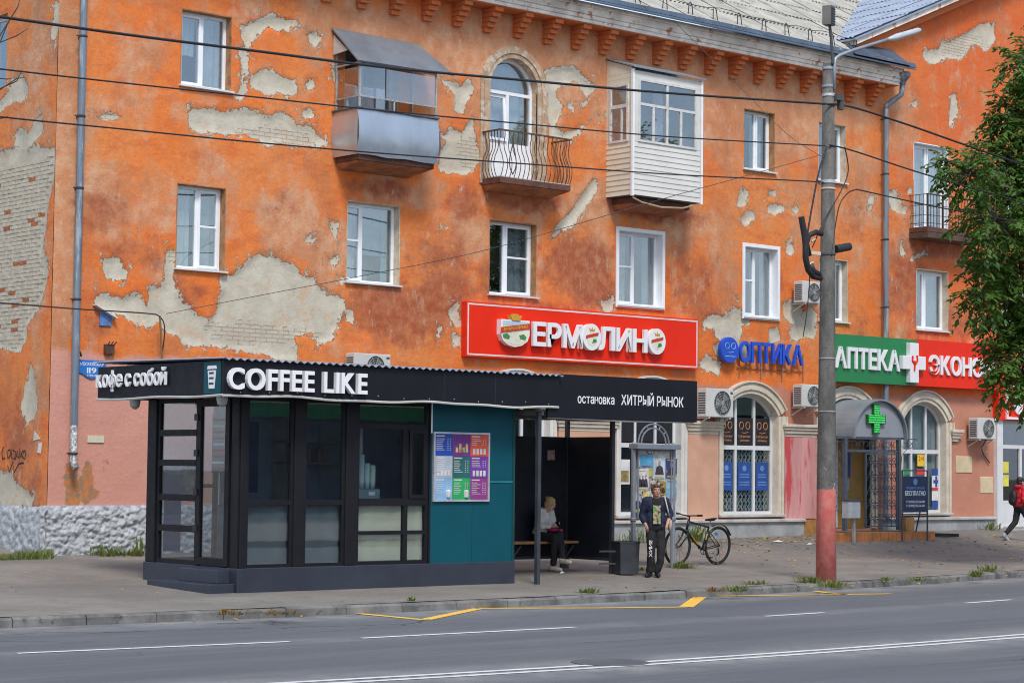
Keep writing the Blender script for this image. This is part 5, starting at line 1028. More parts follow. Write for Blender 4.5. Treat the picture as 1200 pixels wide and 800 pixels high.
q = MB(); frame_bars(q, a, b_, kz0, kz1, ky0, ky0+.07, .055); q.box(a+.055, b_-.055, ky0, ky0+.07, 2.67, 2.75); q.box(a+.055, b_-.055, ky0-.01, ky0+.07, 1.46, 1.57); q.box(a+.055, b_-.055, ky0, ky0+.07, 1.0, 1.06); q.box(xm-.04, xm+.04, ky0, ky0+.07, kz0+.055, 1.0); q.box(xm-.04, xm+.04, ky0, ky0+.07, 1.06, 1.46); q.box(xm-.06, xm+.05, ky0, ky0+.07, 1.57, 2.67)
sv = q.build('serving_window', M_KB, KI)
for p_, q_, c, d in ((a+.055, b_-.055, 2.75, kz1-.055), (a+.055, xm-.06, 1.57, 2.67), (a+.055, xm-.04, 1.06, 1.46), (xm+.04, b_-.055, 1.06, 1.46), (a+.055, xm-.04, kz0+.055, 1.0), (xm+.04, b_-.055, kz0+.055, 1.0)): MB().box(p_, q_, ky0+.03, ky0+.04, c, d).build('pane', M_KG, sv)
q = MB(); frame_bars(q, xm+.05, b_-.055, 1.57, 2.67, ky0-.025, ky0+.03, .06); q.build('hatch_sash', M_KB, sv); MB().box(xm+.11, b_-.115, ky0, ky0+.01, 1.63, 2.61).build('pane', M_KG, sv)
MB().box(-7.955, kx1, ky0-.02, ky0+.06, kz0, kz1).build('teal_wall', M_TEAL, KI); MB().box(-6.74, kx1-.02, ky0-.03, ky0-.021, 1.83, 1.855).build('panel_joint', mat('teal_edge', (.02, .2, .22), .5), KI)
MB().box(kx1-.03, kx1+.02, ky0-.03, ky1, kz0, kz1).build('end_wall', mat('teal_edge_dark', (.004, .05, .05), .5), KI); MB().box(-10.35, kx1, ky1-.05, ky1, kz0, kz1).build('back_wall', mat('kiosk_inner_wall', (.34, .40, .48), .7, var=.2, scale=1.5), KI); q = MB(); frame_bars(q, kx0+.12, -10.351, kz0, kz1, ky1-.06, ky1, .06); q.box(kx0+.18, -10.41, ky1-.05, ky1-.01, 1.7, 1.76); bw_ = q.build('back_window', M_KB, KI); MB().box(kx0+.18, -10.41, ky1-.03, ky1-.02, kz0+.06, 1.7).build('pane', M_KG, bw_); MB().box(kx0+.18, -10.41, ky1-.03, ky1-.02, 1.76, kz1-.06).build('pane', M_KG, bw_)
MB().box(-7.97, -7.945, ky0-.032, ky0-.021, 2.62, 3.1).build('trim', M_PVC, KI)
# menu board on the teal wall
mn = MB(); frame_bars(mn, -7.93, -6.74, 1.52, 2.645, ky0-.06, ky0-.021, .03); mn = mn.build('menu_board', mat('silver_frame', (.6, .6, .62), .35, .5), KI)
cols = [(.015, .06, .36), (.16, .03, .22), (.62, .08, .04), (.40, .43, .50), (.02, .11, .12), (.15, .04, .30), (.22, .42, .66), (.02, .34, .10), (.26, .04, .22)]
for i in range(9):
    cxx, rz = i % 3, i//3; x0_ = -7.90+cxx*.377; z0_ = 2.615-(rz+1)*.355
    MB().box(x0_, x0_+.374, ky0-.042, ky0-.035, z0_, z0_+.352).build('menu_panel', mat('menu_%d' % i, cols[i], .5, var=.12, scale=5), mn)
    tq = MB(); r2 = random.Random(i)
    if i in (1,):
        for k in range(4): tq.box(x0_+.06+k*.07, x0_+.11+k*.07, ky0-.046, ky0-.0425, z0_+.06, z0_+.14+.06*(k % 2))
        tq.build('menu_picture', mat('menu_drinks', (.6, .3, .1), .5, var=.6, scale=9, col2=(.1, .5, .2), amt=.5), mn, kind='stuff')
    else:
        tq.box(x0_+.03, x0_+.2, ky0-.046, ky0-.0425, z0_+.31, z0_+.33)
        for k in range(7 if i not in (2, 5) else 4):
            zz = z0_+.27-k*.03; tq.box(x0_+.03, x0_+.03+r2.uniform(.1, .19), ky0-.046, ky0-.0425, zz, zz+.01)
            for g in (.26, .31): tq.box(x0_+g, x0_+g+.022, ky0-.046, ky0-.0425, zz, zz+.01)
        if i in (2, 5, 3): 
            for k in range(4): tq.box(x0_+.05+k*.075, x0_+.1+k*.075, ky0-.046, ky0-.0425, z0_+.03, z0_+.12)
        if i in (6, 7): tq.lathe([(.04, 0), (.05, .1), (.03, .12)], (x0_+.29, ky0-.045, z0_+.04), n=8); 
        tq.build('menu_print', mat('menu_print_white', (.55, .55, .55), .6), mn, kind='stuff')
# left side: glazed strip and door
XS = kx0
zr = lambda y: PX(205, y, XS).z
q = MB()
def ybars(mb, y0, y1, z0, z1, x0, x1, w):
    mb.box(x0, x1, y0, y0+w, z0, z1); mb.box(x0, x1, y1-w, y1, z0, z1); mb.box(x0, x1, y0+w, y1-w, z0, z0+w); mb.box(x0, x1, y0+w, y1-w, z1-w, z1); return mb
MB().box(XS-.03, XS+.12, -4.76, -4.5, kz0, kz1).build('post', M_KB, KI, bevel=.012); MB().box(XS-.031, XS+.09, ky0+.005, -6.9, kz0, kz1-.001).build('post', M_KB, KI, bevel=.012)
ybars(q, -5.95, -4.76, kz0, kz1, XS, XS+.07, .07); rails = [zr(y) for y in (507, 542, 582.5, 618.5)]
for z in rails: q.box(XS-.005, XS+.07, -5.88, -4.83, z-.05, z+.05)
sg_ = q.build('side_window', M_KB, KI); zz = [kz0+.07]+sorted(rails)+[kz1-.07]
for i in range(5): MB().box(XS+.03, XS+.04, -5.88, -4.83, zz[i]+(.05 if i else 0), zz[i+1]-(.05 if i < 4 else 0)).build('pane', M_KG, sg_)
q = MB(); ybars(q, -6.87, -5.97, kz0+.02, kz1-.03, XS-.05, XS+.02, .11); dr = q.build('door', M_KB, KI, label='black glazed kiosk door'); MB().box(XS-.02, XS-.01, -6.76, -6.08, kz0+.13, kz1-.14).build('pane', M_KG, dr)
for z in (1.05, 1.6, 2.2, 2.75): MB().box(XS-.075, XS-.05, -6.03, -5.93, z, z+.1).build('hinge', mat('hinge_dark', (.03, .03, .035), .4, .3), dr)
MB().tube([(XS-.06, -6.72, 1.45), (XS-.11, -6.72, 1.47), (XS-.11, -6.72, 1.95), (XS-.06, -6.72, 1.97)], .016, 6).build('handle', mat('handle_steel', (.2, .2, .2), .4, .7), dr)
sp_ = [-6.68, -6.35]; sgn = MB(); sgn.box(XS-.008, XS-.004, -6.7, -6.34, 1.95, 2.85); sgn.build('price_list', mat('price_list_print', (.02, .02, .025), .6, var=.3, scale=6), dr)
tq = MB(); tr_ = MB()
for k in range(9): (tr_ if k % 3 != 1 else tq).box(XS-.0125, XS-.0085, -6.68, -6.38+.02*(k % 2), 2.0+k*.092, 2.03+k*.092)
tq.build('price_print', mat('menu_print_white', ()), dr); tr_.build('price_print', mat('red_print', (.35, .015, .015), .6), dr)
# steps
MB().box(-12.12, XS-.04, -7.08, -5.35, .05, .30).build('step', M_KBASE, KI, bevel=.01); MB().box(-11.9, XS-.041, -6.95, -5.9, .30, .50).build('step', M_KBASE, KI, bevel=.01)
# fascia, roof
fxl, fxr, fyf, fyb, fz0, fz1 = -12.27, -5.62, -7.6, -3.99, 3.1, 3.6
MB().box(fxl, fxr, fyf, fyf+.05, fz0, fz1).build('front_fascia', M_KF, KI); MB().box(fxl+.001, fxl+.05, fyf+.05, fyb, fz0, fz1).build('side_fascia', M_KF, KI); MB().box(fxr-.05, fxr-.001, fyf+.05, fyb, fz0, fz1-.002).build('side_fascia', M_KF, KI); MB().box(fxl+.05, fxr-.05, fyb-.05, fyb-.001, fz0, fz1).build('back_fascia', M_KF, KI)
MB().box(fxl+.05, fxr-.05, fyf+.05, fyb-.05, fz0+.03, fz0+.06).build('soffit', M_KF, KI)
for x in (-10.2, -8.1, -7.02): MB().box(x, x+.006, fyf-.002, fyf, fz0+.02, fz1-.02).build('panel_seam', mat('seam', (.03, .03, .04), .6), KI)
q = MB(); n = 420; L_ = fxr-fxl+.1; vs = []
for i in range(n+1): x = fxl-.05+L_*i/n; z = fz1+.03+.018*math.sin(i/n*L_/.135*2*math.pi); vs += [(x, fyf-.06, z), (x, fyb+.1, z+.05), (x, fyf-.06, z-.01)]
q.add(vs, [(3*i, 3*i+3, 3*i+4, 3*i+1) for i in range(n)]+[(3*i+2, 3*i+5, 3*i+3, 3*i) for i in range(n)]); q.build('corrugated_roof', mat('pale_corrugated_sheet', (.35, .38, .46), .5, .4), KI)
q = MB(); pts = [(x, fyf-.005+.01*math.sin(x*3), fz0-.015+.015*math.sin(x*2.1)+.008*math.sin(x*5)) for x in np.linspace(fxl, fxr, 40)]; q.tube(pts, .02, 6); q.tube([(fxl-.005, y, fz0-.015+.01*math.sin(y*3)) for y in np.linspace(fyf, fyb, 20)], .02, 6); q.build('light_strip', mat('dull_white_strip', (.5, .49, .46), .6), KI)
for x, y in ((fxl+.08, -5.0), (fxl+.08, -7.45)): q = MB(); q.lathe([(.02, -.17), (.07, -.13), (.085, -.06), (.085, 0)], (x, y, fz0-.01)); q.build('ceiling_camera', mat('camera_grey', (.25, .25, .25), .4), KI)
c1_, c2_, c3_, c4_ = (PY(x, 445, fyf-.075).x for x in (268.5, 369, 380, 431)); zc_ = PY(350, 458, fyf-.075).z; hc_ = PY(350, 433.5, fyf-.075).z-zc_
letters('COFFEE', .022, (c1_, fyf-.075, zc_), (1, 0, 0), UZ, NY, c2_-c1_, hc_, .07, M_WLET, KI, gap=.11); letters('LIKE', .022, (c3_, fyf-.075, zc_), (1, 0, 0), UZ, NY, c4_-c3_, hc_, .07, M_WLET, KI, gap=.11)
letters('кофе с собой', .02, (fxl-.06, -4.02, 3.28), (0, -1, 0), UZ, (-1, 0, 0), 2.08, .25, .03, M_WLET, KI, gap=.07, space=.22)
MB().box(fxl-.006, fxl-.0005, -7.53, -7.08, 3.12, 3.585).build('logo_panel', M_TEAL, KI)
lg = MB(); w0, w1 = .11, .075
lg.prism([(-7.305-w1*.9, 3.19), (-7.305+w1*.9, 3.19), (-7.305+w0*.95, 3.46), (-7.305-w0*.95, 3.46)], fxl-.02, fxl-.0065, 'yz'); lg.prism([(-7.305-w0*1.1, 3.48), (-7.305+w0*1.1, 3.48), (-7.305+w0*.95, 3.53), (-7.305-w0*.95, 3.53)], fxl-.02, fxl-.0065, 'yz'); lg = lg.build('cup_logo', M_WLET, KI)
lg2 = MB()
for z in (3.25, 3.33, 3.405): lg2.box(fxl-.0225, fxl-.0205, -7.305-.06, -7.305+.06, z, z+.03)
lg2.build('logo_bars', M_TEAL, KI)
for i in range(13): MB().lathe([(.011, -.004), (.011, 0)], (fxl+.3+i*.51, fyf-.002, fz0+.04+.012*(i % 3)), 'y', 6).build('screw', mat('zinc_screw', (.5, .5, .5), .4, .6), KI)
MB().box(-7.08, -7.075, ky0-.024, ky0-.0205, kz0, 1.52).build('panel_seam', mat('teal_seam', (.002, .04, .055), .6), KI)
# inside
MB().box(kx0+.1, kx1-.1, ky0+.1, ky1-.1, kz0-.02, kz0+.01).build('floor', mat('kiosk_floor', (.12, .11, .1), .7), KI)
MB().box(-9.4, -7.98, -6.95, -6.6, 1.42, 1.46).build('counter', mat('kiosk_counter', (.25, .2, .14), .5), KI)
for a, b_ in ((-9.38, -8.5), (-8.41, -8.05)): curtain(a, b_, kz0+.06, 1.45, ky0+.075, mat('beige_blind', (.82, .76, .54), .85, var=.05), KI, 2, .006)
for a, b_ in ((-11.46, -10.69), (-10.4, -9.71)): curtain(a, b_, kz0+.05, 1.46, ky0+.09, mat('grey_pane_reflection', (.20, .22, .21), .6, var=.12, scale=1.2), KI, 1, .004)  # grey sheets behind the lower panes, colour standing in for the road's reflection
sh = MB(); sh.box(-9.3, -8.1, -4.95, -4.6, 2.1, 2.13); sh.box(-9.3, -8.1, -4.95, -4.6, 2.45, 2.48); sh.box(-9.3, -9.27, -4.95, -4.6, .6, 2.9); sh.build('shelf', mat('kiosk_shelf', (.3, .27, .2), .6), KI)
MB().box(-9.36, -9.1, -6.8, -6.78, 1.5, 2.72).build('inner_panel', mat('beige_panel', (.5, .46, .36), .7), KI)
# coffee corner: things standing on the counter
M_CUP = mat('paper_cup', (.52, .66, .64), .6, var=.04)
def cups(x, y, n, label, m=M_CUP):
    T = thing('cup_stack', label, 'cups', (x, y, 1.72), 0, 'paper cup stacks in the serving window', world=False)
    for k in range(n): MB().lathe([(.036, 0), (.048, .115), (.05, .12), (.045, .12)], (0, 0, k*.028), n=12).build('cup', m, T, smooth=True)
bxo = thing('till_box', 'grey metal box with white label under the cup stacks in the serving window', 'box', (-9.1, -6.85, 1.46)); MB().box(-9.36, -8.86, -6.95, -6.72, 1.461, 1.715).build('body', mat('till_grey', (.17, .24, .27), .5), bxo); MB().box(-9.08, -8.96, -6.956, -6.9505, 1.62, 1.67).build('label', M_PW, bxo)
cups(-9.26, -6.86, 17, 'tallest mint paper cup stack at the left in the serving window'); cups(-9.16, -6.86, 16, 'mint paper cup stack second from left in the serving window'); cups(-9.05, -6.86, 11, 'shorter mint paper cup stack in the middle of the serving window'); cups(-8.94, -6.86, 10, 'white and green paper cup stack nearest the serving hatch', mat('green_white_cup', (.5, .6, .52), .6))
MB().box(-8.82, -8.7, -6.93, -6.85, 1.461, 1.56).build('card_box', mat('cream_card', (.6, .55, .4), .7)); tag(bpy.data.objects['card_box'], 'small cream card box beside the grey metal box in the kiosk', 'box')
cans = MB()
for i in range(4): c_ = thing('jar', ('amber jar at the left end', 'grey jar second from left', 'red jar third from left', 'amber jar at the right end')[i]+' of the shelf inside the kiosk', 'jar', (-9.1+i*.2, -4.8, 2.131), 0, 'jars on the kiosk shelf', world=False); MB().lathe([(.07, 0), (.07, .22), (.05, .25)], (0, 0, 0), n=10).build('glass_body', mat(('jar_amber', 'jar_grey', 'jar_red')[i % 3], ((.3, .16, .06), (.35, .36, .36), (.25, .06, .05))[i % 3], .3), c_)
# posters seen through the side glass
wp = MB().box(-11.45, -10.7, -4.66, -4.64, zr(580), zr(546)).build('wall_poster', mat('grey_bushy_print', (.3, .3, .3), .6, var=.8, scale=7, col2=(.7, .7, .7), amt=.5)); tag(wp, 'grey patterned poster seen through the kiosk side glass', 'poster')
wp = MB().box(-11.5, -11.2, -4.82, -4.79, .7, zr(556)).build('blue_banner', mat('blue_banner', (.02, .08, .4), .6)); tag(wp, 'blue banner standing inside the kiosk side window', 'banner')
wp = MB().box(-11.35, -10.68, -6.2, -6.18, 1.65, 2.75).build('dark_poster', mat('dark_window_poster', (.02, .03, .09), .6, var=.5, scale=4, col2=(.18, .05, .08), amt=.25)); tag(wp, 'dark blue drinks poster behind the first kiosk front window', 'poster')
letters('ЦВЕТ', .012, (-11.3, -6.206, 2.5), UX, UZ, NY, .35, .1, .003, mat('teal_print', (.05, .25, .3), .5), wp, 'poster_text', each=False)

# ================================================================== BUS SHELTER
M_SHP = mat('shelter_steel', (.05, .055, .068), .5, .2, var=.2, scale=3); M_SHB = mat('shelter_panel', (.022, .024, .034), .55, var=.25, scale=1.2, **{'Specular IOR Level': .25})
SXR = -2.8; Yf_, Yb_ = PX(717, 600, SXR).y, PX(664, 600, SXR).y
SH = thing('bus_shelter', 'black bus shelter with stop name board beside the kiosk', 'bus shelter', (-4.3, -5.8, .2))
MB().box(-5.82, -2.25, -7.56, -7.5, 2.92, 3.655).build('name_board', M_KF, SH, bevel=.006)
p0, p1 = PY(677, 472, -7.565), PY(720, 472, -7.565); letters('остановка', .01, (p0.x, -7.566, p0.z), UX, UZ, NY, p1.x-p0.x, .155, .004, M_WLET, SH, 'stop_word', gap=.09, each=False)
p0, p1 = PY(728, 474, -7.565), PY(801, 474, -7.565); letters('ХИТРЫЙ РЫНОК', .01, (p0.x, -7.566, p0.z), UX, UZ, NY, p1.x-p0.x, .17, .004, M_WLET, SH, 'stop_name', gap=.11, space=.3, each=False)
MB().box(-6.0, -2.35, -7.5, Yb_-.1, 3.02, 3.06).build('roof', mat('shelter_roof', (.12, .12, .12), .7), SH)
q = MB()
for x in np.arange(-5.9, -2.4, .35): q.box(x, x+.05, -7.49, Yb_, 2.96, 3.02)
q.build('rafters', mat('rafter_grey', (.2, .2, .2), .7), SH)
q = MB(); q.tube([(-5.8, -7.52, 2.92), (-4, -7.53, 2.9), (-2.3, -7.52, 2.915)], .014, 6); q.build('edge_strip', mat('dull_white_strip', ()), SH)
for x, y, z0_, lab in ((-5.93, -7.45, None, None), (SXR, Yf_, None, None), (SXR, Yb_, None, None), (-4.45, Yb_+.02, None, None), (-5.95, Yb_+.02, None, None)): MB().box(x-.035, x+.035, y-.035, y+.035, zg(x, y)-.02, 3.0).build('post', M_SHP, SH)
zt_ = 2.66
MB().box(-6.1, SXR-.04, Yb_-.0, Yb_+.03, .42, zt_).build('back_panel', M_SHB, SH); MB().box(SXR-.012, SXR+.012, Yf_+.04, Yb_-.04, .42, zt_).build('side_panel', M_SHB, SH)
q = MB(); q.beam((SXR, Yf_, .45), (SXR, Yb_, .45), .05, .05); q.beam((-6.1, Yb_-.03, .45), (SXR, Yb_-.03, .45), .05, .05); q.build('lower_rail', M_SHP, SH)
c = PY(646, 533, Yb_-.01); MB().box(c.x-.09, c.x+.09, Yb_-.008, Yb_-.003, c.z-.09, c.z+.09).build('sticker', mat('sticker', (.45, .3, .3), .6, var=.4, scale=20), SH)
# lattice window behind
BN = thing('bench', 'long wooden plank bench inside the bus shelter', 'bench', (-4.4, Yb_-.3, .2)); zs_ = PY(612, 634.5, Yb_-.5).z; M_WOOD = mat('varnished_plank', (.36, .18, .07), .6, var=.2, scale=6, bump=.2)
for k in range(3): MB().box(-6.05, -2.95, Yb_-.50+k*.145, Yb_-.50+k*.145+.135, zs_-.045, zs_).build('plank', M_WOOD, BN, bevel=.005)
for x in (-5.6, -4.6, -3.3):
    q = MB(); q.beam((x, Yb_-.42, zg(x, Yb_)-.05), (x, Yb_-.42, zs_-.05), .05, .05); q.beam((x, Yb_-.5, zs_-.07), (x, Yb_-.05, zs_-.07), .05, .045); q.beam((x+.02, Yb_-.42, .4), (x+.3, Yb_-.42, zs_-.08), .03, .03); q.build('leg', M_SHP, BN)

# ================================================================== LITTER BIN, NOTICE BOARD
p = PG(733, 673); bn = thing('litter_bin', 'dark square litter bin beside the bus shelter', 'litter bin', p, R(-20), world=False); w_ = .19; h_ = .58
q = MB(); q.add([(-w_*.92, -w_*.92, .02), (w_*.92, -w_*.92, .02), (w_*.92, w_*.92, .02), (-w_*.92, w_*.92, .02), (-w_, -w_, h_), (w_, -w_, h_), (w_, w_, h_), (-w_, w_, h_)], [(3, 2, 1, 0), (0, 1, 5, 4), (1, 2, 6, 5), (2, 3, 7, 6), (3, 0, 4, 7)]); q.build('body', M_SHP, bn); q = MB(); frame_bars(q, -w_-.01, w_+.01, -w_-.01, w_+.01, 0, .03, .03); q.v = [(x, z, h_-.01+y) for x, y, z in q.v]; q.build('rim', M_SHP, bn); MB().box(-w_*.9, w_*.9, -w_*.9, w_*.9, .015, .03).build('floor', M_ACD, bn)
q = MB(); q.beam((-.2, 0, .42), (-.5, 0.05, .42), .03, .03); q.beam((-.2, 0, .2), (-.5, .05, .2), .03, .03); q.build('arm', M_SHP, bn)
YN = -5.25; M_NB = mat('grey_board_steel', (.23, .26, .30), .5, .3, var=.15)
xl, xr = PY(742, 600, YN).x, PY(788.5, 600, YN).x; zt_ = PY(742, 524, YN).z
NB = thing('notice_board', 'grey steel notice board with arched top plastered with posters', 'notice board', ((xl+xr)/2, YN, zg(0, YN)))
for x in (xl, xr):
    q = MB(); q.tube([(x, YN, zg(x, YN)-.05), (x, YN, zt_+.04)], .05, 10); q.lathe([(.05, 0), (.065, .02), (.065, .06), (.05, .08)], (x, YN, 1.1), n=12); q.lathe([(.05, 0), (.03, .05), (.005, .07)], (x, YN, zt_+.04), n=10); q.build('post', M_NB, NB)
zb_ = PY(765, 606, YN).z; bx0_, bx1_ = xl+.1, xr-.1
MB().box(bx0_, bx1_, YN-.02, YN+.02, zb_, zt_-.05).build('board', mat('pasted_paper', (.5, .48, .44), .85, var=.25, scale=9, col2=(.12, .06, .04), amt=.5), NB)
q = MB(); frame_bars(q, bx0_-.03, bx1_+.03, zb_-.03, zt_-.03, YN-.05, YN+.05, .035); q.box(xl-.05, xr+.05, YN-.16, YN+.08, zt_-.03, zt_+.07); q.build('frame', M_NB, NB, bevel=.01)
q = MB(); cxx = (xl+xr)/2; hw_ = (xr-xl)/2-.12
for r_ in (1, .8): q.tube([(cxx+hw_*r_*math.sin(a), YN, zt_+.07+.38*r_*math.cos(a)) for a in np.linspace(-1.57, 1.57, 16)], .016, 6)
for a in (-.9, -.45, 0, .45, .9): q.tube([(cxx+hw_*.8*math.sin(a), YN, zt_+.07+.3*math.cos(a)), (cxx+hw_*math.sin(a), YN, zt_+.07+.38*math.cos(a))], .012, 5)
q.tube([(cxx, YN, zt_+.07), (cxx, YN, zt_+.4)], .012, 5); q.build('arched_top', M_NB, NB)
pbx = lambda x: PY(x, 560, YN).x
def poster(px0, py0, px1, py1, c, c2, lab, amt=.5):
    a, b_ = PY(px0, py0, YN-.025), PY(px1, py1, YN-.025); o = MB().box(a.x, b_.x, YN-.027-rnd.uniform(0, .004), YN-.021, b_.z, a.z).build('poster', mat('print_'+lab.replace(' ', '_'), c, .65, var=.25, scale=5, col2=c2, amt=amt), NB, label=lab); return a, b_
for a in ((750, 532, 765, 547.5, (.10, .38, .62), (.6, .3, .12), 'bright blue event poster', .3), (765.5, 533, 779.5, 561, (.48, .58, .66), (.03, .03, .04), 'pale blue poster with a dark figure', .25), (780, 537, 793, 560, (.04, .06, .2), (.5, .36, .03), 'dark poster with yellow lettering', .4), (746, 549, 760, 575, (.55, .55, .56), (.07, .07, .08), 'white poster with dark figures', .35), (773.5, 564, 780, 580, (.36, .24, .03), (.03, .03, .03), 'small golden poster', .5), (780.5, 561.5, 793, 587, (.2, .38, .5), (.5, .5, .48), 'blue landscape poster', .45), (741.5, 575, 753, 600, (.36, .4, .46), (.03, .03, .04), 'grey poster of a dark coat', .45), (754, 577, 758, 587, (.62, .5, .05), (.5, .4, .05), 'small yellow flyer', .2), (760, 549, 764.5, 560, (.5, .45, .08), (.1, .3, .6), 'narrow yellow and blue flyer', .5), (782, 589, 792, 602, (.6, .62, .64), (.4, .45, .5), 'pale torn sheet', .3)):
    p_, q_ = poster(*a); w_, h_ = q_.x-p_.x, p_.z-q_.z; yq = YN-.034; lab = a[6]; cxp = (p_.x+q_.x)/2
    pr = MB()
    if 'figure' in lab or 'coat' in lab or 'yellow lettering' in lab or 'golden' in lab:
        for fx_ in ((-.25, 0, .25) if 'figures' in lab else (0,)):
            k_ = .22 if 'figures' in lab else .45; x_ = cxp+fx_*w_
            hd_ = MB(); hd_.prism([(x_+w_*k_*.28*math.sin(t_), q_.z+h_*.66+w_*k_*.34*math.cos(t_)) for t_ in np.linspace(0, 6.28, 11)[:-1]], yq, yq+.002); hd_.build('poster_head', mat('poster_skin', (.42, .28, .2), .6, var=.3, scale=20), NB)
            pr.prism([(x_-w_*k_*.8, q_.z+h_*.18), (x_+w_*k_*.8, q_.z+h_*.18), (x_+w_*k_*.55, q_.z+h_*.5), (x_, q_.z+h_*.58), (x_-w_*k_*.55, q_.z+h_*.5)], yq, yq+.002)
        pr.build('poster_figure', mat('poster_ink', (.04, .035, .05), .6, var=.5, scale=14, col2=(.16, .05, .05), amt=.4), NB); pr = MB()
    for k in range(3): zq = q_.z+h_*(.05+.045*k) if k < 2 else q_.z+h_*.9; pr.box(p_.x+w_*.1, q_.x-w_*(.1+.12*k), yq-.001, yq+.001, zq, zq+h_*.028)
    pr.build('poster_lines', mat('poster_caption_yellow', (.62, .45, .03), .6) if ('dark' in lab or 'golden' in lab) else mat('poster_caption_red', (.4, .05, .06), .6), NB, kind='stuff')

# ================================================================== CONCRETE LAMP POST
pb = PG(968, 681.5); PYL = max(pb.y, yk(pb.x)+.33); pb = PY(968, 681.5, PYL); pz = zg(pb.x, PYL)
t = NT('concrete_post_paint'); z = t.n('ShaderNodeSeparateXYZ', {0: t.pos}).outputs[2]
cc = t.mix(t.rng(t.noise(5, 7, .7, t.scl((1, 1, .4))), .35, .65), (.085, .08, .073), (.155, .148, .137)); cc = t.mix(t.rng(t.noise(24, 5, .75), .56, .66), cc, (.05, .047, .043)); rd = t.mix(t.rng(t.noise(7, 5, .6), .3, .7), (.64, .14, .115), (.70, .24, .21)); rd = t.mix(t.rng(t.noise(4, 8, .78), .58, .63), rd, (.38, .2, .17))
zr_ = PY(968, 573, PYL).z; f = t.rng(t.math('ADD', z, t.math('MULTIPLY', t.math('SUBTRACT', t.noise(9, 5), .5), .06)), zr_+.02, zr_-.02)
cc = t.mix(t.math('MULTIPLY', t.rng(t.noise(11, 6, .7), .62, .66), t.rng(z, zr_+.9, zr_+.1)), cc, (.55, .55, .53)); M_POST = t.bsdf(t.mix(f, cc, rd), .85, 0, t.bump(t.noise(25, 5), .4, .01))
PO = thing('lamp_post', 'tall concrete lamp post with its foot painted red', 'lamp post', (pb.x, PYL, pz)); ptop = PY(971, 75, PYL); ptz = ptop.z; lean = (ptop.x-pb.x)
def onp(z, dx=0, dy=0): return Vector((pb.x+lean*(z-pz)/(ptz-pz)+dx, PYL+dy, z))
MB().tube([onp(pz-.1), onp(2), onp(5), onp(ptz)], [.185, .17, .14, .105], 16).build('shaft', M_POST, PO, smooth=True)
M_LAMP = mat('grey_lamp_arm', (.30, .34, .39), .5, .3, var=.12); A_ = lambda x, y, dy=0: PY(x, y, PYL-.13+dy)
q = MB(); q.tube([A_(978, 105), A_(978, 75), A_(979, 69), A_(984, 65), A_(1000, 59), A_(1042, 46)], .030, 8); q.build('lamp_arm', M_LAMP, PO, smooth=True)
q = MB(); d = (A_(1077, 34)-A_(1042, 46)); q.tube([A_(1040, 46.5), A_(1046, 45), A_(1050, 44), A_(1076, 36), A_(1079, 35)], [.03, .05, .065, .055, .02], 8); q.build('lamp_head', mat('pale_lamp_head', (.5, .52, .54), .45, .2), PO, smooth=True)
MB().tube([A_(976, 75), A_(974, 45), A_(972, 28)], .028, 7).build('floodlight_stem', M_ACD, PO)
c = A_(971, 19); q = MB(); q.box(-.13, .13, -.07, .07, -.17, .17); q.v = [(c.x+x*.8-y*.5, c.y+y+x*.3, c.z+z) for x, y, z in q.v]; fl = q.build('floodlight', mat('floodlight_body', (.16, .15, .14), .5, .3), PO); q = MB()
for k in range(7): zz = -.15+k*.045; q.box(-.12, .12, -.085, -.071, zz, zz+.02)
q.v = [(c.x+x*.8-y*.5, c.y+y+x*.3, c.z+z) for x, y, z in q.v]; q.build('cooling_fins', M_ACD, fl); q = MB(); q.box(-.13, .13, -.08, .07, .171, .21); q.v = [(c.x+x*.8-y*.5, c.y+y+x*.3, c.z+z) for x, y, z in q.v]; q.build('top_cap', mat('floodlight_cap', (.45, .46, .4), .5), fl)
for y, m_, h_ in ((80, M_LAMP, .05), (101, M_LAMP, .05), (111.5, mat('bright_band', (.6, .6, .6), .4, .6), .05), (213, mat('bright_band', ()), .06), (221, mat('cream_band', (.6, .5, .36), .6), .03), (298, M_ACD, .03), (420, M_FRM, .02), (482, M_FRM, .02)):
    z_ = PY(969, y, PYL).z; r_ = .185-(.08)*(z_-pz)/(ptz-pz); c = onp(z_); MB().lathe([(r_+.005, -h_/2), (r_+.012, -h_/2), (r_+.012, h_/2), (r_+.005, h_/2)], c, n=16).build('clamp_band', m_, PO)
q = MB(); c = A_(981, 114); q.box(c.x-.06, c.x+.12, c.y-.05, c.y+.05, c.z-.06, c.z+.05); q.box(c.x+.05, c.x+.14, c.y-.04, c.y+.04, c.z-.22, c.z); q.build('cable_clamp', M_ACD, PO)
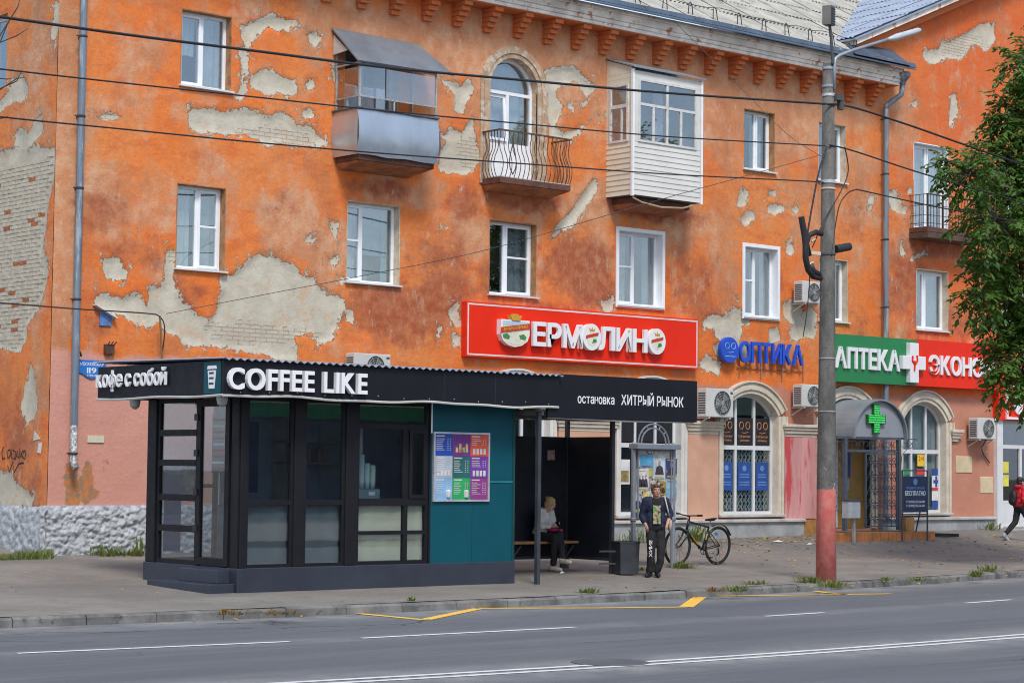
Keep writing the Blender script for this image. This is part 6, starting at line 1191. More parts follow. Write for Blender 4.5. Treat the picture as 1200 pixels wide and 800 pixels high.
# holes in the shaft
# black cable coil and splice sleeves
q = MB(); C_ = lambda x, y, dy=-.2: PY(x, y, PYL+dy)
q.tube([C_(946, 275), C_(944, 290), C_(944, 302), C_(947, 316), C_(953, 324), C_(962, 326)], .055, 8); q.tube([C_(948, 300), C_(945, 285), C_(948, 276), C_(956, 272), C_(963, 274)], .05, 8); q.tube([C_(949, 310), C_(953, 318), C_(960, 322)], .06, 8); q.build('cable_coil', mat('black_rubber', (.012, .012, .014), .55), PO, smooth=True)
M_SLV = mat('black_sleeve', (.02, .02, .024), .6, bump=.3, bscale=30); q = MB(); q.tube([C_(939, 254), C_(943, 276), C_(945, 300)], [.055, .06, .05], 10); q.build('splice_sleeve', M_SLV, PO); MB().tube([C_(979, 292, -.1), C_(995, 289, -.1)], .075, 12).build('splice_sleeve', M_SLV, PO)
q = MB(); q.tube([C_(951, 283), C_(955, 280)], .02, 5); q.tube([C_(948, 310), C_(953, 307)], .018, 5); q.box(C_(952, 296).x-.02, C_(962, 296).x, PYL-.2, PYL-.15, C_(952, 298).z, C_(952, 294).z); q.build('cable_tie', mat('white_tie', (.55, .5, .4), .6), PO)

# ================================================================== OVERHEAD CABLES
M_CBL = mat('black_cable', (.012, .012, .015), .5); M_CBL2 = mat('grey_thin_wire', (.06, .06, .065), .5)
def cable(label, pts, r, m=M_CBL, Y=None, ends=None):
    P_ = [PY(a[0], a[1], (a[2] if len(a) > 2 else PYL-.12)) for a in pts]
    # smooth with Catmull-Rom
    out = []
    for i in range(len(P_)-1):
        p0, p1, p2, p3 = P_[max(i-1, 0)], P_[i], P_[i+1], P_[min(i+2, len(P_)-1)]
        for k in range(8):
            s = k/8; out.append(.5*((2*p1)+(p2-p0)*s+(2*p0-5*p1+4*p2-p3)*s*s+(3*p1-p0-3*p2+p3)*s**3))
    out.append(P_[-1]); tag(MB().tube(out, r, 6).build('overhead_cable', m, smooth=True), label, 'cable', 'cables strung from the lamp post')
cable('thick black overhead cable highest across the facade', [(-120, 3), (0, 20), (150, 41), (300, 60), (450, 79), (600, 93), (780, 109), (967, 122)], .020)
cable('black cable dropping from the post top towards the tree', [(969, 122), (1000, 126), (1060, 145), (1120, 166), (1200, 194), (1300, 230)], .019)
cable('thin cable second from top across the balconies', [(-120, 66), (0, 81), (150, 98), (300, 114), (450, 130), (600, 144), (780, 160), (967, 171)], .011)
cable('thin cable third from top below the balcony slabs', [(-120, 121), (0, 137), (150, 152), (300, 167), (450, 180), (600, 191), (780, 204), (948, 212.5), (964, 215)], .011)
cable('thin cable from mid post towards the wing balcony', [(972, 170), (986, 173), (1010, 180), (1070, 200), (1130, 218), (1200, 238), (1300, 270)], .014)
cable('lower thin cable from the post past the drainpipe', [(1004, 222), (1040, 230), (1100, 243), (1200, 262), (1300, 285)], .012)
cable('slack loop of cable hanging beside the post', [(974, 300), (978, 270), (984, 240), (994, 226), (1004, 222)], .012)
cable('low cable reaching the rusty rod left of the kiosk', [(-120, 349, -6), (0, 355, -4), (90, 362, -2), (170, 367, -.6), (187, 371, -.25), (193, 385, -.25), (190, 415, -.2)], .012)
cable('hair-thin wire from the rusty rod up to the lamp post', [(195, 367.5, -.26), (300, 347, -1.5), (430, 322, -3), (573, 292, -5), (770, 235, -7.5), (900, 199, -8.8), (960, 182, -9.2)], .006, M_CBL2)
cable('pair of cables running down the post to the coil', [(969, 172), (960, 200), (952, 240), (946, 275)], .018)
cable('thin cable crossing in front of the post', [(990, 172), (994, 200), (985, 225), (965, 260), (952, 290)], .012)
cable('thin vertical lead from coil down past the air conditioner', [(949, 320), (948, 340), (945, 370), (941, 395)], .01)
cable('hair-thin stay wire from the eaves down to the post', [(790, 25, -.7), (860, 95, -3), (920, 155, -6), (962, 183, -9.1)], .006, M_CBL2)
# ================================================================== BICYCLE
YB = -4.95; xr_ = PY(841, 640, YB).x; bz = zg(xr_, YB); WB = 1.17; RW = .38
BK = thing('bicycle', 'black and yellow mountain bicycle standing behind the notice board', 'bicycle', (xr_-WB/2, YB, bz), 0, world=False); BK.rotation_euler = (R(3), 0, R(2))
M_BKF = mat('black_gloss_frame', (.014, .014, .016), .3, var=.1); M_YLW = mat('yellow_decal', (.46, .25, .015), .4); M_TYR = mat('tyre_rubber', (.014, .014, .015), .8); M_ALU = mat('worn_alloy', (.25, .25, .26), .4, .7); M_SPK = mat('spoke_steel', (.3, .3, .31), .35, .8)
def wheel(x, lab):
    w = MB(); w.tube([(x+(RW-.05)*math.sin(a), 0, RW+(RW-.05)*math.cos(a)) for a in np.linspace(0, 2*math.pi, 41)[:-1]], .012, 6, True); w = w.build('wheel', M_BKF, BK, label=lab)
    MB().tube([(x+(RW-.026)*math.sin(a), 0, RW+(RW-.026)*math.cos(a)) for a in np.linspace(0, 2*math.pi, 41)[:-1]], .026, 8, True).build('tyre', M_TYR, w, smooth=True)
    q = MB()
    for k in range(24): a = k*2*math.pi/24; q.tube([(x+.025*math.sin(a+.9*(-1)**k), .02*(-1)**k, RW+.025*math.cos(a+.9*(-1)**k)), (x+(RW-.055)*math.sin(a), 0, RW+(RW-.055)*math.cos(a))], .0022, 4)
    q.build('spokes', M_SPK, w); MB().lathe([(.022, -.05), (.03, -.03), (.03, .03), (.022, .05)], (x, 0, RW), 'y', 12).build('hub', M_ALU, w)
    q = MB(); q.tube([(x+.08*math.sin(a), -.045, RW+.08*math.cos(a)) for a in np.linspace(0, 2*math.pi, 21)[:-1]], .006, 4, True); q.build('brake_disc', M_ALU, w)
    q = MB()
    for k in range(6): a = k*1.05+.2; q.tube([(x+(RW-.012)*math.sin(a+t_), -.024, RW+(RW-.012)*math.cos(a+t_)) for t_ in (0, .12, .24)], .004, 4)
    q.build('tyre_decal', M_YLW, w, kind='stuff')
wheel(-WB/2, 'front bicycle wheel'); wheel(WB/2, 'rear bicycle wheel')
bb_, st, ht, hb, rh, fh = (.12, 0, .31), (.3, 0, .74), (-.3, 0, .86), (-.345, 0, .70), (WB/2, 0, RW), (-WB/2, 0, RW)
q = MB(); q.tube([bb_, st], .018, 8); q.tube([st, ht], .02, 8); q.tube([bb_, (-.15, 0, .5), hb], .026, 8); q.tube([(-.29, 0, .9), hb], .024, 8)
for s in (-1, 1): q.tube([bb_, (.3, s*.05, .33), (rh[0], s*.06, RW)], .011, 6); q.tube([(.28, 0, .7), (.4, s*.05, .55), (rh[0], s*.06, RW)], .009, 6)
q.build('frame', M_BKF, BK, smooth=True)
q = MB(); q.tube([(-.05, -.028, .60), (.05, -.028, .68)], .012, 5); q.tube([(-.02, -.026, .41), (-.14, -.026, .51), (-.22, -.026, .59)], .017, 5); q.tube([(.2, -.02, .5), (.25, -.02, .62)], .012, 5); q.tube([(.42, -.055, .52), (.5, -.055, .42)], .009, 5); q.build('frame_decal', M_YLW, BK)
q = MB(); q.tube([hb, (-.37, 0, .66)], .022, 8)
for s in (-1, 1): q.tube([(-.36, s*.055, .68), (-.42, s*.06, .55), (fh[0], s*.06, RW)], [.02, .018, .013], 7)
q.build('fork', M_BKF, BK, smooth=True)
q = MB(); q.tube([(-.285, 0, .88), (-.275, 0, .95), (-.34, 0, .97)], .016, 7); q.tube([(-.30, -.34, 1.0), (-.33, -.12, .98), (-.34, 0, .97), (-.33, .12, .98), (-.30, .34, 1.0)], .013, 7); hbar = q.build('handlebar', M_BKF, BK, smooth=True)
for s in (-1, 1): MB().tube([(-.315, s*.23, .99), (-.30, s*.35, 1.0)], .019, 8).build('grip', M_TYR, hbar); MB().tube([(-.33, s*.2, .985), (-.40, s*.26, .97)], .008, 5).build('brake_lever', M_ALU, hbar)
q = MB(); q.tube([st, (.345, 0, .88)], .014, 8); q.build('seat_post', M_ALU, BK)
q = MB(); q.add([(.18, -.02, .90), (.18, .02, .90), (.3, .045, .91), (.45, .085, .915), (.49, .05, .93), (.49, -.05, .93), (.45, -.085, .915), (.3, -.045, .91), (.18, 0, .86), (.45, 0, .865)], [(0, 1, 2, 7), (7, 2, 3, 6), (6, 3, 4, 5), (1, 0, 8), (0, 7, 8), (7, 6, 9, 8), (6, 5, 9), (5, 4, 9), (4, 3, 9), (3, 2, 8, 9), (2, 1, 8)]); q.build('saddle', M_TYR, BK, bevel=.012)
q = MB(); q.tube([(.12+.09*math.sin(a), -.05, .31+.09*math.cos(a)) for a in np.linspace(0, 2*math.pi, 25)[:-1]], .008, 5, True); q.tube([(.12, -.07, .31), (.2, -.08, .17)], .012, 6); q.tube([(.12, .07, .31), (.04, .08, .45)], .012, 6)
for a in (0, 1.57, 3.14, 4.71): q.tube([(.12, -.05, .31), (.12+.09*math.sin(a), -.05, .31+.09*math.cos(a))], .007, 4)
ck = q.build('crankset', M_BKF, BK); MB().box(.15, .25, -.19, -.09, .155, .175).build('pedal', M_TYR, ck); MB().box(-.01, .09, .09, .19, .44, .46).build('pedal', M_TYR, ck)
q = MB(); q.tube([(.12, -.055, .40), (.5, -.055, .40), (.56, -.055, .36), (.54, -.055, .3), (.56, -.055, .25), (.12, -.055, .22)], .005, 4, True); q.build('chain', M_ALU, BK); MB().tube([(.53, -.06, .33), (.55, -.065, .24), (.5, -.065, .2)], .018, 6).build('derailleur', M_BKF, BK)
q = MB(); pts = [(WB/2+.40*math.sin(a), RW+.42*math.cos(a)) for a in np.linspace(-.5, 1.1, 12)]
for (a, b_), (c, d) in zip(pts, pts[1:]): q.add([(a, -.03, b_), (a, .03, b_), (c, .03, d), (c, -.03, d), (a, -.03, b_+.006), (a, .03, b_+.006), (c, .03, d+.006), (c, -.03, d+.006)], [(3, 2, 1, 0), (4, 5, 6, 7), (0, 1, 5, 4), (2, 3, 7, 6), (1, 2, 6, 5), (3, 0, 4, 7)])
q.build('mudguard', M_BKF, BK); MB().tube([(.36, -.08, .28), (.42, -.2, .01)], .009, 5).build('kickstand', M_ALU, BK); MB().box(.6, .68, -.032, -.028, .19, .22).build('reflector', mat('orange_reflector', (.7, .16, .02), .3), BK); MB().box(.47, .53, -.05, -.02, .58, .64).build('blue_tag', mat('blue_tag', (.03, .2, .5), .5), BK)

# ================================================================== PEOPLE
def caps(mb, p, q, r1, r2, n=12):
    p, q = Vector(p), Vector(q); d = (q-p).normalized(); pts, rs = [], []
    for k in range(4): a = R(8+k*24); pts.append(p-d*r1*math.cos(a)); rs.append(r1*math.sin(a))
    pts.append(p); rs.append(r1); pts.append(q); rs.append(r2)
    for k in range(3, -1, -1): a = R(8+k*24); pts.append(q+d*r2*math.cos(a)); rs.append(r2*math.sin(a))
    mb.tube(pts, rs, n)
def elli(mb, c, r, n=14):
    o = MB(); o.lathe([(math.sin(R(6+i*168/9)), -math.cos(R(6+i*168/9))) for i in range(10)], (0, 0, 0), n=n); mb.add([(c[0]+x*r[0], c[1]+y*r[1], c[2]+z*r[2]) for x, y, z in o.v], o.f)
def chain(mb, pts, rs):
    for i in range(len(pts)-1): caps(mb, pts[i], pts[i+1], rs[i], rs[i+1])
def fuse(mb, name, m, parent, voxel=.013, smooth=5, cut=None, label=None):
    folds, fs = {'jacket': (.012, 13), 'hoodie': (.012, 13), 'trousers': (.010, 12), 'hair': (.007, 38), 't_shirt': (.006, 12)}.get(name, (0, 1))
    me = mb.mesh(name, m); ob = bpy.data.objects.new('tmp', me); COL.objects.link(ob)
    r = ob.modifiers.new('r', 'REMESH'); r.mode = 'VOXEL'; r.voxel_size = voxel; r.use_smooth_shade = True
    s = ob.modifiers.new('s', 'SMOOTH'); s.iterations = smooth; s.factor = .5
    dg = bpy.context.evaluated_depsgraph_get(); m2 = bpy.data.meshes.new_from_object(ob.evaluated_get(dg)); bpy.data.objects.remove(ob)
    m2.materials.clear(); m2.materials.append(m)
    if cut:
        import bmesh
        b = bmesh.new(); b.from_mesh(m2); bmesh.ops.delete(b, geom=[f for f in b.faces if cut(f.calc_center_median(), f.normal)], context='FACES'); b.to_mesh(m2); b.free()
    if folds:
        from mathutils import noise as mn
        for v in m2.vertices:
            c_ = v.co; f_ = mn.noise(Vector((c_.x*fs, c_.y*fs, c_.z*fs*.7)))+.5*mn.noise(c_*fs*2.1); v.co = c_+v.normal*f_*folds
    m2.polygons.foreach_set('use_smooth', [True]*len(m2.polygons)); o = link(name, m2, parent, label=label)
    if cut: so_ = o.modifiers.new('thick', 'SOLIDIFY'); so_.thickness = .008
    return o
M_SKIN = mat('skin', (.50, .27, .19), .55, var=.08, scale=12); M_SKIN2 = mat('pale_skin', (.58, .36, .28), .55, var=.06, scale=12)
def hand(mb, wrist, palm, fdir, side, curl=.5):
    """palm block, four bent fingers of unequal length and a thumb off the side"""
    w, p, f, s = Vector(wrist), Vector(palm), Vector(fdir).normalized(), Vector(side).normalized(); dn = f.cross(s).normalized()
    caps(mb, w, p, .026, .03); 
    for k in (-1, 0, 1): caps(mb, w.lerp(p, .5)+s*k*.022, p+s*k*.024, .018, .017, 8)
    for k, L in zip((-1.5, -.5, .5, 1.5), (.062, .074, .070, .055)):
        a = p+s*k*.019; b = a+f*L*.5; c = b+(f*(1-curl)+dn*curl)*L*.5; caps(mb, a, b, .0095, .009, 6); caps(mb, b, c, .009, .0075, 6)
    a = w.lerp(p, .35)+s*.03; b = a+(s*.7+f*.6)*.035; c = b+(f*.9+dn*.3)*.03; caps(mb, a, b, .012, .0105, 6); caps(mb, b, c, .0105, .0085, 6)
def head(mb, c, tilt=0., turn=0., k=1.):
    """skull, jaw, nose, ears, brow, facing -Y before turn and nod"""
    Rm = Matrix.Rotation(turn, 3, 'Z') @ Matrix.Rotation(tilt, 3, 'X'); c = Vector(c); o = MB()
    elli(o, (0, .012, .03), (.076*k, .094*k, .088*k)); elli(o, (0, -.022, -.035), (.060*k, .068*k, .078*k)); elli(o, (0, -.06, -.075), (.034*k, .03*k, .026*k))
    caps(o, (0, -.086*k, .025), (0, -.106*k, -.012), .010, .015, 8); elli(o, (0, -.083*k, -.052), (.026, .013, .011))
    for s in (-1, 1): elli(o, (s*.078*k, .01, .0), (.012, .022, .033)); elli(o, (s*.034, -.078*k, .04), (.026, .015, .010)); elli(o, (s*.04, -.068, -.01), (.022, .02, .02))
    mb.add([c+Rm @ Vector(v) for v in o.v], o.f); return c, Rm
def face_bits(parent, c, Rm, k=1., hair=None):
    e, i = MB(), MB()
    for s in (-1, 1): elli(e, (s*.031, -.079*k, .016), (.015, .010, .009), 10); elli(i, (s*.031, -.087*k, .016), (.0075, .005, .0078), 8)
    for b, m_, n_ in ((e, mat('eye_white', (.6, .58, .55), .3), 'eyes'), (i, mat('iris_dark', (.03, .02, .015), .3), 'pupils')):
        b.v = [tuple(c+Rm @ Vector(v)) for v in b.v]; b.build(n_, m_, parent, smooth=True)
    l = MB(); caps(l, (-.022, -.092*k, -.052), (.022, -.092*k, -.052), .0055, .0055, 8); l.v = [tuple(c+Rm @ Vector(v)) for v in l.v]; l.build('mouth', mat('lip', (.36, .12, .10), .5), parent, smooth=True)
    if hair:
        bw = MB()
        for s in (-1, 1): caps(bw, (s*.017, -.091*k, .043), (s*.048, -.08*k, .043), .005, .004, 6)
        bw.v = [tuple(c+Rm @ Vector(v)) for v in bw.v]; bw.build('eyebrows', hair, parent)
def shoe(mb, a, d, L=.26, up=.055):
    a, d = Vector(a), Vector(d).normalized(); s = Vector((-d.y, d.x, 0))
    caps(mb, a-d*.05, a+d*(L*.35), .042, .046); caps(mb, a+d*(L*.3)-Vector((0, 0, .006)), a+d*(L*.62)-Vector((0, 0, .012)), .047, .036); caps(mb, a-d*.03, a-d*.03+Vector((0, 0, .05)), .045, .045)

# ---- standing person by the notice board
pm_ = PG(768, 676); MN = thing('person', 'person standing in open navy jacket and dark trousers before the notice board', 'person', pm_, R(-38), world=False)
LEG = {-1: [(-.085, .0, .88), (-.085, -.04, .48), (-.105, .01, .09)], 1: [(.085, .0, .88), (.085, -.06, .48), (.03, -.02, .09)]}
ARM = {-1: [(-.185, .01, 1.355), (-.245, .06, 1.08), (-.185, -.07, .93)], 1: [(.185, .01, 1.355), (.275, .06, 1.11), (.195, -.09, .95)]}
b = MB(); hc, hR = head(b, (0, -.03, 1.535), R(3), R(8)); caps(b, (0, .0, 1.37), (0, -.015, 1.47), .058, .052); elli(b, (0, .0, 1.2), (.15, .09, .2)); elli(b, (0, 0, .98), (.145, .095, .16))
for s in (-1, 1):
    chain(b, LEG[s], (.07, .05, .036)); chain(b, [(s*.08, .01, 1.35)]+ARM[s], (.06, .055, .043, .028)); hand(b, ARM[s][2], Vector(ARM[s][2])+Vector((-s*.02, -.03, -.07)), (-s*.25, -.1, -1), (-s*.3, -1, 0), .3)
fuse(b, 'body', M_SKIN, MN, .009, 3); M_HB = mat('short_auburn_hair', (.10, .052, .03), .7, var=.35, scale=40, bump=.5, bscale=90); face_bits(MN, hc, hR, 1, M_HB)
h = MB(); elli(h, (0, .022, .048), (.081, .094, .076)); elli(h, (0, .05, .0), (.078, .066, .08)); elli(h, (.0, -.055, .088), (.06, .035, .03))
for s in (-1, 1): elli(h, (s*.075, .0, .04), (.018, .05, .05))
h.v = [tuple(hc+hR @ Vector(v)) for v in h.v]; fuse(h, 'hair', M_HB, MN, .01, 2)
b = MB(); elli(b, (0, .0, 1.24), (.172, .118, .19)); elli(b, (0, -.015, 1.03), (.168, .128, .2)); elli(b, (0, -.01, .9), (.16, .12, .1)); caps(b, (-.12, 0, 1.36), (.12, 0, 1.36), .062, .062); fuse(b, 't_shirt', mat('black_cotton', (.012, .012, .014), .9, bump=.2), MN, .012, 6)
b = MB(); elli(b, (0, -.005, .9), (.168, .128, .11))
for s in (-1, 1): L_ = LEG[s]; chain(b, [L_[0], ((L_[0][0]+L_[1][0])/2, -.03, .68), L_[1], (L_[1][0], L_[1][1]+.01, .28), (L_[2][0], L_[2][1], .12)], (.097, .088, .075, .07, .066))
M_TRS = mat('black_track_cloth', (.013, .013, .016), .85, var=.2, scale=8, bump=.25, bscale=25); fuse(b, 'trousers', M_TRS, MN, .012, 5)
b = MB(); elli(b, (0, .012, 1.24), (.192, .134, .2)); elli(b, (0, .0, 1.02), (.20, .150, .22)); elli(b, (0, .0, .9), (.195, .148, .14)); caps(b, (-.15, .01, 1.365), (.15, .01, 1.365), .068, .068)
for s in (-1, 1): chain(b, [(s*.16, .01, 1.36)]+ARM[s][:2]+[Vector(ARM[s][1]).lerp(Vector(ARM[s][2]), .35 if s > 0 else .6)], (.07, .066, .06, .056))
fuse(b, 'jacket', mat('navy_jacket', (.009, .016, .048), .8, var=.25, scale=9, bump=.35, bscale=22), MN, .013, 5, cut=lambda c, n: (abs(c.x) < .075+.03*(1.4-c.z) and c.y < -.04 and c.z < 1.42) or c.z < .80 or (abs(c.x) < .07 and c.z > 1.39))
b = MB(); shoe(b, (LEG[-1][2][0], LEG[-1][2][1], .05), (-.5, -1, 0)); fuse(b, 'shoe', mat('black_shoe', (.012, .012, .014), .5), MN, .012, 3); b = MB(); shoe(b, (LEG[1][2][0], LEG[1][2][1], .05), (.05, -1, 0)); fuse(b, 'shoe', mat('black_shoe', ()), MN, .012, 3)
q = MB(); nx_, nz_ = 8, 10; vs = []
for i in range(nx_+1):
    for j in range(nz_+1):
        x = -.068+.136*i/nx_; zz = .95+.33*j/nz_; vs.append((x, -.155-.006+.9*x*x, zz))
q.add(vs, [(i*(nz_+1)+j, (i+1)*(nz_+1)+j, (i+1)*(nz_+1)+j+1, i*(nz_+1)+j+1) for i in range(nx_) for j in range(nz_)]); t = NT('shirt_print'); cc = t.mix(t.rng(t.noise(16, 6, .7), .42, .56), (.03, .03, .025), (.40, .35, .2)); cc = t.mix(t.rng(t.noise(9, 5, .6), .55, .65), cc, (.05, .36, .07)); q.build('shirt_print', t.bsdf(cc, .8), MN, smooth=True, label='green and cream print on a black shirt')
M_TOTE = mat('cream_canvas', (.55, .49, .38), .9, var=.1, scale=10, bump=.3); BG = thing('tote_bag', 'cream canvas tote bag hanging from the standing person shoulder', 'bag', pm_, R(-38), world=False)
q = MB(); elli(q, (.255, .06, .96), (.045, .10, .15)); fuse(q, 'bag_body', M_TOTE, BG, .012, 3); q = MB(); q.tube([(.24, -.02, 1.08), (.20, -.115, 1.2), (.165, -.10, 1.35), (.155, .0, 1.445), (.17, .10, 1.36), (.24, .12, 1.1)], .013, 6); q.build('strap', M_TOTE, BG, smooth=True)
lay, tot = layout('XNNS', .012, .06); q = MB(); kx_ = .30/tot
for ch, x in lay:
    vs, fs = GLY[ch, .012]; q.add([(-.088-.105+.058+(v.y*.085), -.146+.02*abs(v.y)-.0+v.z*.004, .36+(v.x+x)*kx_) for v in vs], fs)
q.build('trouser_print', mat('white_fabric_print', (.6, .6, .6), .8), MN)

# ---- seated person in the shelter
xs_ = PY(634, 640, Yb_-.25).x; sp_ = Vector((xs_, Yb_-.22, zg(xs_, Yb_-.3))); ks = zs_-sp_.z
ST = thing('person', 'blond person in pale hoodie seated on the shelter bench holding a phone', 'person', sp_, R(6), world=False)
LG = {-1: [(-.09, -.02, ks+.09), (-.085, -.43, ks+.06), (-.07, -.40, .09)], 1: [(.085, -.02, ks+.10), (.02, -.45, ks+.13), (-.07, -.62, .22)]}
AR = {-1: [(-.165, -.12, ks+.53), (-.22, -.14, ks+.26), (-.06, -.34, ks+.27)], 1: [(.165, -.12, ks+.53), (.21, -.16, ks+.26), (.06, -.36, ks+.28)]}
b = MB(); hc, hR = head(b, (0.01, -.235, ks+.67), R(-28)*-1, R(14), .97); caps(b, (0, -.12, ks+.52), (.005, -.19, ks+.61), .05, .047); elli(b, (0, -.06, ks+.34), (.13, .09, .2)); elli(b, (0, -.02, ks+.12), (.14, .11, .1))
for s in (-1, 1): chain(b, LG[s], (.07, .05, .036)); chain(b, AR[s], (.05, .04, .027)); hand(b, AR[s][2], Vector(AR[s][2])+Vector((-s*.025, -.06, .015)), (-s*.4, -1, .3), (s*.2, -.2, 1), .55)
fuse(b, 'body', M_SKIN2, ST, .009, 3); M_BLO = mat('blond_hair', (.50, .33, .15), .6, var=.3, scale=50, bump=.4, bscale=80); face_bits(ST, hc, hR, .97, M_BLO)
h = MB(); elli(h, (0, .022, .045), (.089, .1, .085)); elli(h, (0, .05, -.01), (.084, .06, .09)); 
elli(h, (0, .1, .06), (.045, .045, .045))
h.v = [tuple(hc+hR @ Vector(v)) for v in h.v]; fuse(h, 'hair', M_BLO, ST, .01, 3)
b = MB(); elli(b, (0, -.07, ks+.36), (.185, .14, .23)); elli(b, (0, -.03, ks+.16), (.18, .15, .13)); caps(b, (-.13, -.11, ks+.53), (.13, -.11, ks+.53), .062, .062); elli(b, (0, -.04, ks+.56), (.11, .08, .06))
for s in (-1, 1): chain(b, [AR[s][0], AR[s][1], Vector(AR[s][1]).lerp(Vector(AR[s][2]), .8)], (.068, .06, .045))
fuse(b, 'hoodie', mat('pale_hoodie', (.62, .59, .55), .9, var=.15, scale=8, bump=.35, bscale=25), ST, .013, 5)
b = MB(); elli(b, (0, -.03, ks+.1), (.18, .15, .1))
for s in (-1, 1): chain(b, [LG[s][0], LG[s][1], Vector(LG[s][1]).lerp(Vector(LG[s][2]), .88)], (.098, .078, .062))
fuse(b, 'trousers', M_TRS, ST, .013, 5)
M_SNK = mat('pale_sneaker', (.50, .46, .40), .7, var=.1); b = MB(); shoe(b, (LG[-1][2][0], LG[-1][2][1], .05), (.1, -1, 0)); fuse(b, 'shoe', M_SNK, ST, .012, 3); b = MB(); shoe(b, (LG[1][2][0], LG[1][2][1]-.01, .19), (.1, -1, 0)); fuse(b, 'shoe', M_SNK, ST, .012, 3)
PH = MB(); PH.box(-.036, .036, -.012, -.004, -.07, .07); PH = PH.build('phone', mat('dark_phone', (.015, .015, .018), .3)); tag(PH, 'dark phone held by the seated person', 'phone'); PH.location = sp_+Vector((.03, -.455, ks+.30)); PH.rotation_euler = (R(-45), 0, R(6))
PK = MB(); elli(PK, (.03, -.30, ks+.205), (.09, .14, .035)); elli(PK, (.05, -.42, ks+.20), (.06, .09, .03)); PK = fuse(PK, 'pink_bag', mat('hot_pink_cloth', (.62, .02, .14), .7, var=.15, scale=10, bump=.3, bscale=25), None, .012, 4); tag(PK, 'hot pink cloth bag on the seated person lap', 'bag'); PK.location = sp_; PK.rotation_euler.z = R(6)

# ---- passer-by at the edge of the frame
wp_ = PG(1195.5, 634); 
WK = thing('person', 'person in red jacket walking past the corner shop', 'person', wp_, R(72), world=False)
LG = {-1: [(-.08, 0, .86), (-.09, -.20, .50), (-.08, -.28, .10)], 1: [(.08, .0, .86), (.085, .08, .48), (.08, .40, .16)]}
AR = {-1: [(-.17, .0, 1.30), (-.21, .05, 1.04), (-.2, -.08, .84)], 1: [(.17, .0, 1.30), (.21, .06, 1.04), (.21, -.02, .82)]}
b = MB(); hc, hR = head(b, (0, -.03, 1.475), 0, 0, .95); caps(b, (0, 0, 1.31), (0, -.015, 1.42), .05, .047); elli(b, (0, 0, 1.15), (.14, .09, .2)); elli(b, (0, 0, .94), (.14, .1, .13))
for s in (-1, 1): chain(b, LG[s], (.07, .05, .036)); chain(b, AR[s], (.05, .04, .027)); hand(b, AR[s][2], Vector(AR[s][2])+Vector((0, -.02, -.08)), (0, -.2, -1), (0, -1, .1), .35)
fuse(b, 'body', M_SKIN, WK, .009, 3); M_BLK = mat('black_hair', (.014, .012, .012), .5); face_bits(WK, hc, hR, .95, M_BLK)
h = MB(); elli(h, (0, .022, .045), (.089, .102, .085)); elli(h, (0, .06, -.03), (.088, .06, .12)); h.v = [tuple(hc+hR @ Vector(v)) for v in h.v]; fuse(h, 'hair', M_BLK, WK, .01, 3)
b = MB(); elli(b, (0, .0, 1.16), (.185, .13, .22)); elli(b, (0, 0, .95), (.185, .14, .18)); caps(b, (-.13, 0, 1.32), (.13, 0, 1.32), .062, .062); elli(b, (0, .05, 1.36), (.1, .08, .07))
for s in (-1, 1): chain(b, AR[s], (.066, .06, .045))
fuse(b, 'jacket', mat('red_jacket', (.62, .014, .035), .7, var=.2, scale=9, bump=.35, bscale=22), WK, .013, 5)
b = MB(); elli(b, (0, 0, .86), (.165, .13, .12))
for s in (-1, 1): chain(b, [LG[s][0], LG[s][1], Vector(LG[s][1]).lerp(Vector(LG[s][2]), .85)], (.095, .075, .06))
fuse(b, 'trousers', M_TRS, WK, .013, 5)
M_TRN = mat('grey_trainer', (.34, .36, .38), .6, var=.3, scale=20); b = MB(); shoe(b, (LG[-1][2][0], LG[-1][2][1], .05), (0, -1, 0)); fuse(b, 'shoe', M_TRN, WK, .012, 3); b = MB(); shoe(b, (LG[1][2][0], LG[1][2][1], .11), (0, -1, -.75)); fuse(b, 'shoe', M_TRN, WK, .012, 3)
BP = thing('backpack', 'black backpack on the back of the person in red jacket', 'backpack', wp_, R(72), world=False); q = MB(); elli(q, (.02, .2, 1.08), (.13, .085, .2)); elli(q, (.02, .24, 1.0), (.11, .06, .1)); fuse(q, 'bag_body', mat('black_nylon', (.014, .014, .016), .6), BP, .014, 3); q = MB()
for s in (-1, 1): q.tube([(s*.1, .15, 1.28), (s*.12, .03, 1.4), (s*.13, -.12, 1.28), (s*.16, -.06, 1.05), (s*.13, .13, .95)], .012, 6)
q.build('strap', mat('black_nylon', ()), BP, smooth=True)

# ================================================================== TREES
def leaf_mat(name, a, b_):
    t = NT(name); n1 = t.n('ShaderNodeObjectInfo').outputs['Random']; c = t.mix(t.rng(t.noise(1.1, 4), .35, .65), a, b_); c = t.mix(t.math('MULTIPLY', t.rng(t.noise(14, 2), .4, .7), .6), c, sc(b_, 1.5)); c = t.mix(t.rng(t.noise(9, 3), .66, .7), c, (.2, .2, .03))
    p = t.n('ShaderNodeBsdfPrincipled', {'Base Color': c, 'Roughness': .5}); tl = t.n('ShaderNodeBsdfTranslucent', {'Color': sc(b_, 1.4)+(1,)}); mx = t.n('ShaderNodeMixShader', {0: .33, 1: p.outputs[0], 2: tl.outputs[0]}); t.t.links.new(mx.outputs[0], t.o.inputs[0]); return t.m
M_LEAF = leaf_mat('ash_leaf', (.030, .085, .012), (.085, .17, .025)); M_BARK = mat('grey_brown_bark', (.09, .07, .05), .95, var=.3, scale=8, bump=.8, bscale=20)
